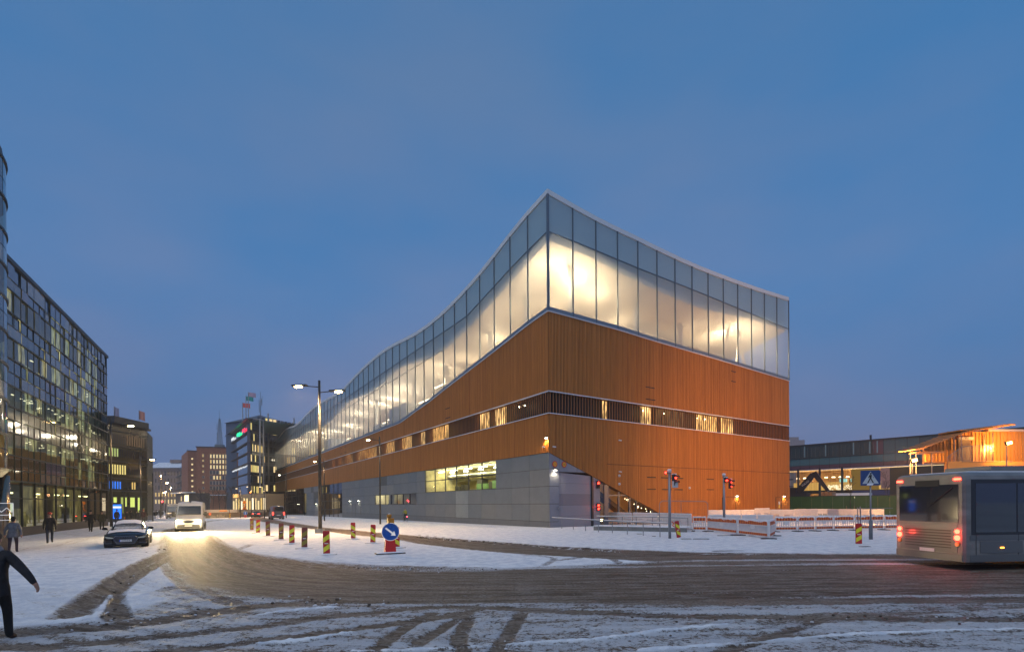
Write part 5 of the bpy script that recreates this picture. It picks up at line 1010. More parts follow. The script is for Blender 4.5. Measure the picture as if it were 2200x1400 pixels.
# ================================================================ STREET FURNITURE
POLE = mat('pole_black', (.018, .018, .019), .45); GALV = mat('galvanised', (.26, .27, .29), .4, metal=.7)
LG = emit('street_lamp_glow', (1, .66, .26), 90); LGW = emit('street_lamp_cool', (1, .86, .62), 30)
def street_lamp(label, base, pytop, heads, pw=1600, c=(1, .60, .27), r=.10, glow=None, foot=False, hs=1.0, bpt=None):
    p = bpt or at(*base); Y = p.y; top = atY(base[0], pytop, Y).z-p.z
    g = thing('street_lamp', label, 'street lamp', p); mb = MB(); mb.cyl((0, 0, 0), (0, 0, top), r, r*.6, n=12); ob('pole', mb, POLE, g, smooth=True)
    for hx_, hy in heads:
        h = atY(hx_, hy, Y)-p; sg_ = 1 if h.x > 0 else -1; mb = MB(); mb.cyl((0, 0, h.z+.05-.1), (h.x-sg_*.3, 0, h.z+.05), .035, n=6); ob('arm', mb, POLE, g)
        mb = MB(); mb.obox((h.x-sg_*.1, 0, h.z+.07), (.36*hs, 0, .02), (0, .14*hs, 0), (0, 0, .05)); hd = ob('lamp_head', mb, POLE, g)
        mb = MB(); mb.sph((h.x, 0, h.z), (.20*hs, .12*hs, .06*hs), 12, 6); ob('lens', mb, glow or LG, hd)
        if pw: lamp('SPOT', (h.x, 0, h.z-.1), pw*.8, c, g, .12, 'lamp_light', None, 165)
    if foot: mb = MB(); mb.box(-.30, .26, -.26, .28, -.02, .40); ob('concrete_foot', mb, mat('concrete', (.34, .31, .26), .8, noise=(4, .2)), g)
    return g
street_lamp('tall black double armed street lamp on the snowy island', (688, 1146), 817, [(641, 830), (727, 841)], 6500, foot=True, r=.14, hs=1.5)
street_lamp('black single armed street lamp on the pavement before the strip window', (817, 1126), 937, [(791, 945)], 1500)
street_lamp('single armed street lamp seen just right of the tall double lamp', (697, 1119), 984, [(676, 991)], 1200)
street_lamp('single armed street lamp farthest along the timber facade', (615, 1112.5), 1013, [(600, 1020)], 1000, glow=LGW)
street_lamp('tall black street lamp mast behind the parked black car', (239, 1131.5), 898, [(281, 915)], 2600, r=.14, hs=1.5)
street_lamp('black street lamp left of the plain pole near the pedestrians', (302.5, 1122), 980, [(327, 987)], 2600, r=.12, hs=1.5)
street_lamp('small street lamp left of the red signal down the street', (345.5, 1113), 1033, [(359, 1037)], 2500, hs=1.4)
street_lamp('pale lamp glowing above the snowy stone building', (347, 1106), 1017, [(346, 1021)], 3500, hs=1.3)
street_lamp('two headed lamp beside the red signal down the street', (356, 1109), 1050, [(352, 1058), (356, 1056)], 2500, hs=1.1)
street_lamp('thin lamp in front of the dark balconied block', (366, 1106), 1042, [(367, 1047)], 1800, glow=LGW)
street_lamp('small unlit looking lamp before the blue green office', (517, 1112), 1045, [(508, 1049)], 1500, glow=emit('weak_lamp', (1, .75, .45), 4))
street_lamp('small lamp at the foot of the glass office corner', (540.5, 1112), 1041, [(531, 1045)], 1800, glow=emit('weak_lamp'))
street_lamp('orange lamp low in front of the shop row', (548, 1110), 1052, [(538, 1057)], 2600, c=(1, .42, .14), glow=emit('orange_lamp', (1, .25, .03), 14))
street_lamp('thin pole lamp beside the moving van', (568.5, 1113), 1040, [(559, 1045)], 1200, glow=emit('weak_lamp'))
g = thing('plain_pole', 'plain black pole with no lamp by the trolley', 'pole', at(328.7, 1119.5)); mb = MB(); mb.cyl((0, 0, 0), (0, 0, atY(328, 1016, g.location.y).z-g.location.z), .09, .07, n=8); ob('shaft', mb, POLE, g)

# --- beacons
RED = mat('beacon_red', (.46, .02, .02), .45); YEL = mat('beacon_yellow', (.75, .72, .04), .4); RUB = mat('rubber_black', (.02, .02, .02), .7)
DRED = mat('beacon_dark_red', (.20, .05, .04), .6); DYEL = mat('beacon_dark_yellow', (.28, .22, .03), .6)  # darker red and yellow given to some of the beacons
def beacon(label, px, py, rz, dn, muted=False, tilt=0, base=True, grp='striped lane beacons on the traffic island'):
    g = thing('lane_beacon', label, 'beacon', at(px, py), rz, grp); W, H_, T = .135, 1.03, .03; z0 = .07
    g.rotation_euler = (0, tilt, rz)
    mb = MB(); mb.box(-W, W, -T, T, z0, z0+H_-.06); mb.box(-W+.02, W-.02, -T, T, z0+H_-.06, z0+H_-.03); ob('panel', mb, DRED if muted else RED, g)
    s = -1 if dn else 1
    for k in (0, 1):
        zc = z0+.26+k*.42; h = .105; mb = MB(); mb.prism([(-W+.012, -T-.004, zc-h-s*.085), (W-.012, -T-.004, zc-h+s*.085), (W-.012, -T-.004, zc+h+s*.085), (-W+.012, -T-.004, zc+h-s*.085)], (0, .003, 0)); ob('stripe', mb, DYEL if muted else YEL, g)
    mb = MB(); mb.box(-.075, .075, -T-.012, -T-.006, z0+.44, z0+.475); ob('grip', mb, mat('grip_white', (.75, .75, .75), .5), g)
    if base:
        mb = MB(); mb.loft([[(-.42, -.2, 0), (.42, -.2, 0), (.42, .2, 0), (-.42, .2, 0)], [(-.40, -.18, .055), (.40, -.18, .055), (.40, .18, .055), (-.40, .18, .055)]]); ob('base', mb, RUB, g)
        mb = MB(); mb.loft([[(-.39, -.17, .057), (.39, -.17, .057), (.39, .17, .057), (-.39, .17, .057)], [(-.25, -.08, .10), (.25, -.08, .10), (.25, .10, .10), (-.25, .10, .10)]]); ob('snow_cap', mb, SNOWM, g)
    return g
rq = random.Random(14); nm = ['farthest striped beacon at the tip of the curved row', 'second farthest beacon of the curved row', 'third beacon from the far end of the curved row', 'fourth beacon from the far end of the curved row', 'bright beacon second nearest but one, left of the lamp mast', 'dull brownish beacon just left of the lamp mast', 'nearest bright beacon in front of the lamp mast']
for k, (x, y) in enumerate([(541, 1140), (554, 1146), (576, 1153), (604, 1161), (627, 1169), (654, 1179), (702, 1193)]): beacon(nm[k], x, y, .35+rq.uniform(-.15, .15), False, muted=k in (0, 2, 3, 5), tilt=rq.uniform(-.03, .03))
for (x, y), lb in zip([(759, 1159), (801, 1168), (853, 1178)], ('left beacon of the three beside the brown far lane', 'middle beacon of the three beside the brown far lane', 'beacon partly hidden by the blue arrow sign')): beacon(lb, x, y, .28+rq.uniform(-.1, .1), True, tilt=rq.uniform(-.04, .04))
beacon('leaning striped beacon without base beside the first traffic light', 1459, 1156, .3, True, tilt=-.16, base=False, grp='loose striped beacons')
beacon('beacon standing by the crossing sign pole', 1845, 1170, -.3, False, grp='loose striped beacons', base=False)
beacon('tiny far beacon in front of the tunnel wall', 494, 1113, .3, False, grp='loose striped beacons')
# --- blue arrow sign
BLUE = mat('sign_blue', (.008, .085, .36), .4, noise=(14, .25)); SWH = mat('sign_white', (.72, .74, .76), .5)
def disc_arrow(label, p, sc_=1.0, rz=.5, down=True, beaconlamp=True):
    g = thing('keep_right_sign', label, 'road sign', p, rz); g.scale = (sc_,)*3
    mb = MB(); mb.loft([[(-.62, -.3, 0), (.62, -.3, 0), (.62, .3, 0), (-.62, .3, 0)], [(-.60, -.28, .10), (.60, -.28, .10), (.60, .28, .10), (-.60, .28, .10)]]); ob('base', mb, RUB, g)
    mb = MB(); mb.loft([[(-.59, -.27, .10), (.59, -.27, .10), (.59, .27, .10), (-.59, .27, .10)], [(-.45, -.2, .14), (.45, -.2, .14), (.45, .2, .14), (-.45, .2, .14)]]); ob('snow_cap', mb, SNOWM, g)
    mb = MB(); mb.loft([[(-.24, -.14, .12), (.24, -.14, .12), (.24, .14, .12), (-.24, .14, .12)], [(-.19, -.08, .80), (.19, -.08, .80), (.19, .08, .80), (-.19, .08, .80)]]); ob('stand', mb, mat('stand_red', (.62, .02, .015), .5), g)
    mb = MB(); mb.cyl((0, -.10, 1.0), (0, -.125, 1.0), .385, n=40); ob('rim', mb, SWH, g); mb = MB(); mb.cyl((0, -.126, 1.0), (0, -.132, 1.0), .365, n=40); ob('face', mb, BLUE, g)
    a = -.66 if down else PI/2; ca, sa = math.cos(a), math.sin(a); P2 = lambda u, v: (u*ca-v*sa, -.138, 1.0+u*sa+v*ca)
    mb = MB()
    for poly in ([(-.27, .035), (.13, .035), (.13, -.035), (-.27, -.035)], [(.10, .12), (.28, 0), (.10, -.12)]): mb.prism([P2(*q) for q in poly], (0, .004, 0))
    ob('arrow', mb, SWH, g, kind='stuff')
    if beaconlamp:
        am = mat('amber_plastic', (.50, .20, .01), .35); mb = MB(); mb.obox((.02, -.02, 1.47), (.13, .03, 0), (-.02, .09, 0), (0, 0, .11)); ob('battery_box', mb, am, g); mb = MB(); mb.sph((-.03, -.02, 1.68), .105, 14, 10); mb.cyl((-.02, -.02, 1.55), (-.02, -.02, 1.6), .05, n=8); ob('globe', mb, am, g, smooth=True)
        mb = MB(); mb.sph((-.03, -.02, 1.735), (.075, .075, .055), 10, 6); ob('snow_cap', mb, SNOWM, g)
    return g
disc_arrow('round blue arrow sign with amber lamp on a red stand and black base', at(838, 1191), 1.0, .45)
disc_arrow('small far blue arrow sign on red stand beside the brown lane', at(527.5, 1112), 1.0, .3, down=False, beaconlamp=False)
g = thing('roadworks_signs', 'yellow disc above diamond above warning triangle on one far pole', 'road sign', at(526, 1112)); zz_ = lambda py: atY(526, py, g.location.y).z-g.location.z
mb = MB(); mb.cyl((0, 0, 0), (0, 0, zz_(1076)), .05, n=6); ob('pole', mb, GALV, g)
AMS = mat('roadwork_amber', (.80, .25, .02), .5); mb = MB(); mb.cyl((0, -.06, zz_(1078.5)), (0, -.1, zz_(1078.5)), .36, n=20); ob('disc', mb, AMS, g); mb = MB(); mb.prism([(0, -.07, zz_(1085)-.3), (.25, -.07, zz_(1085)), (0, -.07, zz_(1085)+.25), (-.25, -.07, zz_(1085))], (0, -.03, 0)); ob('diamond', mb, AMS, g)
mb = MB(); mb.prism([(-.5, -.07, zz_(1094)), (.5, -.07, zz_(1094)), (0, -.07, zz_(1086.5))], (0, -.02, 0)); ob('triangle_rim', mb, mat('sign_red'), g); mb = MB(); mb.prism([(-.36, -.1, zz_(1093.3)), (.36, -.1, zz_(1093.3)), (0, -.1, zz_(1088))], (0, -.02, 0)); ob('triangle', mb, AMS, g)
mb = MB(); mb.prism([(-.12, -.13, zz_(1092.8)), (.12, -.13, zz_(1092.8)), (.04, -.13, zz_(1091.2)), (-.05, -.13, zz_(1091.3))], (0, -.01, 0)); ob('symbol', mb, BLACKM, g)
# --- tunnel mouth wall with words
pw0, pw1 = at(436, 1113.5), at(585, 1109); dw = (pw1-pw0); LW_ = dw.length; dw.normalize(); nw = Vector((dw.y, -dw.x, 0)).normalized()
tw_ = thing('tunnel_wall', 'low concrete parapet wall with faded lettering at the ramp', 'wall', pw0); hw = atY(480, 1103.5, at(480, 1112).y).z+.75
CON = mat('parapet_concrete', (.13, .105, .075), .8, noise=(.8, .25))
for i in range(12): mb = MB(); mb.obox(dw*LW_*(i+.5)/12+UP*(.5*1.15-.2), dw*(LW_/24-.02), nw*.15, UP*.75); ob('wall_panel', mb, CON, tw_)
text('lettering', 'ulos P-Eliel', .95, emit('letter_warm', (1, .75, .45), .45), tw_, dw*LW_*.17+nw*.17+UP*.35, (PI/2, 0, math.atan2(dw.y, dw.x)))
mb = MB()
for a, b in ((.02, .33), (.34, .44)): mb.obox(dw*LW_*(a+b)/2+UP*1.45+nw*.05, dw*LW_*(b-a)/2, nw*.03, UP*.30)
ob('white_board', mb, mat('board_pale', (.45, .42, .38), .6), tw_, kind='stuff')
mb = MB(); mb.obox(dw*LW_*.25+UP*1.5+nw*.1, dw*1.1, nw*.02, UP*.14); ob('orange_board', mb, emit('orange_board_glow', (1, .25, .02), .8), tw_)
mb = MB(); mb.cyl(dw*1.6+UP*.9+nw*.2, dw*1.6+UP*.9+nw*.26, .33, n=16); ob('round_marker', mb, mat('marker_orange', (.7, .12, .02), .5, emis=(1, .2, .05), es=.25), tw_)
g = thing('round_bush', 'clipped round evergreen bush at the end of the ramp wall', 'bush', at(503, 1104)); mb = MB(); rq = random.Random(2)
for _ in range(900):
    v = Vector((rq.gauss(0, 1), rq.gauss(0, 1), rq.gauss(0, 1))).normalized()*rq.uniform(.7, 1.02); c = Vector((v.x*.62, v.y*.62, .78+v.z*.72)); u = Vector((rq.uniform(-1, 1), rq.uniform(-1, 1), rq.uniform(-1, 1))).normalized()*.05; w2 = v.cross(u).normalized()*.05; mb.quad(c-u, c+w2, c+u, c-w2)
ob('foliage', mb, mat('bush_green', (.05, .07, .03), .7), g, kind='stuff')

# --- barriers
PLAS = mat('barrier_white', (.66, .64, .65), .55, noise=(3, .06)); BOR = mat('stripe_orange', (.70, .22, .02), .5); BRD = mat('stripe_red', (.35, .015, .01), .5)
def barrier(label, a, b, H_=1.0, kind='stripe', grp='white plastic site barriers'):
    a, b = at(*a), at(*b); d = b-a; L = d.length; g = thing('site_barrier', label, 'barrier', a, math.atan2(d.y, d.x), grp); fz = .10; t = .035
    mb = MB(); mb.box(.02, .07, -t, t, fz, H_+fz-.02); mb.box(L-.07, L-.02, -t, t, fz, H_+fz-.02)
    zt_, zb_ = fz+H_, fz+.05; rl = [(zb_, zb_+.06), (zb_+.20, zb_+.26), (zt_-.34, zt_-.28), (zt_-.06, zt_)]
    for z0, z1 in rl: mb.box(.07, L-.07, -t, t, z0, z1)
    ob('frame', mb, PLAS, g)
    mb = MB(); n_ = max(4, int((L-.1)/.135)); z0, z1 = zb_+.26, zt_-.34
    for i in range(n_+1):
        x = .085+(L-.17)*i/n_; mb.box(x-.032, x+.032, -.02, .02, z0, z1)
    mb.box(L*.42, L*.58, -.028, .028, z0+(z1-z0)*.35, z1); ob('slat', mb, PLAS, g, kind='stuff')
    if kind == 'solid':
        mb = MB(); mb.box(.07, L-.07, -.025, .025, zt_-.52, zt_-.06); ob('plate', mb, PLAS, g); mb = MB(); k = int(L/.14)
        for i in range(k): x = .1+(L-.2)*i/(k-1); mb.box(x-.02, x+.02, -.03, .03, zt_, zt_+.05); mb.box(x-.02, x+.02, -.035, -.026, zt_-.20, zt_-.17)
        ob('tooth', mb, PLAS, g, kind='stuff')
    else:
        for nm_, z0, z1 in (('reflector', zt_-.28, zt_-.06), ('lower_reflector', zb_+.06, zb_+.20)):
            mb = MB(); mb.box(.075, L-.075, -t-.004, t-.004, z0, z1); bd = ob(nm_, mb, BOR, g); mb = MB(); k = max(3, int(L/.22))
            for i in range(k):
                x = .075+(L-.15)*(i+.25)/k; mb.box(x, x+(L-.15)/k*.5, -t-.009, -t-.005, z0+.003, z1-.003)
            ob('stripe', mb, BRD, bd, kind='stuff')
    mb = MB()
    for x in (.05, L-.05): mb.box(x-.10, x+.10, -.38, .38, 0, .095)
    ob('foot', mb, RUB, g, kind='stuff'); mb = MB(); rqq = random.Random(int(L*977))
    rings = []
    for i in range(13): x = .02+(L-.04)*i/12; h = .02+.03*rqq.random(); dr_ = .02 if kind == 'solid' else rqq.uniform(.0, .14)*(L > 1.4); rings.append([(x, -t-.012, zt_-dr_), (x, -t*.8, zt_+h), (x, t*.9, zt_+h), (x, t+.004, zt_-.01)])
    mb.loft(rings); ob('snow_cap', mb, SNOWM, g); return g
rowA = [((1488, 1142), (1518, 1142.5)), ((1520.5, 1142.5), (1584, 1150.5)), ((1587.5, 1151), (1651, 1159))]
for (a, b), lb in zip(rowA, ('short barrier with a yellow plate at the left end of the front row', 'snow crusted middle barrier of the front row', 'snow crusted right barrier of the front row')): barrier(lb, a, b, grp='front row of striped site barriers')
barrier('barrier set end on beside the front row corner', (1653, 1159), (1664, 1152), grp='front row of striped site barriers')
for k, (a, b) in enumerate([((1665, 1143), (1712, 1142.5)), ((1714, 1142.5), (1750, 1141.5)), ((1752, 1141.5), (1789.5, 1140.5)), ((1791, 1140.5), (1835, 1140)), ((1837, 1140), (1898, 1139)), ((1900, 1139), (1960, 1138)), ((1962, 1138), (2030, 1137))]): barrier(('leftmost', 'second', 'third', 'fourth', 'fifth', 'sixth', 'seventh')[k]+' red and orange striped barrier of the straight row under the crossing sign', a, b, grp='straight row of striped barriers')
for k, (a, b) in enumerate([((1308, 1128), (1358, 1130)), ((1360, 1130), (1413, 1133)), ((1415, 1133), (1450, 1136)), ((1450, 1136), (1486, 1139))]): barrier(('first', 'second', 'third', 'fourth')[k]+' toothed white barrier before the glazed entrance, counted from the door', a, b, 1.15, 'solid', grp='toothed barriers at the entrance')
for k, (a, b) in enumerate([((1522, 1134), (1556, 1134.5)), ((1557, 1134.5), (1592, 1135)), ((1593, 1135), (1626, 1135)), ((1627, 1135), (1662, 1135.5))]): barrier(('first', 'second', 'third', 'fourth')[k]+' toothed barrier showing its top above the front row', a, b, 1.0, 'solid', grp='toothed barriers behind the front row')
bk = [(1452, 1121), (1483, 1122), (1523, 1122), (1558, 1122), (1592, 1121.5), (1621, 1121), (1653, 1119), (1706, 1120), (1731, 1118), (1756, 1117), (1778, 1117), (1803, 1119), (1833, 1120), (1866, 1121), (1900, 1121)]
od = ['first', 'second', 'third', 'fourth', 'fifth', 'sixth', 'seventh', 'eighth', 'ninth', 'tenth', 'eleventh', 'twelfth', 'thirteenth', 'fourteenth']
for k in range(14): barrier(od[k]+' barrier from the left in the back row along the timber wall and hoarding', bk[k], bk[k+1], 1.25 if k not in (5,) else 1.4, 'solid', grp='back row of white barriers')
# --- handrails and low ramp wall
rp = [(1185.7, 1133.8), (1207, 1136), (1232, 1138.2), (1258, 1141), (1286, 1143.7), (1315.7, 1146), (1347.9, 1149), (1382, 1151.6), (1418, 1154.5), (1434, 1156)]
g = thing('handrail', 'low steel handrail with posts leading from the building corner', 'railing'); pts = [at(*p) for p in rp]
for p in pts[:-1]: mb = MB(); mb.cyl(p, p+UP*.88, .028, n=6); ob('post', mb, GALV, g)
mb = MB(); mb.tube([p+UP*.9 for p in pts], .035, 8); ob('rail', mb, GALV, g); mb = MB(); mb.tube([p+UP*.945 for p in pts], .022, 6); ob('snow_line', mb, SNOWM, g)
rp = [(1282, 1133), (1337, 1134.5), (1367, 1135.5), (1402, 1137), (1440, 1138.5), (1478, 1140)]
g = thing('handrail', 'higher steel handrail standing on the low ramp wall', 'railing'); pts = [at(*p)+UP*.0 for p in rp]
for p in pts[1:]: mb = MB(); mb.cyl(p, p+UP*.98, .026, n=6); ob('post', mb, GALV, g)
mb = MB(); mb.tube([p+UP*1.0 for p in pts], .032, 8); ob('rail', mb, GALV, g); mb = MB(); mb.tube([p+UP*1.04 for p in pts], .02, 6); ob('snow_line', mb, SNOWM, g)
a, b = at(1276, 1139.5), at(1476, 1144); d = b-a; L = d.length; d.normalize(); g = thing('ramp_wall', 'low grey block wall with snow on top beside the entrance ramp', 'wall', a, math.atan2(d.y, d.x))
for i in range(9): mb = MB(); mb.box(L*i/9+.01, L*(i+1)/9-.01, -.1, .1, -.05, .36-.02*i/9); ob('wall_block', mb, mat('block_grey', (.17, .18, .18), .7, noise=(3, .12)), g)
mb = MB(); mb.box(0, L, -.12, 1.6, .365, .41); ob('snow_cap', mb, SNOWM, g)
# arched mobile fence
a, b = at(1417, 1138), at(1521, 1136); d = b-a; L = d.length; g = thing('mobile_fence', 'arched tubular mobile fence panel standing above the barriers', 'fence', a, math.atan2(d.y, d.x)); mb = MB()
pts = [(0, 0, .1)]+[(.35*(1-math.cos(t)), 0, 1.95+.35*math.sin(t)) for t in np.linspace(0, PI/2, 6)]+[(L-.35*(1-math.cos(t)), 0, 1.9+.35*math.sin(t)) for t in np.linspace(PI/2, 0, 6)]+[(L, 0, .1)]
mb.tube(pts, .03, 8); ob('frame', mb, GALV, g); mb = MB(); mb.cyl((L*.44, 0, .1), (L*.44, 0, 2.25), .02, n=6); ob('stay', mb, GALV, g)
mb = MB()
for z in np.arange(.4, 2.2, .3): mb.cyl((0.02, 0, z), (L-.02, 0, z), .004, n=4)
for x in np.arange(.15, L, .16): mb.cyl((x, 0, .2), (x, 0, 2.2), .0025, n=3)
ob('wire', mb, GALV, g, kind='stuff')
# --- traffic lights
def pole_signal(label, base, pytop, heads, extra=None):
    p = at(*base); g = thing('traffic_light', label, 'traffic light', p); h = atY(base[0], pytop, p.y).z-p.z
    mb = MB(); mb.cyl((0, 0, 0), (0, 0, h), .085, .075, n=12); ob('pole', mb, GALV, g, smooth=True); mb = MB(); mb.cyl((0, 0, h), (0, 0, h+.12), .13, .10, n=12); ob('pole_cap', mb, mat('cap_grey', (.45, .45, .45), .5), g); mb = MB(); mb.sph((0, 0, h+.14), (.13, .13, .06), 10, 6); ob('snow_cap', mb, SNOWM, g)
    for dx, dz, fx, n_, lit in heads: signal_head(g, (dx, -.02, h-dz), fx, n=n_, lit=lit); lamp('POINT', Vector((dx, -.02, h-dz))+Vector(fx).normalized()*.4, 5, (1, .05, .02), g, .06, 'signal_glow'); mb = MB(); mb.obox(Vector((dx, -.02, h-dz+.19)), (.13, 0, 0), (0, .12, 0), (0, 0, .03)); ob('snow_cap', mb, SNOWM, g)
    return g, h
g, h = pole_signal('nearer traffic light on a grey pole with a white box under its head', (1439, 1157.5), 1014, [(.26, .30, (.75, -.65, 0), 2, 0)])
mb = MB(); mb.obox((.30, -.1, h-.72), (.17, .04, 0), (-.01, .05, 0), (0, 0, .19)); ob('detector_box', mb, mat('box_pale', (.50, .52, .52), .5), g); mb = MB(); mb.cyl((0, 0, h-.02), (-.2, 0, h-.02), .03, n=6); mb.obox((-.24, .05, h-.02), (.05, 0, 0), (0, .09, 0), (0, 0, .09)); ob('side_signal', mb, BLACKM, g); mb = MB(); mb.cyl((-.24, -.06, h-.02), (-.24, -.05, h-.02), .06, n=10); ob('side_lens', mb, LENS, g)
mb = MB(); mb.tube([(.09, -.05, 1.05), (.22, -.08, .95), (.15, -.08, .8), (.3, -.08, .72)], .03, 5); ob('orange_strap', mb, mat('strap_orange', (.65, .12, .02), .6), g)
pole_signal('farther traffic light with two heads rising behind the front row of barriers', (1556, 1143.5), 1022, [(.10, .28, (.45, -.9, 0), 1, 0), (.40, .40, (.9, -.45, 0), 2, (0, 1))])
# --- crossing sign
p = at(1871, 1160); g = thing('crossing_sign', 'blue pedestrian crossing sign on a pole with a thick lower sleeve', 'road sign', p, -.55); zc = atY(1871, 1026, p.y).z
mb = MB(); mb.cyl((0, .04, 0), (0, .04, zc+.2), .045, n=10); ob('pole', mb, GALV, g, smooth=True); mb = MB(); mb.cyl((0, .04, 0), (0, .04, 1.12), .095, n=12); ob('sleeve', mb, mat('sleeve_grey', (.14, .15, .17), .6), g, smooth=True)
mb = MB(); mb.box(-.46, .46, -.03, -.01, zc-.42, zc+.42); ob('plate', mb, mat('cross_blue', (.015, .05, .17), .4), g); mb = MB(); mb.prism([(-.38, -.035, zc-.32), (.38, -.035, zc-.32), (0, -.035, zc+.36)], (0, .003, 0)); ob('triangle', mb, mat('tri_white', (.42, .48, .52), .5), g)
mb = MB(); Y_ = -.04
for q in ([(-.03, .28), (.05, .28), (.05, .19), (-.03, .19)], [(-.06, .17), (.07, .17), (.04, -.05), (-.04, -.05)], [(-.05, -.04), (.01, -.04), (-.10, -.29), (-.16, -.29)], [(-.01, -.04), (.05, -.04), (.16, -.29), (.10, -.29)], [(.06, .14), (.08, .11), (.17, 0), (.14, -.01)], [(-.06, .15), (-.12, .0), (-.09, -.01), (-.04, .08)]): mb.prism([(x, Y_, zc+z) for x, z in q], (0, .003, 0))
ob('pictogram', mb, BLACKM, g, kind='stuff'); mb = MB(); mb.obox((-.02, -.07, zc-.36), (.14, .03, 0), (0, .05, 0), (.02, 0, .05)); ob('snow_clump', mb, SNOWM, g)
g = thing('scaffold_frame', 'pair of thin grey posts joined by a rung beside the crossing sign', 'frame', at(1848, 1164)); mb = MB(); mb.cyl((-.05, 0, 0), (-.14, 0, 1.85), .022, n=6); mb.cyl((.12, .1, 0), (.08, .1, 1.9), .03, n=6); mb.cyl((-.1, 0, 1.15), (.1, .1, 1.15), .016, n=5); mb.cyl((-.14, 0, 1.8), (2.2, .6, 1.8), .012, n=5); ob('post', mb, GALV, g, kind='stuff')
# debris lying in the snow near the first light
for k, (x, y, l, r_) in enumerate([(1474, 1159, .6, .1), (1506, 1159, .9, -.1), (1558, 1151.5, 1.0, .05), (1625, 1152, .9, -.2), (1374, 1148, .35, .3), (1745, 1168, .0, 0), (1858, 1176, .5, .1), (1405, 1153, .2, .3)]):
    if l: g = thing('board_scrap', ('first', 'second', 'third', 'fourth', 'fifth', '', 'sixth', 'seventh')[k]+' dark scrap of board lying in the snow, counted along the barriers', 'board', at(x, y), r_, 'dark scraps in the snow'); mb = MB(); mb.obox((0, 0, .05), (l/2, .02, .0), (0, .10, 0), (0, 0, .02)); ob('board_piece', mb, mat('scrap_dark', (.05, .05, .055), .7), g)
# --- bare young trees
def tree(label, p, h, seed, sp=1.0, stakes=False, thick=.06, grp='bare winter trees', n1=16):
    rq = random.Random(seed); g = thing('bare_tree', label, 'tree', p, 0, grp); mb = MB(); TRM = mat('bark_dark', (.05, .038, .032), .8)
    def br(a, b, r0, dep):
        m_ = a.lerp(b, .5)+Vector((rq.uniform(-1, 1), rq.uniform(-1, 1), 0))*(b-a).length*.05; mb.cyl(a, m_, r0, r0*.8, n=5 if dep < 2 else 3, caps=False); mb.cyl(m_, b, r0*.8, r0*.4, n=5 if dep < 2 else 3, caps=False)
        if dep > 2: return
        k = (n1, 5, 4)[dep]
        for i in range(k):
            t = rq.uniform(.30 if dep == 0 else .25, 1.0); q = a.lerp(b, t); an = rq.uniform(0, 2*PI); L = (b-a).length*((.42, .5, .5)[dep])*(1.15-t*.6)*sp
            dv = (b-a).normalized()*rq.uniform(.5, .95)+Vector((math.cos(an), math.sin(an), .25))*rq.uniform(.5, .8); br(q, q+dv.normalized()*L, r0*.42, dep+1)
    top = Vector((rq.uniform(-.1, .1), 0, h)); tk = MB(); tk.cyl((0, 0, -.05), Vector((0, 0, h*.35)), thick, thick*.8, n=7); ob('trunk', tk, TRM, g); br(Vector((0, 0, h*.3)), top, thick*.8, 0); ob('crown', mb, TRM, g, kind='stuff')
    if stakes:
        for dx in (-.55, .55): m2 = MB(); m2.cyl((dx, 0, 0), (dx, 0, 1.75), .045, n=6); ob('stake', m2, mat('stake_wood', (.25, .17, .08), .8), g)
        m2 = MB(); m2.cyl((-.55, 0, 1.35), (.55, 0, 1.35), .02, n=5); ob('tie', m2, GALV, g)
    return g
tree('young bare staked tree in front of the green hoarding left of the crossing sign', at(1827, 1112), 5.6, 3, .9, True, .055, 'young staked trees'); tree('young bare tree in front of the hoarding right of the crossing sign', at(1903, 1112), 6.0, 8, .9, False, .055, 'young staked trees')
for k, (x, y, h) in enumerate([(446, 1108, 10), (458, 1107, 12), (472, 1108, 13), (484, 1108, 11), (497, 1107, 12), (515, 1109, 9), (430, 1108, 11)]): tree(('first', 'second', 'third', 'fourth', 'fifth', 'sixth', 'seventh')[k]+' bare tree of the line before the brick building, counted by distance', at(x, y), h*.62, 20+k, 1.0, False, .10, 'bare trees before the brick building', n1=14)
# bicycle rack hoops at the office plinth
hoop = None; rb = random.Random(3)
for k in range(16):
    x = 48+k*5.6; y = 1146.5-(x-48)*.112; p = at(x, y)
    if hoop is None:
        hoop = thing('rack_hoop', 'curved steel bicycle hoop of the rack along the office plinth', 'bicycle rack', p, .46+PI/2, 'bicycle rack hoops along the office plinth')
        mb = MB(); mb.tube([(.36*math.cos(t), 0, .30*math.sin(t)+.04) for t in np.linspace(0, PI, 9)], .022, 6); mb.tube([(.36*math.cos(t)+.05, .0, .335*math.sin(t)+.04) for t in np.linspace(.5, 2.6, 7)], .016, 5); ob('hoop', mb, mat('hoop_steel', (.45, .46, .48), .3, metal=.7), hoop)
    else: dup(hoop, p, .46+PI/2, hoop['label'])
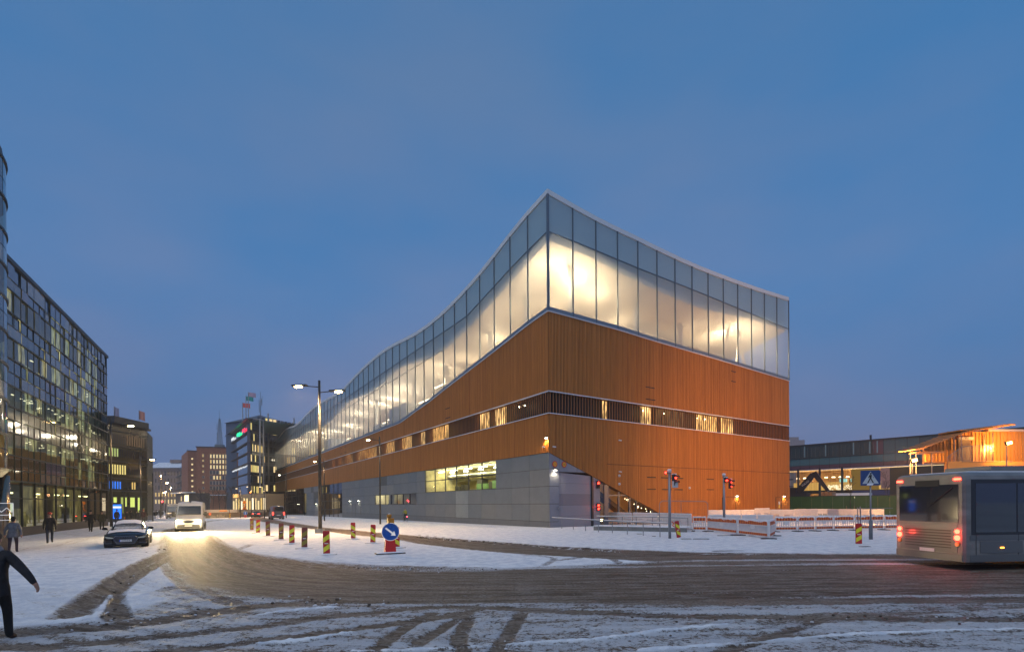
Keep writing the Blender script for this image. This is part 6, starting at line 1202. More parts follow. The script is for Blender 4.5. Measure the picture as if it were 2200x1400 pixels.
# lit Christmas trees, red signal, ad pillar, trolley
for x, y, h, lb in ((332, 1104, 5.2, 'lit golden Christmas tree left of the red signal'), (357.5, 1104, 5.4, 'lit golden Christmas tree right of the red signal')):
    g = thing('christmas_tree', lb, 'tree', at(x, y)+Vector((0, 30, 0))); mb = MB(); rq = random.Random(int(x))
    for _ in range(420): t = rq.random()**1.3; a = rq.uniform(0, 2*PI); r = (1-t)*1.5+.08; mb.sph((r*math.cos(a), r*math.sin(a), .8+t*h*1.2), .10, 5, 3)
    ob('string_light', mb, emit('xmas_gold', (1, .52, .10), 5), g, kind='stuff'); mb = MB(); mb.cyl((0, 0, 0), (0, 0, .9), .12, n=6); mb.cyl((0, 0, .6), (0, 0, .8+h*1.2), 1.3, .05, n=10); ob('crown', mb, mat('fir_dark', (.02, .04, .015), .8), g)
p = at(350, 1110); g = thing('traffic_light', 'far red traffic light glowing between the two golden trees', 'traffic light', p); h = atY(350, 1077, p.y).z-p.z; mb = MB(); mb.cyl((0, 0, 0), (0, 0, h), .07, n=6); ob('pole', mb, POLE, g); signal_head(g, (0, -.05, h), (.4, -.9, 0), n=3, lit=0); mb = MB(); mb.sph((.05, -.35, h), .16, 8, 6); ob('glow_lens', mb, emit('red_far', (1, .03, .04), 16), g); lamp('POINT', (.1, -.8, h), 90, (1, .03, .05), g, .2, 'signal_glow')
p = at(252, 1122.5); g = thing('ad_pillar', 'glowing blue advertising board with a white heading strip', 'advertising board', p, .15); mb = MB(); w_ = .42*p.y/60*1.05; ht = atY(252, 1083, p.y).z-p.z; mb.box(-w_-.06, w_+.06, 0, .2, .2, ht+.06); ob('case', mb, METD, g); mb = MB(); mb.box(-w_, w_, -.012, -.002, .6, ht); ob('screen', mb, emit('ad_blue', (.0, .16, 1), 1.6), g); mb = MB(); mb.box(-w_, w_, -.022, -.014, ht*.80, ht*.90); ob('heading', mb, emit('ad_white', (.75, .70, 1), 1.4), g)
g = thing('luggage_trolley', 'small steel trolley standing by the plain pole', 'trolley', at(323, 1119.5), .3); mb = MB(); mb.box(-.35, .35, -.25, .25, .25, .3); mb.box(-.35, .35, .22, .25, .3, .95)
for x in np.arange(-.35, .36, .1): mb.cyl((x, -.25, .3), (x, -.25, .85), .012, n=4)
mb.box(-.35, .35, -.27, -.25, .82, .86); ob('basket', mb, GALV, g); mb = MB()
for x in (-.3, .3):
    for y in (-.22, .22): mb.cyl((x-.02, y, .08), (x+.02, y, .08), .08, n=8)
ob('wheel', mb, RUB, g, kind='stuff'); g['label'] = 'small steel trolley standing by the plain pole'
# ================================================================ VEHICLES
TYRE = mat('tyre_black', (.015, .015, .016), .8); RIM = mat('rim_grey', (.25, .25, .26), .35, metal=.8); CARG = mat('car_glass', (.015, .018, .022), .05, spec=.9, coat=.5)
def ringsec(w, zb, zs, crown, n=5, tuck=.9):
    """cross-section: sill -> shoulder -> crowned top (half), mirrored. y is across"""
    half = [(w*tuck, zb), (w*.985, zb+(zs-zb)*.18), (w, zb+(zs-zb)*.5), (w*.985, zs-(zs-zb)*.14), (w*.93, zs), (w*.7, zs+crown*.6), (w*.35, zs+crown*.92), (0, zs+crown)]
    return half+[(-y, z) for y, z in half[-2::-1]]
def body_loft(st, m, parent, name='body'):
    rings = [[(x, y, z) for y, z in ringsec(w, zb, zs, cr)] for x, w, zb, zs, cr in st]; mb = MB(); mb.loft(rings); o = ob(name, mb, m, parent, smooth=True)
    md = o.modifiers.new('bev', 'EDGE_SPLIT'); md.split_angle = math.radians(38); return o
def wheel(parent, x, y, r=.33, wd=.22):
    s = 1 if y > 0 else -1; g = bpy.data.objects.new('wheel', None); col.objects.link(g); g.parent = parent
    mb = MB(); mb.cyl((x, y-s*wd, r), (x, y, r), r, n=24); ob('tyre', mb, TYRE, g, smooth=False); mb = MB(); mb.cyl((x, y, r), (x, y+s*.012, r), r*.66, r*.6, n=20)
    for k in range(5): a = 2*PI*k/5; mb.obox((x+math.cos(a)*r*.33, y+s*.02, r+math.sin(a)*r*.33), (math.cos(a)*r*.30, 0, math.sin(a)*r*.30), (0, .012, 0), (-math.sin(a)*.03, 0, math.cos(a)*.03))
    ob('rim', mb, RIM, g)
def arch(parent, x, y, r=.39):
    s = 1 if y > 0 else -1; mb = MB(); mb.cyl((x, y-s*.3, .33), (x, y+s*.004, .33), r, n=24); ob('wheel_arch', mb, BLACKM, parent)
def heading(dx, dy): return math.atan2(dy, dx)
def sedan(name, label, p, rz, paint, lights=None, snow=True, group=None, front_detail=False, tails=None):
    """front at x=0, body behind along -x"""
    g = thing(name, label, 'car', p, rz, group)
    st = [(.0, .62, .30, .56, .02), (-.05, .76, .20, .62, .04), (-.20, .88, .17, .66, .07), (-.55, .915, .17, .72, .10), (-1.0, .92, .18, .78, .12), (-1.45, .92, .18, .86, .10), (-2.2, .925, .18, .90, .06), (-3.2, .925, .18, .92, .06), (-4.0, .915, .18, .95, .07), (-4.45, .88, .20, .96, .04), (-4.66, .80, .28, .90, .02), (-4.72, .70, .38, .78, .01)]
    body_loft(st, paint, g)
    gh = [(-1.25, .70, .66, .90, .93), (-1.75, .74, .60, .92, 1.20), (-2.15, .76, .57, .92, 1.33), (-2.7, .77, .56, .92, 1.37), (-3.3, .76, .55, .92, 1.32), (-3.9, .73, .55, .94, 1.16), (-4.35, .68, .60, .96, 1.00)]
    rings = [[(x, -wb, z0), (x, -wt, z1-.03), (x, -wt*.6, z1), (x, wt*.6, z1), (x, wt, z1-.03), (x, wb, z0)] for x, wb, wt, z0, z1 in gh]; mb = MB(); mb.loft(rings); ob('greenhouse', mb, CARG, g, smooth=False)
    mb = MB()
    rr_ = [[(x, -wt*1.02, z1-.03+.012), (x, -wt*.6, z1+.015), (x, wt*.6, z1+.015), (x, wt*1.02, z1-.03+.012)] for x, wb, wt, z0, z1 in gh[2:5]]; mb.loft(rr_, closed=False, caps=False); ob('roof', mb, paint, g, smooth=True)
    for s in (-1, 1):
        mb = MB(); mb.obox((-1.78, s*.685, 1.09), (.50, -s*.045, .225), (0, .02, 0), (-.02, 0, .04)); ob('pillar', mb, paint, g)
        mb = MB(); mb.sph((-1.55, s*1.00, .98), (.10, .13, .075), 10, 6); mb.cyl((-1.55, s*.86, .92), (-1.55, s*.95, .95), .03, n=5); ob('mirror', mb, paint, g, smooth=True)
        for x in (-.85, -3.75): arch(g, x, s*.922); wheel(g, x, s*.935)
    if snow:
        mb = MB(); rs = [[(x, y, z) for y, z in ((-w*.86, zs+cr*.35+.008), (-w*.5, zs+cr*.85+.03), (0, zs+cr+.035), (w*.5, zs+cr*.85+.03), (w*.86, zs+cr*.35+.008))] for x, w, zb, zs, cr in st[3:6]]; mb.loft(rs, closed=False, caps=False); ob('snow_cover', mb, SNOWM, g, smooth=True)
        mb = MB(); rs = [[(x, -wt*.95, z1-.01), (x, -wt*.5, z1+.045), (x, wt*.5, z1+.045), (x, wt*.95, z1-.01)] for x, wb, wt, z0, z1 in gh[1:6]]; mb.loft(rs, closed=False, caps=False); ob('snow_cover', mb, SNOWM, g, smooth=True)
        mb = MB(); mb.quad((-1.24, -.60, .965), (-1.24, .60, .965), (-1.50, .56, 1.085), (-1.50, -.56, 1.085)); ob('windscreen_frost', mb, mat('frost', (.42, .44, .44), .7, noise=(9, .35)), g)
        mb = MB(); mb.quad((-1.505, -.56, 1.088), (-1.505, .56, 1.088), (-1.74, .57, 1.205), (-1.74, -.57, 1.205)); ob('windscreen_frost', mb, mat('frost_thin', (.13, .14, .14), .5, noise=(6, .7)), g)
    if front_detail:
        DG_ = mat('grille_dark', (.012, .016, .03), .3); CH = mat('chrome_trim', (.35, .36, .38), .2, metal=.9)
        P = lambda y, z, x=.0: (x, y, z)
        mb = MB(); mb.prism([(.035, -.42, .63), (.035, .42, .63), (.045, .50, .52), (.03, .36, .27), (.03, -.36, .27), (.045, -.50, .52)], (.012, 0, 0)); ob('grille', mb, DG_, g)
        mb = MB(); pp = [(.055, -.42, .64), (.055, .42, .64), (.06, .51, .52), (.05, .37, .26), (.05, -.37, .26), (.06, -.51, .52), (.055, -.42, .64)]; mb.tube(pp, .011, 5)
        for z in (.57, .49, .36, .31): mb.cyl((.055, -.42, z), (.055, .42, z), .005, n=4)
        ob('grille_trim', mb, CH, g, kind='stuff')
        mb = MB()
        for k in range(4):
            yc = -.135+.09*k; mb.tube([(.075, yc+.062*math.cos(t), .555+.062*math.sin(t)) for t in np.linspace(0, 2*PI, 17)], .009, 5)
        ob('ring_badge', mb, mat('badge_dark_chrome', (.12, .12, .13), .25, metal=.9), g)
        mb = MB(); mb.box(.072, .082, -.26, .26, .36, .465); ob('number_plate', mb, mat('plate_white', (.7, .7, .68), .5), g); mb = MB(); mb.box(.083, .086, -.26, -.215, .36, .465); ob('plate_band', mb, mat('plate_blue', (.02, .08, .5), .5), g)
        text('lettering', 'OVS-818', .095, BLACKM, g, (.086, .02, .413), (PI/2, 0, PI/2), .001)
        for s in (-1, 1):
            mb = MB(); mb.prism([(.0, s*.50, .575), (-.10, s*.80, .62), (-.16, s*.86, .66), (-.17, s*.86, .57), (-.06, s*.76, .525), (.01, s*.54, .53)], (.05, 0, 0)); ob('headlight', mb, mat('lamp_glass', (.22, .22, .18), .1, spec=.9, coat=1), g)
            mb = MB(); mb.cyl((.055, s*.52, .55), (-.06, s*.82, .61), .014, n=5); mb.cyl((.04, s*.56, .53), (-.02, s*.78, .545), .008, n=5); ob('light_strip', mb, mat('strip_pale', (.75, .72, .55), .3), g)
            mb = MB(); mb.prism([(.02, s*.56, .40), (-.05, s*.82, .42), (-.06, s*.84, .26), (.01, s*.54, .27)], (.025, 0, 0)); ob('air_intake', mb, BLACKM, g); mb = MB(); mb.cyl((.03, s*.56, .28), (-.04, s*.84, .29), .012, n=5); ob('intake_trim', mb, CH, g)
        mb = MB(); mb.prism([(.02, -.7, .20), (.02, .7, .20), (-.1, .84, .26), (-.1, -.84, .26)], (0, 0, -.06)); ob('splitter', mb, BLACKM, g)
    if lights:
        for s in (-1, 1): mb = MB(); mb.sph((.0, s*.62, .60), (.05, .16, .08), 10, 6); ob('headlight', mb, lights, g)
    if tails:
        for s in (-1, 1): mb = MB(); mb.obox((-4.72, s*.62, .82), (.02, 0, 0), (0, .20, 0), (0, 0, .06)); ob('taillight', mb, tails, g)
    return g
BLKP = mat('paint_black', (.004, .004, .005), .2, spec=.25, coat=.35)
sedan('parked_car', 'black parked coupe with snow on its bonnet and roof facing the viewer', at(270, 1177.5), heading(.54, -.84), BLKP, front_detail=True)
sedan('parked_car', 'pale car half hidden behind the left lamp mast', at(231, 1121)+Vector((0, 0, 0)), heading(.7, -.7), mat('paint_pale', (.35, .38, .45), .25, coat=.8))
sedan('parked_car', 'dark car with one bright headlight behind the pedestrians', at(258, 1119), heading(.8, -.6), mat('paint_dark', (.03, .03, .035), .2, coat=.8), lights=emit('headlight_far', (1, .85, .6), 12), snow=False)
TAIL = emit('tail_red', (1, .03, .02), 9)
sedan('moving_car', 'dark car with glowing tail lights left of the dark van in the far lane', at(551, 1110), heading(-.42, .91), mat('paint_dark'), tails=TAIL, snow=False)
for k, (x, y, c) in enumerate([(455, 1103.5, (.3, .3, .32)), (470, 1103.2, (.05, .05, .06)), (430, 1104, (.4, .38, .35))]): sedan('parked_car', ('grey', 'black', 'beige')[k]+' tiny far car under the trees before the brick building', at(x, y), heading(1, .1), mat('paint_far%d' % k, c, .3, coat=.6), snow=True, group='far cars under the trees')

def boxvan(name, label, p, rz, paint, L=5.9, W=1.0, H_=2.62, lit=True, tails=None, cat='van', group=None, glass_front=True):
    g = thing(name, label, cat, p, rz, group); h = H_
    st = [(.0, .78, .34, .80, .05), (-.06, .92, .26, .92, .05), (-.25, W*.98, .24, 1.04, .05), (-.75, W, .24, 1.16, .05), (-.98, W, .24, 1.26, .05)]
    st2 = [(-.98, W*.99, .24, 1.28, .05), (-1.35, W*.985, .24, 1.62+.25*(h-2.6), .10), (-1.78, W*.97, .24, 2.14+.6*(h-2.6), .12), (-2.15, W*.965, .24, h-.22, .14), (-2.6, W*.96, .24, h-.14, .14), (-L+.3, W*.96, .26, h-.14, .14), (-L, W*.93, .32, h-.22, .12)]
    body_loft(st+st2[1:], paint, g)
    nx, nz = .43, .57
    mb = MB(); za, zb = 1.40, 2.12+.6*(h-2.6); xa, xb = -1.03, -1.70; mb.prism([(xa+.0, -W*.84, za), (xa, W*.84, za), (xb, W*.80, zb), (xb, -W*.80, zb)], (.045, 0, .035)); ob('windscreen', mb, CARG, g)
    for s in (-1, 1):
        mb = MB(); mb.prism([(-1.25, s*W*.985, 1.35), (-2.1, s*W*.985, 1.35), (-2.1, s*W*.975, 2.0), (-1.72, s*W*.975, 2.0)], (0, s*.012, 0)); ob('side_window', mb, CARG, g)
        mb = MB(); mb.obox((-1.2, s*(W+.16), 1.45), (.05, 0, 0), (0, .10, 0), (0, 0, .20)); mb.cyl((-1.2, s*W*.97, 1.4), (-1.2, s*(W+.1), 1.42), .03, n=5); ob('mirror', mb, BLACKM, g)
        for x in (-1.0, -L+1.25): arch(g, x, s*(W+.002), .41); wheel(g, x, s*(W+.012), .36)
        if lit is not None:
            mb = MB(); mb.sph((-.03, s*.74, .86), (.07, .15, .12), 12, 8); ob('headlight', mb, emit('headlight_glow', (1, .86, .58), 70) if lit else mat('lamp_glass', (.22, .22, .18), .1), g)
            if lit: l_ = lamp('SPOT', (.12, s*.74, .84), 6500, (1, .76, .38), g, .08, 'headlight_beam', (PI/2-.10-PI, 0, -PI/2) if False else None, 95); l_.rotation_euler = (0, -PI/2+.13, 0); lamp('POINT', (.3, s*.74, .86), 60, (1, .8, .45), g, .1, 'headlight_spill')
        if tails:
            mb = MB(); mb.obox((-L-.01, s*W*.86, 1.05), (.02, 0, 0), (0, .09, 0), (0, 0, .22)); ob('taillight', mb, tails, g)
    mb = MB(); pts = [(.03, .42*math.cos(t), .86+.135*math.sin(t)*(1 if math.sin(t) < 0 else .55)) for t in np.linspace(0, 2*PI, 25)[:-1]]; mb.prism(pts, (.03, 0, 0)); ob('grille', mb, mat('grille_dark', (.012, .016, .03), .3), g)
    mb = MB(); mb.box(-.03, .05, -.80, .80, .30, .60); ob('bumper', mb, mat('bumper_grey', (.05, .05, .05), .7), g); mb = MB(); mb.box(.05, .062, -.26, .26, .44, .55); ob('number_plate', mb, mat('plate_white', (.7, .7, .68), .5), g)
    if glass_front: mb = MB(); mb.cyl((-2.02, 0, h-.08), (-2.0, 0, h-.02), .09, n=12); ob('roof_badge', mb, METD, g)
    if tails: mb = MB(); mb.box(-L-.02, -L, -W*.7, W*.7, 1.45, 2.1); ob('rear_window', mb, CARG, g); mb = MB(); mb.box(-L-.03, -L, -.3, .3, .7, .82); ob('number_plate', mb, mat('plate_white'), g)
    return g
boxvan('delivery_van', 'white high roofed van with blazing headlights on the bend', at(405, 1141.5), heading(.47, -.88), mat('paint_white', (.66, .64, .58), .3, coat=.5), H_=2.55)
boxvan('parked_van', 'pale parked truck with dark front between the pedestrians and the white van', at(369, 1113.5), heading(.45, -.89), mat('paint_silver', (.35, .34, .32), .4), H_=3.0, lit=False, W=1.1, L=7)
boxvan('dark_van', 'dark grey van seen from behind with red tail lights in the far lane', at(600, 1115.5)+dL*6, heading(-.52, .85), mat('paint_van_dark', (.10, .085, .08), .35, coat=.5), H_=2.35, lit=None, tails=TAIL)
# --- bus
def bus():
    p = at(2075, 1227); g = thing('city_bus', 'large white and grey city bus with red lights at the right edge', 'bus', p, heading(.992, .12)); L, W, H_ = 12.5, 2.55, 3.08
    # x forward, near side at y=0, far side y=W ; rear at x=0
    PW_ = mat('bus_white', (.16, .155, .15), .4, coat=.3, noise=(1.2, .32, (1, 1, 2.5))); PG_ = mat('bus_grey', (.09, .095, .10), .35, coat=.5); GL_ = mat('bus_glass', (.02, .025, .035), .05, spec=.9, coat=.6)
    def sec(x, ins): 
        r = .22; w0, w1 = ins, W-ins; z0, z1 = .28, H_-ins*.6; pts = [(x, w0, z0), (x, w0, z1-r)]+[(x, w0+r*(1-math.cos(t)), z1-r+r*math.sin(t)) for t in (.5, 1.0, 1.5)]+[(x, w1-r*(1-math.cos(t)), z1-r+r*math.sin(t)) for t in (1.5, 1.0, .5)]+[(x, w1, z1-r), (x, w1, z0)]; return pts
    mb = MB(); mb.loft([sec(0, .10), sec(.06, .03), sec(.18, 0), sec(L-.2, 0), sec(L, .1)]); ob('body', mb, PW_, g, smooth=False)
    x = .35
    for k in range(8): mb = MB(); mb.box(x, x+1.42, -.012, 0, 1.20, 2.72); ob('side_window', mb, GL_, g); x += 1.48
    mb = MB(); mb.box(.2, L-.1, -.006, 0, 1.12, 2.84); ob('window_band', mb, mat('band_black', (.02, .02, .024), .3), g)
    mb = MB(); mb.box(.15, L-.1, -.008, 0, .95, 1.10); ob('side_stripe', mb, PG_, g); mb = MB(); mb.box(.15, L-.1, -.004, 0, .28, .5); ob('skirt', mb, PG_, g)
    mb = MB(); mb.box(-.012, 0, .22, W-.22, 1.50, 2.70); ob('rear_window', mb, GL_, g); mb = MB(); mb.box(-.014, -.002, .25, W-.25, .55, 1.45); ob('engine_cover', mb, PG_, g)
    mb = MB()
    for k in range(7): mb.box(-.024, -.015, .45, W-.45, .68+k*.09, .71+k*.09)
    ob('louvre', mb, BLACKM, g, kind='stuff')
    for y in (.24, W-.24):
        for z, r in ((1.02, .085), (1.22, .07)): mb = MB(); mb.cyl((-.01, y, z), (-.045, y, z), r, n=16); ob('taillight', mb, emit('bus_tail', (1, .03, .015), 22), g)
        mb = MB(); mb.box(-.03, .02, y-.11, y+.11, 2.83, 2.89); ob('high_light', mb, emit('bus_tail'), g); mb = MB(); mb.cyl((-.01, y, .82), (-.04, y, .82), .07, n=14); ob('indicator', mb, mat('indicator_amber', (.6, .2, .02), .3), g)
        lamp('POINT', (-.5, y, 1.1), 14, (1, .05, .03), g, .1, 'tail_glow')
    for k in range(5): mb = MB(); mb.box(1.2+k*2.4, 1.32+k*2.4, -.03, -.008, .70, .74); ob('marker_lamp', mb, emit('marker_amber', (1, .30, .03), 8), g)
    for x in (3.1, 9.6):
        mb = MB(); mb.cyl((x, -.005, .48), (x, .3, .48), .58, n=28); ob('wheel_arch', mb, BLACKM, g); gw = bpy.data.objects.new('wheel', None); col.objects.link(gw); gw.parent = g
        mb = MB(); mb.cyl((x, -.03, .48), (x, .3, .48), .48, n=32); ob('tyre', mb, TYRE, gw); mb = MB(); mb.cyl((x, -.05, .48), (x, -.02, .48), .26, .28, n=24); ob('rim', mb, RIM, gw)
    for x in (3.1, 9.6): mb = MB(); mb.cyl((x, W-.3, .48), (x, W+.02, .48), .48, n=28); ob('tyre', mb, TYRE, g)
    for sx in (.36, 1.86, 3.34, 4.82, 6.3, 7.78, 9.26): mb = MB(); mb.box(sx-.008, sx+.008, -.010, -.006, .5, 1.12); ob('panel_seam', mb, BLACKM, g)
    mb = MB(); mb.box(.5, 2.0, -.014, -.008, .56, .92); ob('service_hatch', mb, PG_, g)
    mb = MB(); mb.box(-.035, -.02, W/2-.26, W/2+.26, .52, .63); ob('number_plate', mb, mat('plate_white'), g)
    mb = MB(); mb.cyl((-.05, W*.5-.9, 2.6), (-.05, W*.5-.1, 2.0), .012, n=5); ob('wiper', mb, BLACKM, g)
    mb = MB(); mb.box(.4, L-.4, .25, W-.25, H_-.02, H_+.035); ob('roof_snow', mb, SNOWM, g); mb = MB(); mb.box(1.5, 4.5, .5, W-.5, H_+.0, H_+.22); ob('roof_unit', mb, PW_, g)
    mb = MB(); mb.box(-.02, 0, .85, 1.7, 2.66, 2.86); ob('route_display', mb, BLACKM, g); mb = MB(); mb.box(-.03, .05, .1, W-.1, .30, .50); ob('bumper', mb, PG_, g)
bus()
# ================================================================ PEOPLE
def skin_body(J, E, rad, mats_of, name, sub=2):
    """J joints dict, E edges (a, b, material index), grown with a Skin modifier into one continuous surface"""
    keys = list(J); me = bpy.data.meshes.new(name); me.from_pydata([J[k] for k in keys], [(keys.index(a), keys.index(b)) for a, b, _ in E], []); o = bpy.data.objects.new('tmp', me); col.objects.link(o)
    md = o.modifiers.new('s', 'SKIN'); md.use_smooth_shade = True
    sv = me.skin_vertices[0].data
    for i, k in enumerate(keys): sv[i].radius = rad[k] if isinstance(rad[k], tuple) else (rad[k], rad[k]); sv[i].use_root = (k == 'pelvis')
    ss = o.modifiers.new('u', 'SUBSURF'); ss.levels = sub; ss.render_levels = sub
    dg = bpy.context.evaluated_depsgraph_get(); m = bpy.data.meshes.new_from_object(o.evaluated_get(dg)); bpy.data.objects.remove(o); m.name = name
    m.materials.clear()
    for x in mats_of: m.materials.append(x)
    A = np.array([J[a] for a, b, _ in E], float); B = np.array([J[b] for a, b, _ in E], float); mi = np.array([c for _, _, c in E]); D = B-A; L2 = (D**2).sum(1)+1e-9
    for p in m.polygons:
        c = np.array(p.center); t = np.clip(((c-A)*D).sum(1)/L2, 0, 1); p.material_index = int(mi[np.argmin(((c-A-D*t[:, None])**2).sum(1))]); p.use_smooth = True
    return m
def pose(stride=.22, arm=.2, arm_out=(0, 0), lean=.0, fingers=False, look=0):
    """facing +y. stride: half step length, arm: swing"""
    J = dict(pelvis=(0, 0, .94), waist=(0, lean*.4, 1.10), chest=(0, lean*.8, 1.30), neck0=(0, lean, 1.46), neck=(0, lean+.01, 1.53), head=(0, lean+.03, 1.60), crown=(0, lean+.025, 1.70))
    rad = dict(pelvis=(.155, .12), waist=(.175, .145), chest=(.20, .155), neck0=(.09, .075), neck=.055, head=(.078, .088), crown=(.066, .076))
    E = [('pelvis', 'waist', 0), ('waist', 'chest', 0), ('chest', 'neck0', 0), ('neck0', 'neck', 2), ('neck', 'head', 2), ('head', 'crown', 2)]
    for s, n in ((1, 'r'), (-1, 'l')):
        st = stride*s; k = st*.45+.06; lift = .10 if st < 0 else 0
        J.update({'hip'+n: (s*.10, st*.06, .88), 'knee'+n: (s*.105, k, .50+.02), 'ank'+n: (s*.10, st, .09+lift), 'toe'+n: (s*.115, st+.17, .035+lift*.4)})
        rad.update({'hip'+n: (.098, .105), 'knee'+n: .068, 'ank'+n: (.052, .055), 'toe'+n: (.045, .035)})
        E += [('pelvis', 'hip'+n, 1), ('hip'+n, 'knee'+n, 1), ('knee'+n, 'ank'+n, 1), ('ank'+n, 'toe'+n, 3)]
        ao = arm_out[0 if s > 0 else 1]; sw = -arm*s; sx = s*(.19+ao*.0)
        el = (sx+s*(.05+.24*math.sin(ao)), lean+sw*.5, 1.38-.27*math.cos(ao*.9)); wr = (el[0]+s*(.01+.24*math.sin(ao)), lean+sw*1.1+.05, el[2]-.24*math.cos(ao*.8))
        hd = (wr[0]+s*.05*math.sin(ao), wr[1]+.015, wr[2]-.085)
        J.update({'sh'+n: (s*.165, lean, 1.395), 'el'+n: el, 'wr'+n: wr, 'hd'+n: hd}); rad.update({'sh'+n: (.085, .085), 'el'+n: .066, 'wr'+n: (.050, .046), 'hd'+n: (.036, .022)})
        E += [('chest', 'sh'+n, 0), ('sh'+n, 'el'+n, 0), ('el'+n, 'wr'+n, 0), ('wr'+n, 'hd'+n, 2 if fingers else 3)]
        if fingers:
            for f in range(4):
                x0 = (f-1.5)*.019; a1 = (hd[0]+s*.004, hd[1]+x0, hd[2]-.035-(.006 if f in (1, 2) else 0)); a2 = (a1[0]-s*.008, a1[1], a1[2]-.028)
                J.update({'f%d%s' % (f, n): a1, 'g%d%s' % (f, n): a2}); rad.update({'f%d%s' % (f, n): .0095, 'g%d%s' % (f, n): .008}); E += [('hd'+n, 'f%d%s' % (f, n), 2), ('f%d%s' % (f, n), 'g%d%s' % (f, n), 2)]
            t1 = (wr[0]-s*.01, wr[1]+.045, wr[2]-.05); t2 = (t1[0]-s*.012, t1[1]+.012, t1[2]-.035); J.update({'t1'+n: t1, 't2'+n: t2}); rad.update({'t1'+n: .011, 't2'+n: .009}); E += [('wr'+n, 't1'+n, 2), ('t1'+n, 't2'+n, 2)]
    return J, E, rad
SKINM = mat('skin', (.40, .22, .15), .6); SHOE = mat('shoe_dark', (.03, .022, .018), .6)
POSES = {}
def person(label, p, rz, jacket, legs, hat=None, kind='walk', h=1.0, scarf=None, bag=None, hair=(.04, .025, .015), group=None, shoe=None):
    if kind not in POSES: POSES[kind] = skin_body(*pose(*dict(walk=(.24, .22), walk2=(-.20, -.18), stand=(.04, .03), out=(.22, .10, (.60, .1), .03, True), lean=(.2, .15, (.1, .2), .12, True))[kind]), [SKINM]*4, 'body')
    g = thing('person', label, 'person', p, rz, group); g.scale = (h,)*3
    me = POSES[kind].copy(); cm = lambda c: mat('cloth_%.3f_%.3f_%.3f' % c, c, .85, noise=(6, .35), bump=(9, 1.0))
    for i, m in enumerate((cm(jacket), cm(legs), SKINM, cm(shoe) if shoe else SHOE)): me.materials[i] = m
    link('body', me, g); ly = .03 if kind != 'lean' else .12
    if hat: mb = MB(); mb.sph((0, ly+.018, 1.715), (.098, .11, .082), 12, 8); mb.cyl((0, ly+.02, 1.655), (0, ly+.02, 1.70), .10, .10, n=14); ob('hat', mb, cm(hat), g, smooth=True)
    else: mb = MB(); mb.sph((0, ly+.0, 1.685), (.096, .105, .10), 12, 8); mb.sph((0, ly-.05, 1.62), (.085, .06, .10), 10, 6); ob('hair', mb, cm(hair), g, smooth=True)
    mb = MB(); mb.sph((0, ly+.115, 1.62), (.013, .022, .022), 8, 6)
    for s in (-1, 1): mb.sph((s*.082, ly+.0, 1.62), (.012, .022, .032), 6, 5)
    ob('nose_and_ears', mb, SKINM, g, smooth=True); mb = MB()
    for s in (-1, 1): mb.sph((s*.030, ly+.095, 1.64), (.011, .008, .006), 6, 4)
    mb.obox((0, ly+.10, 1.575), (.024, 0, 0), (0, .008, 0), (0, 0, .004)); ob('eyes_and_mouth', mb, mat('eye_dark', (.06, .03, .025), .5), g)
    # jacket hem
    mb = MB(); rings = []
    for z, rx_, ry_ in ((.76, .205, .165), (.88, .20, .16), (1.02, .172, .14)): rings.append([(rx_*math.cos(t), ry_*math.sin(t)+(.0), z) for t in np.linspace(0, 2*PI, 17)[:-1]])
    mb.loft(rings, caps=False); ob('jacket_hem', mb, cm(jacket), g, smooth=True)
    if scarf: mb = MB(); mb.loft([[(rr_*math.cos(t), ly-.01+rr_*.9*math.sin(t), z) for t in np.linspace(0, 2*PI, 15)[:-1]] for z, rr_ in ((1.44, .12), (1.49, .115), (1.54, .085))], caps=False); ob('scarf', mb, cm(scarf), g, smooth=True)
    if bag: mb = MB(); mb.obox((.30, -.02, .62), (.05, 0, 0), (0, .14, 0), (0, 0, .20)); mb.tube([(.30, -.1, .82), (.28, -.02, .92), (.30, .06, .82)], .012, 5); ob('bag', mb, cm(bag), g)
    return g
away, toward = heading(-.45, .9)-PI/2, heading(.45, -.9)-PI/2
K = (.014, .014, .017)
person('person in black striding past close at the left edge, one arm swung out', at(-14, 1384), -2.75+PI, (.016, .015, .018), (.012, .012, .013), kind='out', h=1.02, scarf=(.22, .22, .23), hair=(.10, .07, .05), shoe=(.05, .025, .015))
person('person in a grey jacket with dark hair walking behind the nearest figure', at(28, 1187), .6, (.16, .16, .17), (.05, .03, .04), kind='lean', h=.97, hair=(.012, .010, .010))
person('person in a black jacket, blue jeans and red knitted hat', at(107, 1166.5), toward+.3, K, (.012, .022, .045), hat=(.32, .035, .03), kind='walk', h=1.04)
person('person in a dark jacket with a light chest print walking toward the viewer', at(195, 1142.5), toward, K, (.012, .012, .014), hat=(.02, .02, .02), kind='walk2', h=1.03)
person('person in olive and black walking just left of the tall lamp mast', at(219, 1138), toward+.2, (.035, .035, .02), (.014, .014, .015), kind='walk', h=1.0)
person('person silhouetted against the glowing blue advertising board', at(251, 1126), away, K, K, kind='stand', h=1.08, hat=(.01, .01, .015))
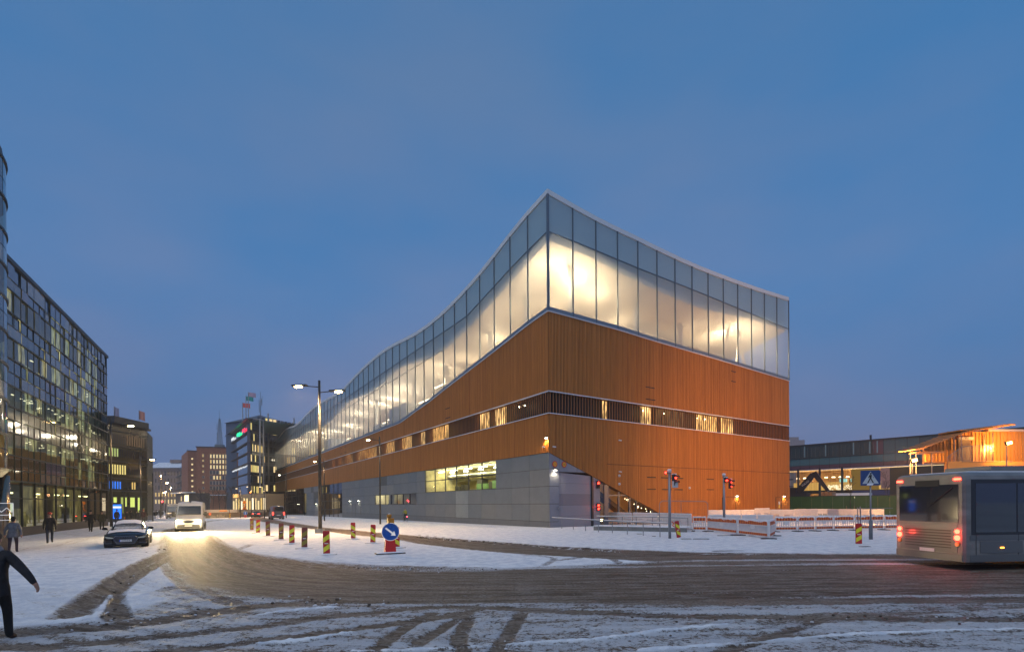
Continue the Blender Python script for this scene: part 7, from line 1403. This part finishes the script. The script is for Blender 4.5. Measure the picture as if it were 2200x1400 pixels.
crowd = [(273, 1120.5, 'walk', 'person carrying an orange bag at the left end of the group', K, (.5, .16, .01), None), (281.5, 1120, 'walk2', 'person in black just right of the one with the orange bag', K, None, None), (287, 1119.6, 'walk', 'person in dark brown in the middle of the dense group', (.035, .025, .02), None, None), (293.5, 1120, 'stand', 'person in dark grey in the dense group, right of the brown coat', (.04, .04, .04), None, None),
 (299, 1120.4, 'walk2', 'person with a shoulder bag beside the lamp post, left side', (.02, .018, .02), None, None), (308.5, 1122.3, 'walk', 'person in a dark red coat and red hat right of the lamp post', (.06, .015, .015), None, (.35, .03, .02)), (314, 1116.5, 'walk2', 'person in black between the red hat and the trolley', K, None, None), (320, 1114.5, 'walk', 'person in dark clothes behind the trolley', K, None, None),
 (326, 1113.5, 'walk2', 'person in brown left of the plain pole in the distance', (.04, .028, .02), None, None), (333, 1114.5, 'stand', 'person in black with a yellow vest band right of the plain pole', K, None, None), (336, 1113.5, 'walk', 'person in black close behind the yellow banded one', K, None, None), (342.5, 1111.8, 'walk2', 'person with a dark coat left of the small street lamp', K, None, None), (349, 1111.4, 'walk', 'person farthest away beside the two headed lamp', (.03, .03, .035), None, None)]
for i, (x, y, k, lb, c, bag, hat) in enumerate(crowd): person(lb, at(x, y), (away if i % 3 else toward)+random.Random(i).uniform(-.4, .4), c, (.014, .014, .016), hat=hat, kind=k, h=1.0+.05*((i*7) % 3-1), bag=bag, group='pedestrians on the snowy sidewalk')
# cyclist on the pavement by the panels
p = at(871, 1120.5); g = thing('bicycle', 'bicycle with red rear light before the grey wall panels', 'bicycle', p, heading(-.53, .85)); FRM = mat('bike_frame', (.03, .03, .035), .4)
for x in (-.52, .52):
    mb = MB(); mb.tube([(x+.34*math.cos(t), 0, .34+.34*math.sin(t)) for t in np.linspace(0, 2*PI, 25)], .02, 5); w_ = ob('wheel', mb, TYRE, g)
mb = MB()
for a, b in (((-.52, .34), (-.05, .30)), ((-.05, .30), (-.18, .82)), ((-.18, .78), (.38, .82)), ((-.05, .30), (.40, .74)), ((-.52, .34), (-.17, .76)), ((.52, .34), (.38, .98)), ((-.18, .8), (-.20, .95))): mb.cyl((a[0], 0, a[1]), (b[0], 0, b[1]), .018, n=6)
mb.cyl((.36, -.25, 1.0), (.36, .25, 1.0), .015, n=6); ob('frame', mb, FRM, g); mb = MB(); mb.sph((-.2, 0, .97), (.13, .07, .03), 8, 5); ob('saddle', mb, BLACKM, g); mb = MB(); mb.sph((-.62, 0, .72), .05, 8, 6); ob('rear_light', mb, emit('bike_red', (1, .04, .06), 25), g)
J, E, rad = pose(.0, .0); J.update(pelvis=(0, -.18, 1.02), waist=(0, -.10, 1.18), chest=(0, .02, 1.36), neck0=(0, .10, 1.50), neck=(0, .13, 1.56), head=(0, .17, 1.63), crown=(0, .17, 1.73), hipr=(.1, -.12, .98), hipl=(-.1, -.12, .98), kneer=(.11, .26, .86), kneel=(-.11, .20, .66), ankr=(.11, .06, .48), ankl=(-.11, -.05, .22), toer=(.11, .2, .44), toel=(-.11, .1, .17), shr=(.165, .06, 1.44), shl=(-.165, .06, 1.44), elr=(.22, .24, 1.24), ell=(-.22, .24, 1.24), wrr=(.22, .36, 1.06), wrl=(-.22, .36, 1.06), hdr=(.22, .40, 1.03), hdl=(-.22, .40, 1.03))
cyc = thing('person', 'cyclist in a high visibility yellow green vest riding past the grey panels', 'person', p, heading(-.53, .85)-PI/2); link('body', skin_body(J, E, rad, [mat('hi_vis', (.22, .25, .03), .7), mat('cloth_dark', (.02, .02, .022), .8), SKINM, SHOE], 'body'), cyc)
mb = MB(); mb.sph((0, .165, 1.74), (.10, .13, .08), 12, 8); ob('helmet', mb, mat('helmet_grey', (.1, .1, .1), .4), cyc, smooth=True)
# ================================================================ HAZE: light snow in the air
hz = MB(); hz.box(-420, 300, -12, 470, -2.2, 62); hz = ob('haze', hz, mat('haze_tmp'), kind='stuff'); hz['label'] = 'thin snowy air over the whole place'; m = bpy.data.materials.new('snow_haze'); m.use_nodes = True; t = m.node_tree; t.nodes.clear(); o_ = t.nodes.new('ShaderNodeOutputMaterial'); v = t.nodes.new('ShaderNodeVolumePrincipled')
v.inputs['Color'].default_value = (.86, .88, .92, 1); v.inputs['Density'].default_value = .0006; v.inputs['Anisotropy'].default_value = .3; t.links.new(v.outputs[0], o_.inputs['Volume']); hz.data.materials.clear(); hz.data.materials.append(m)
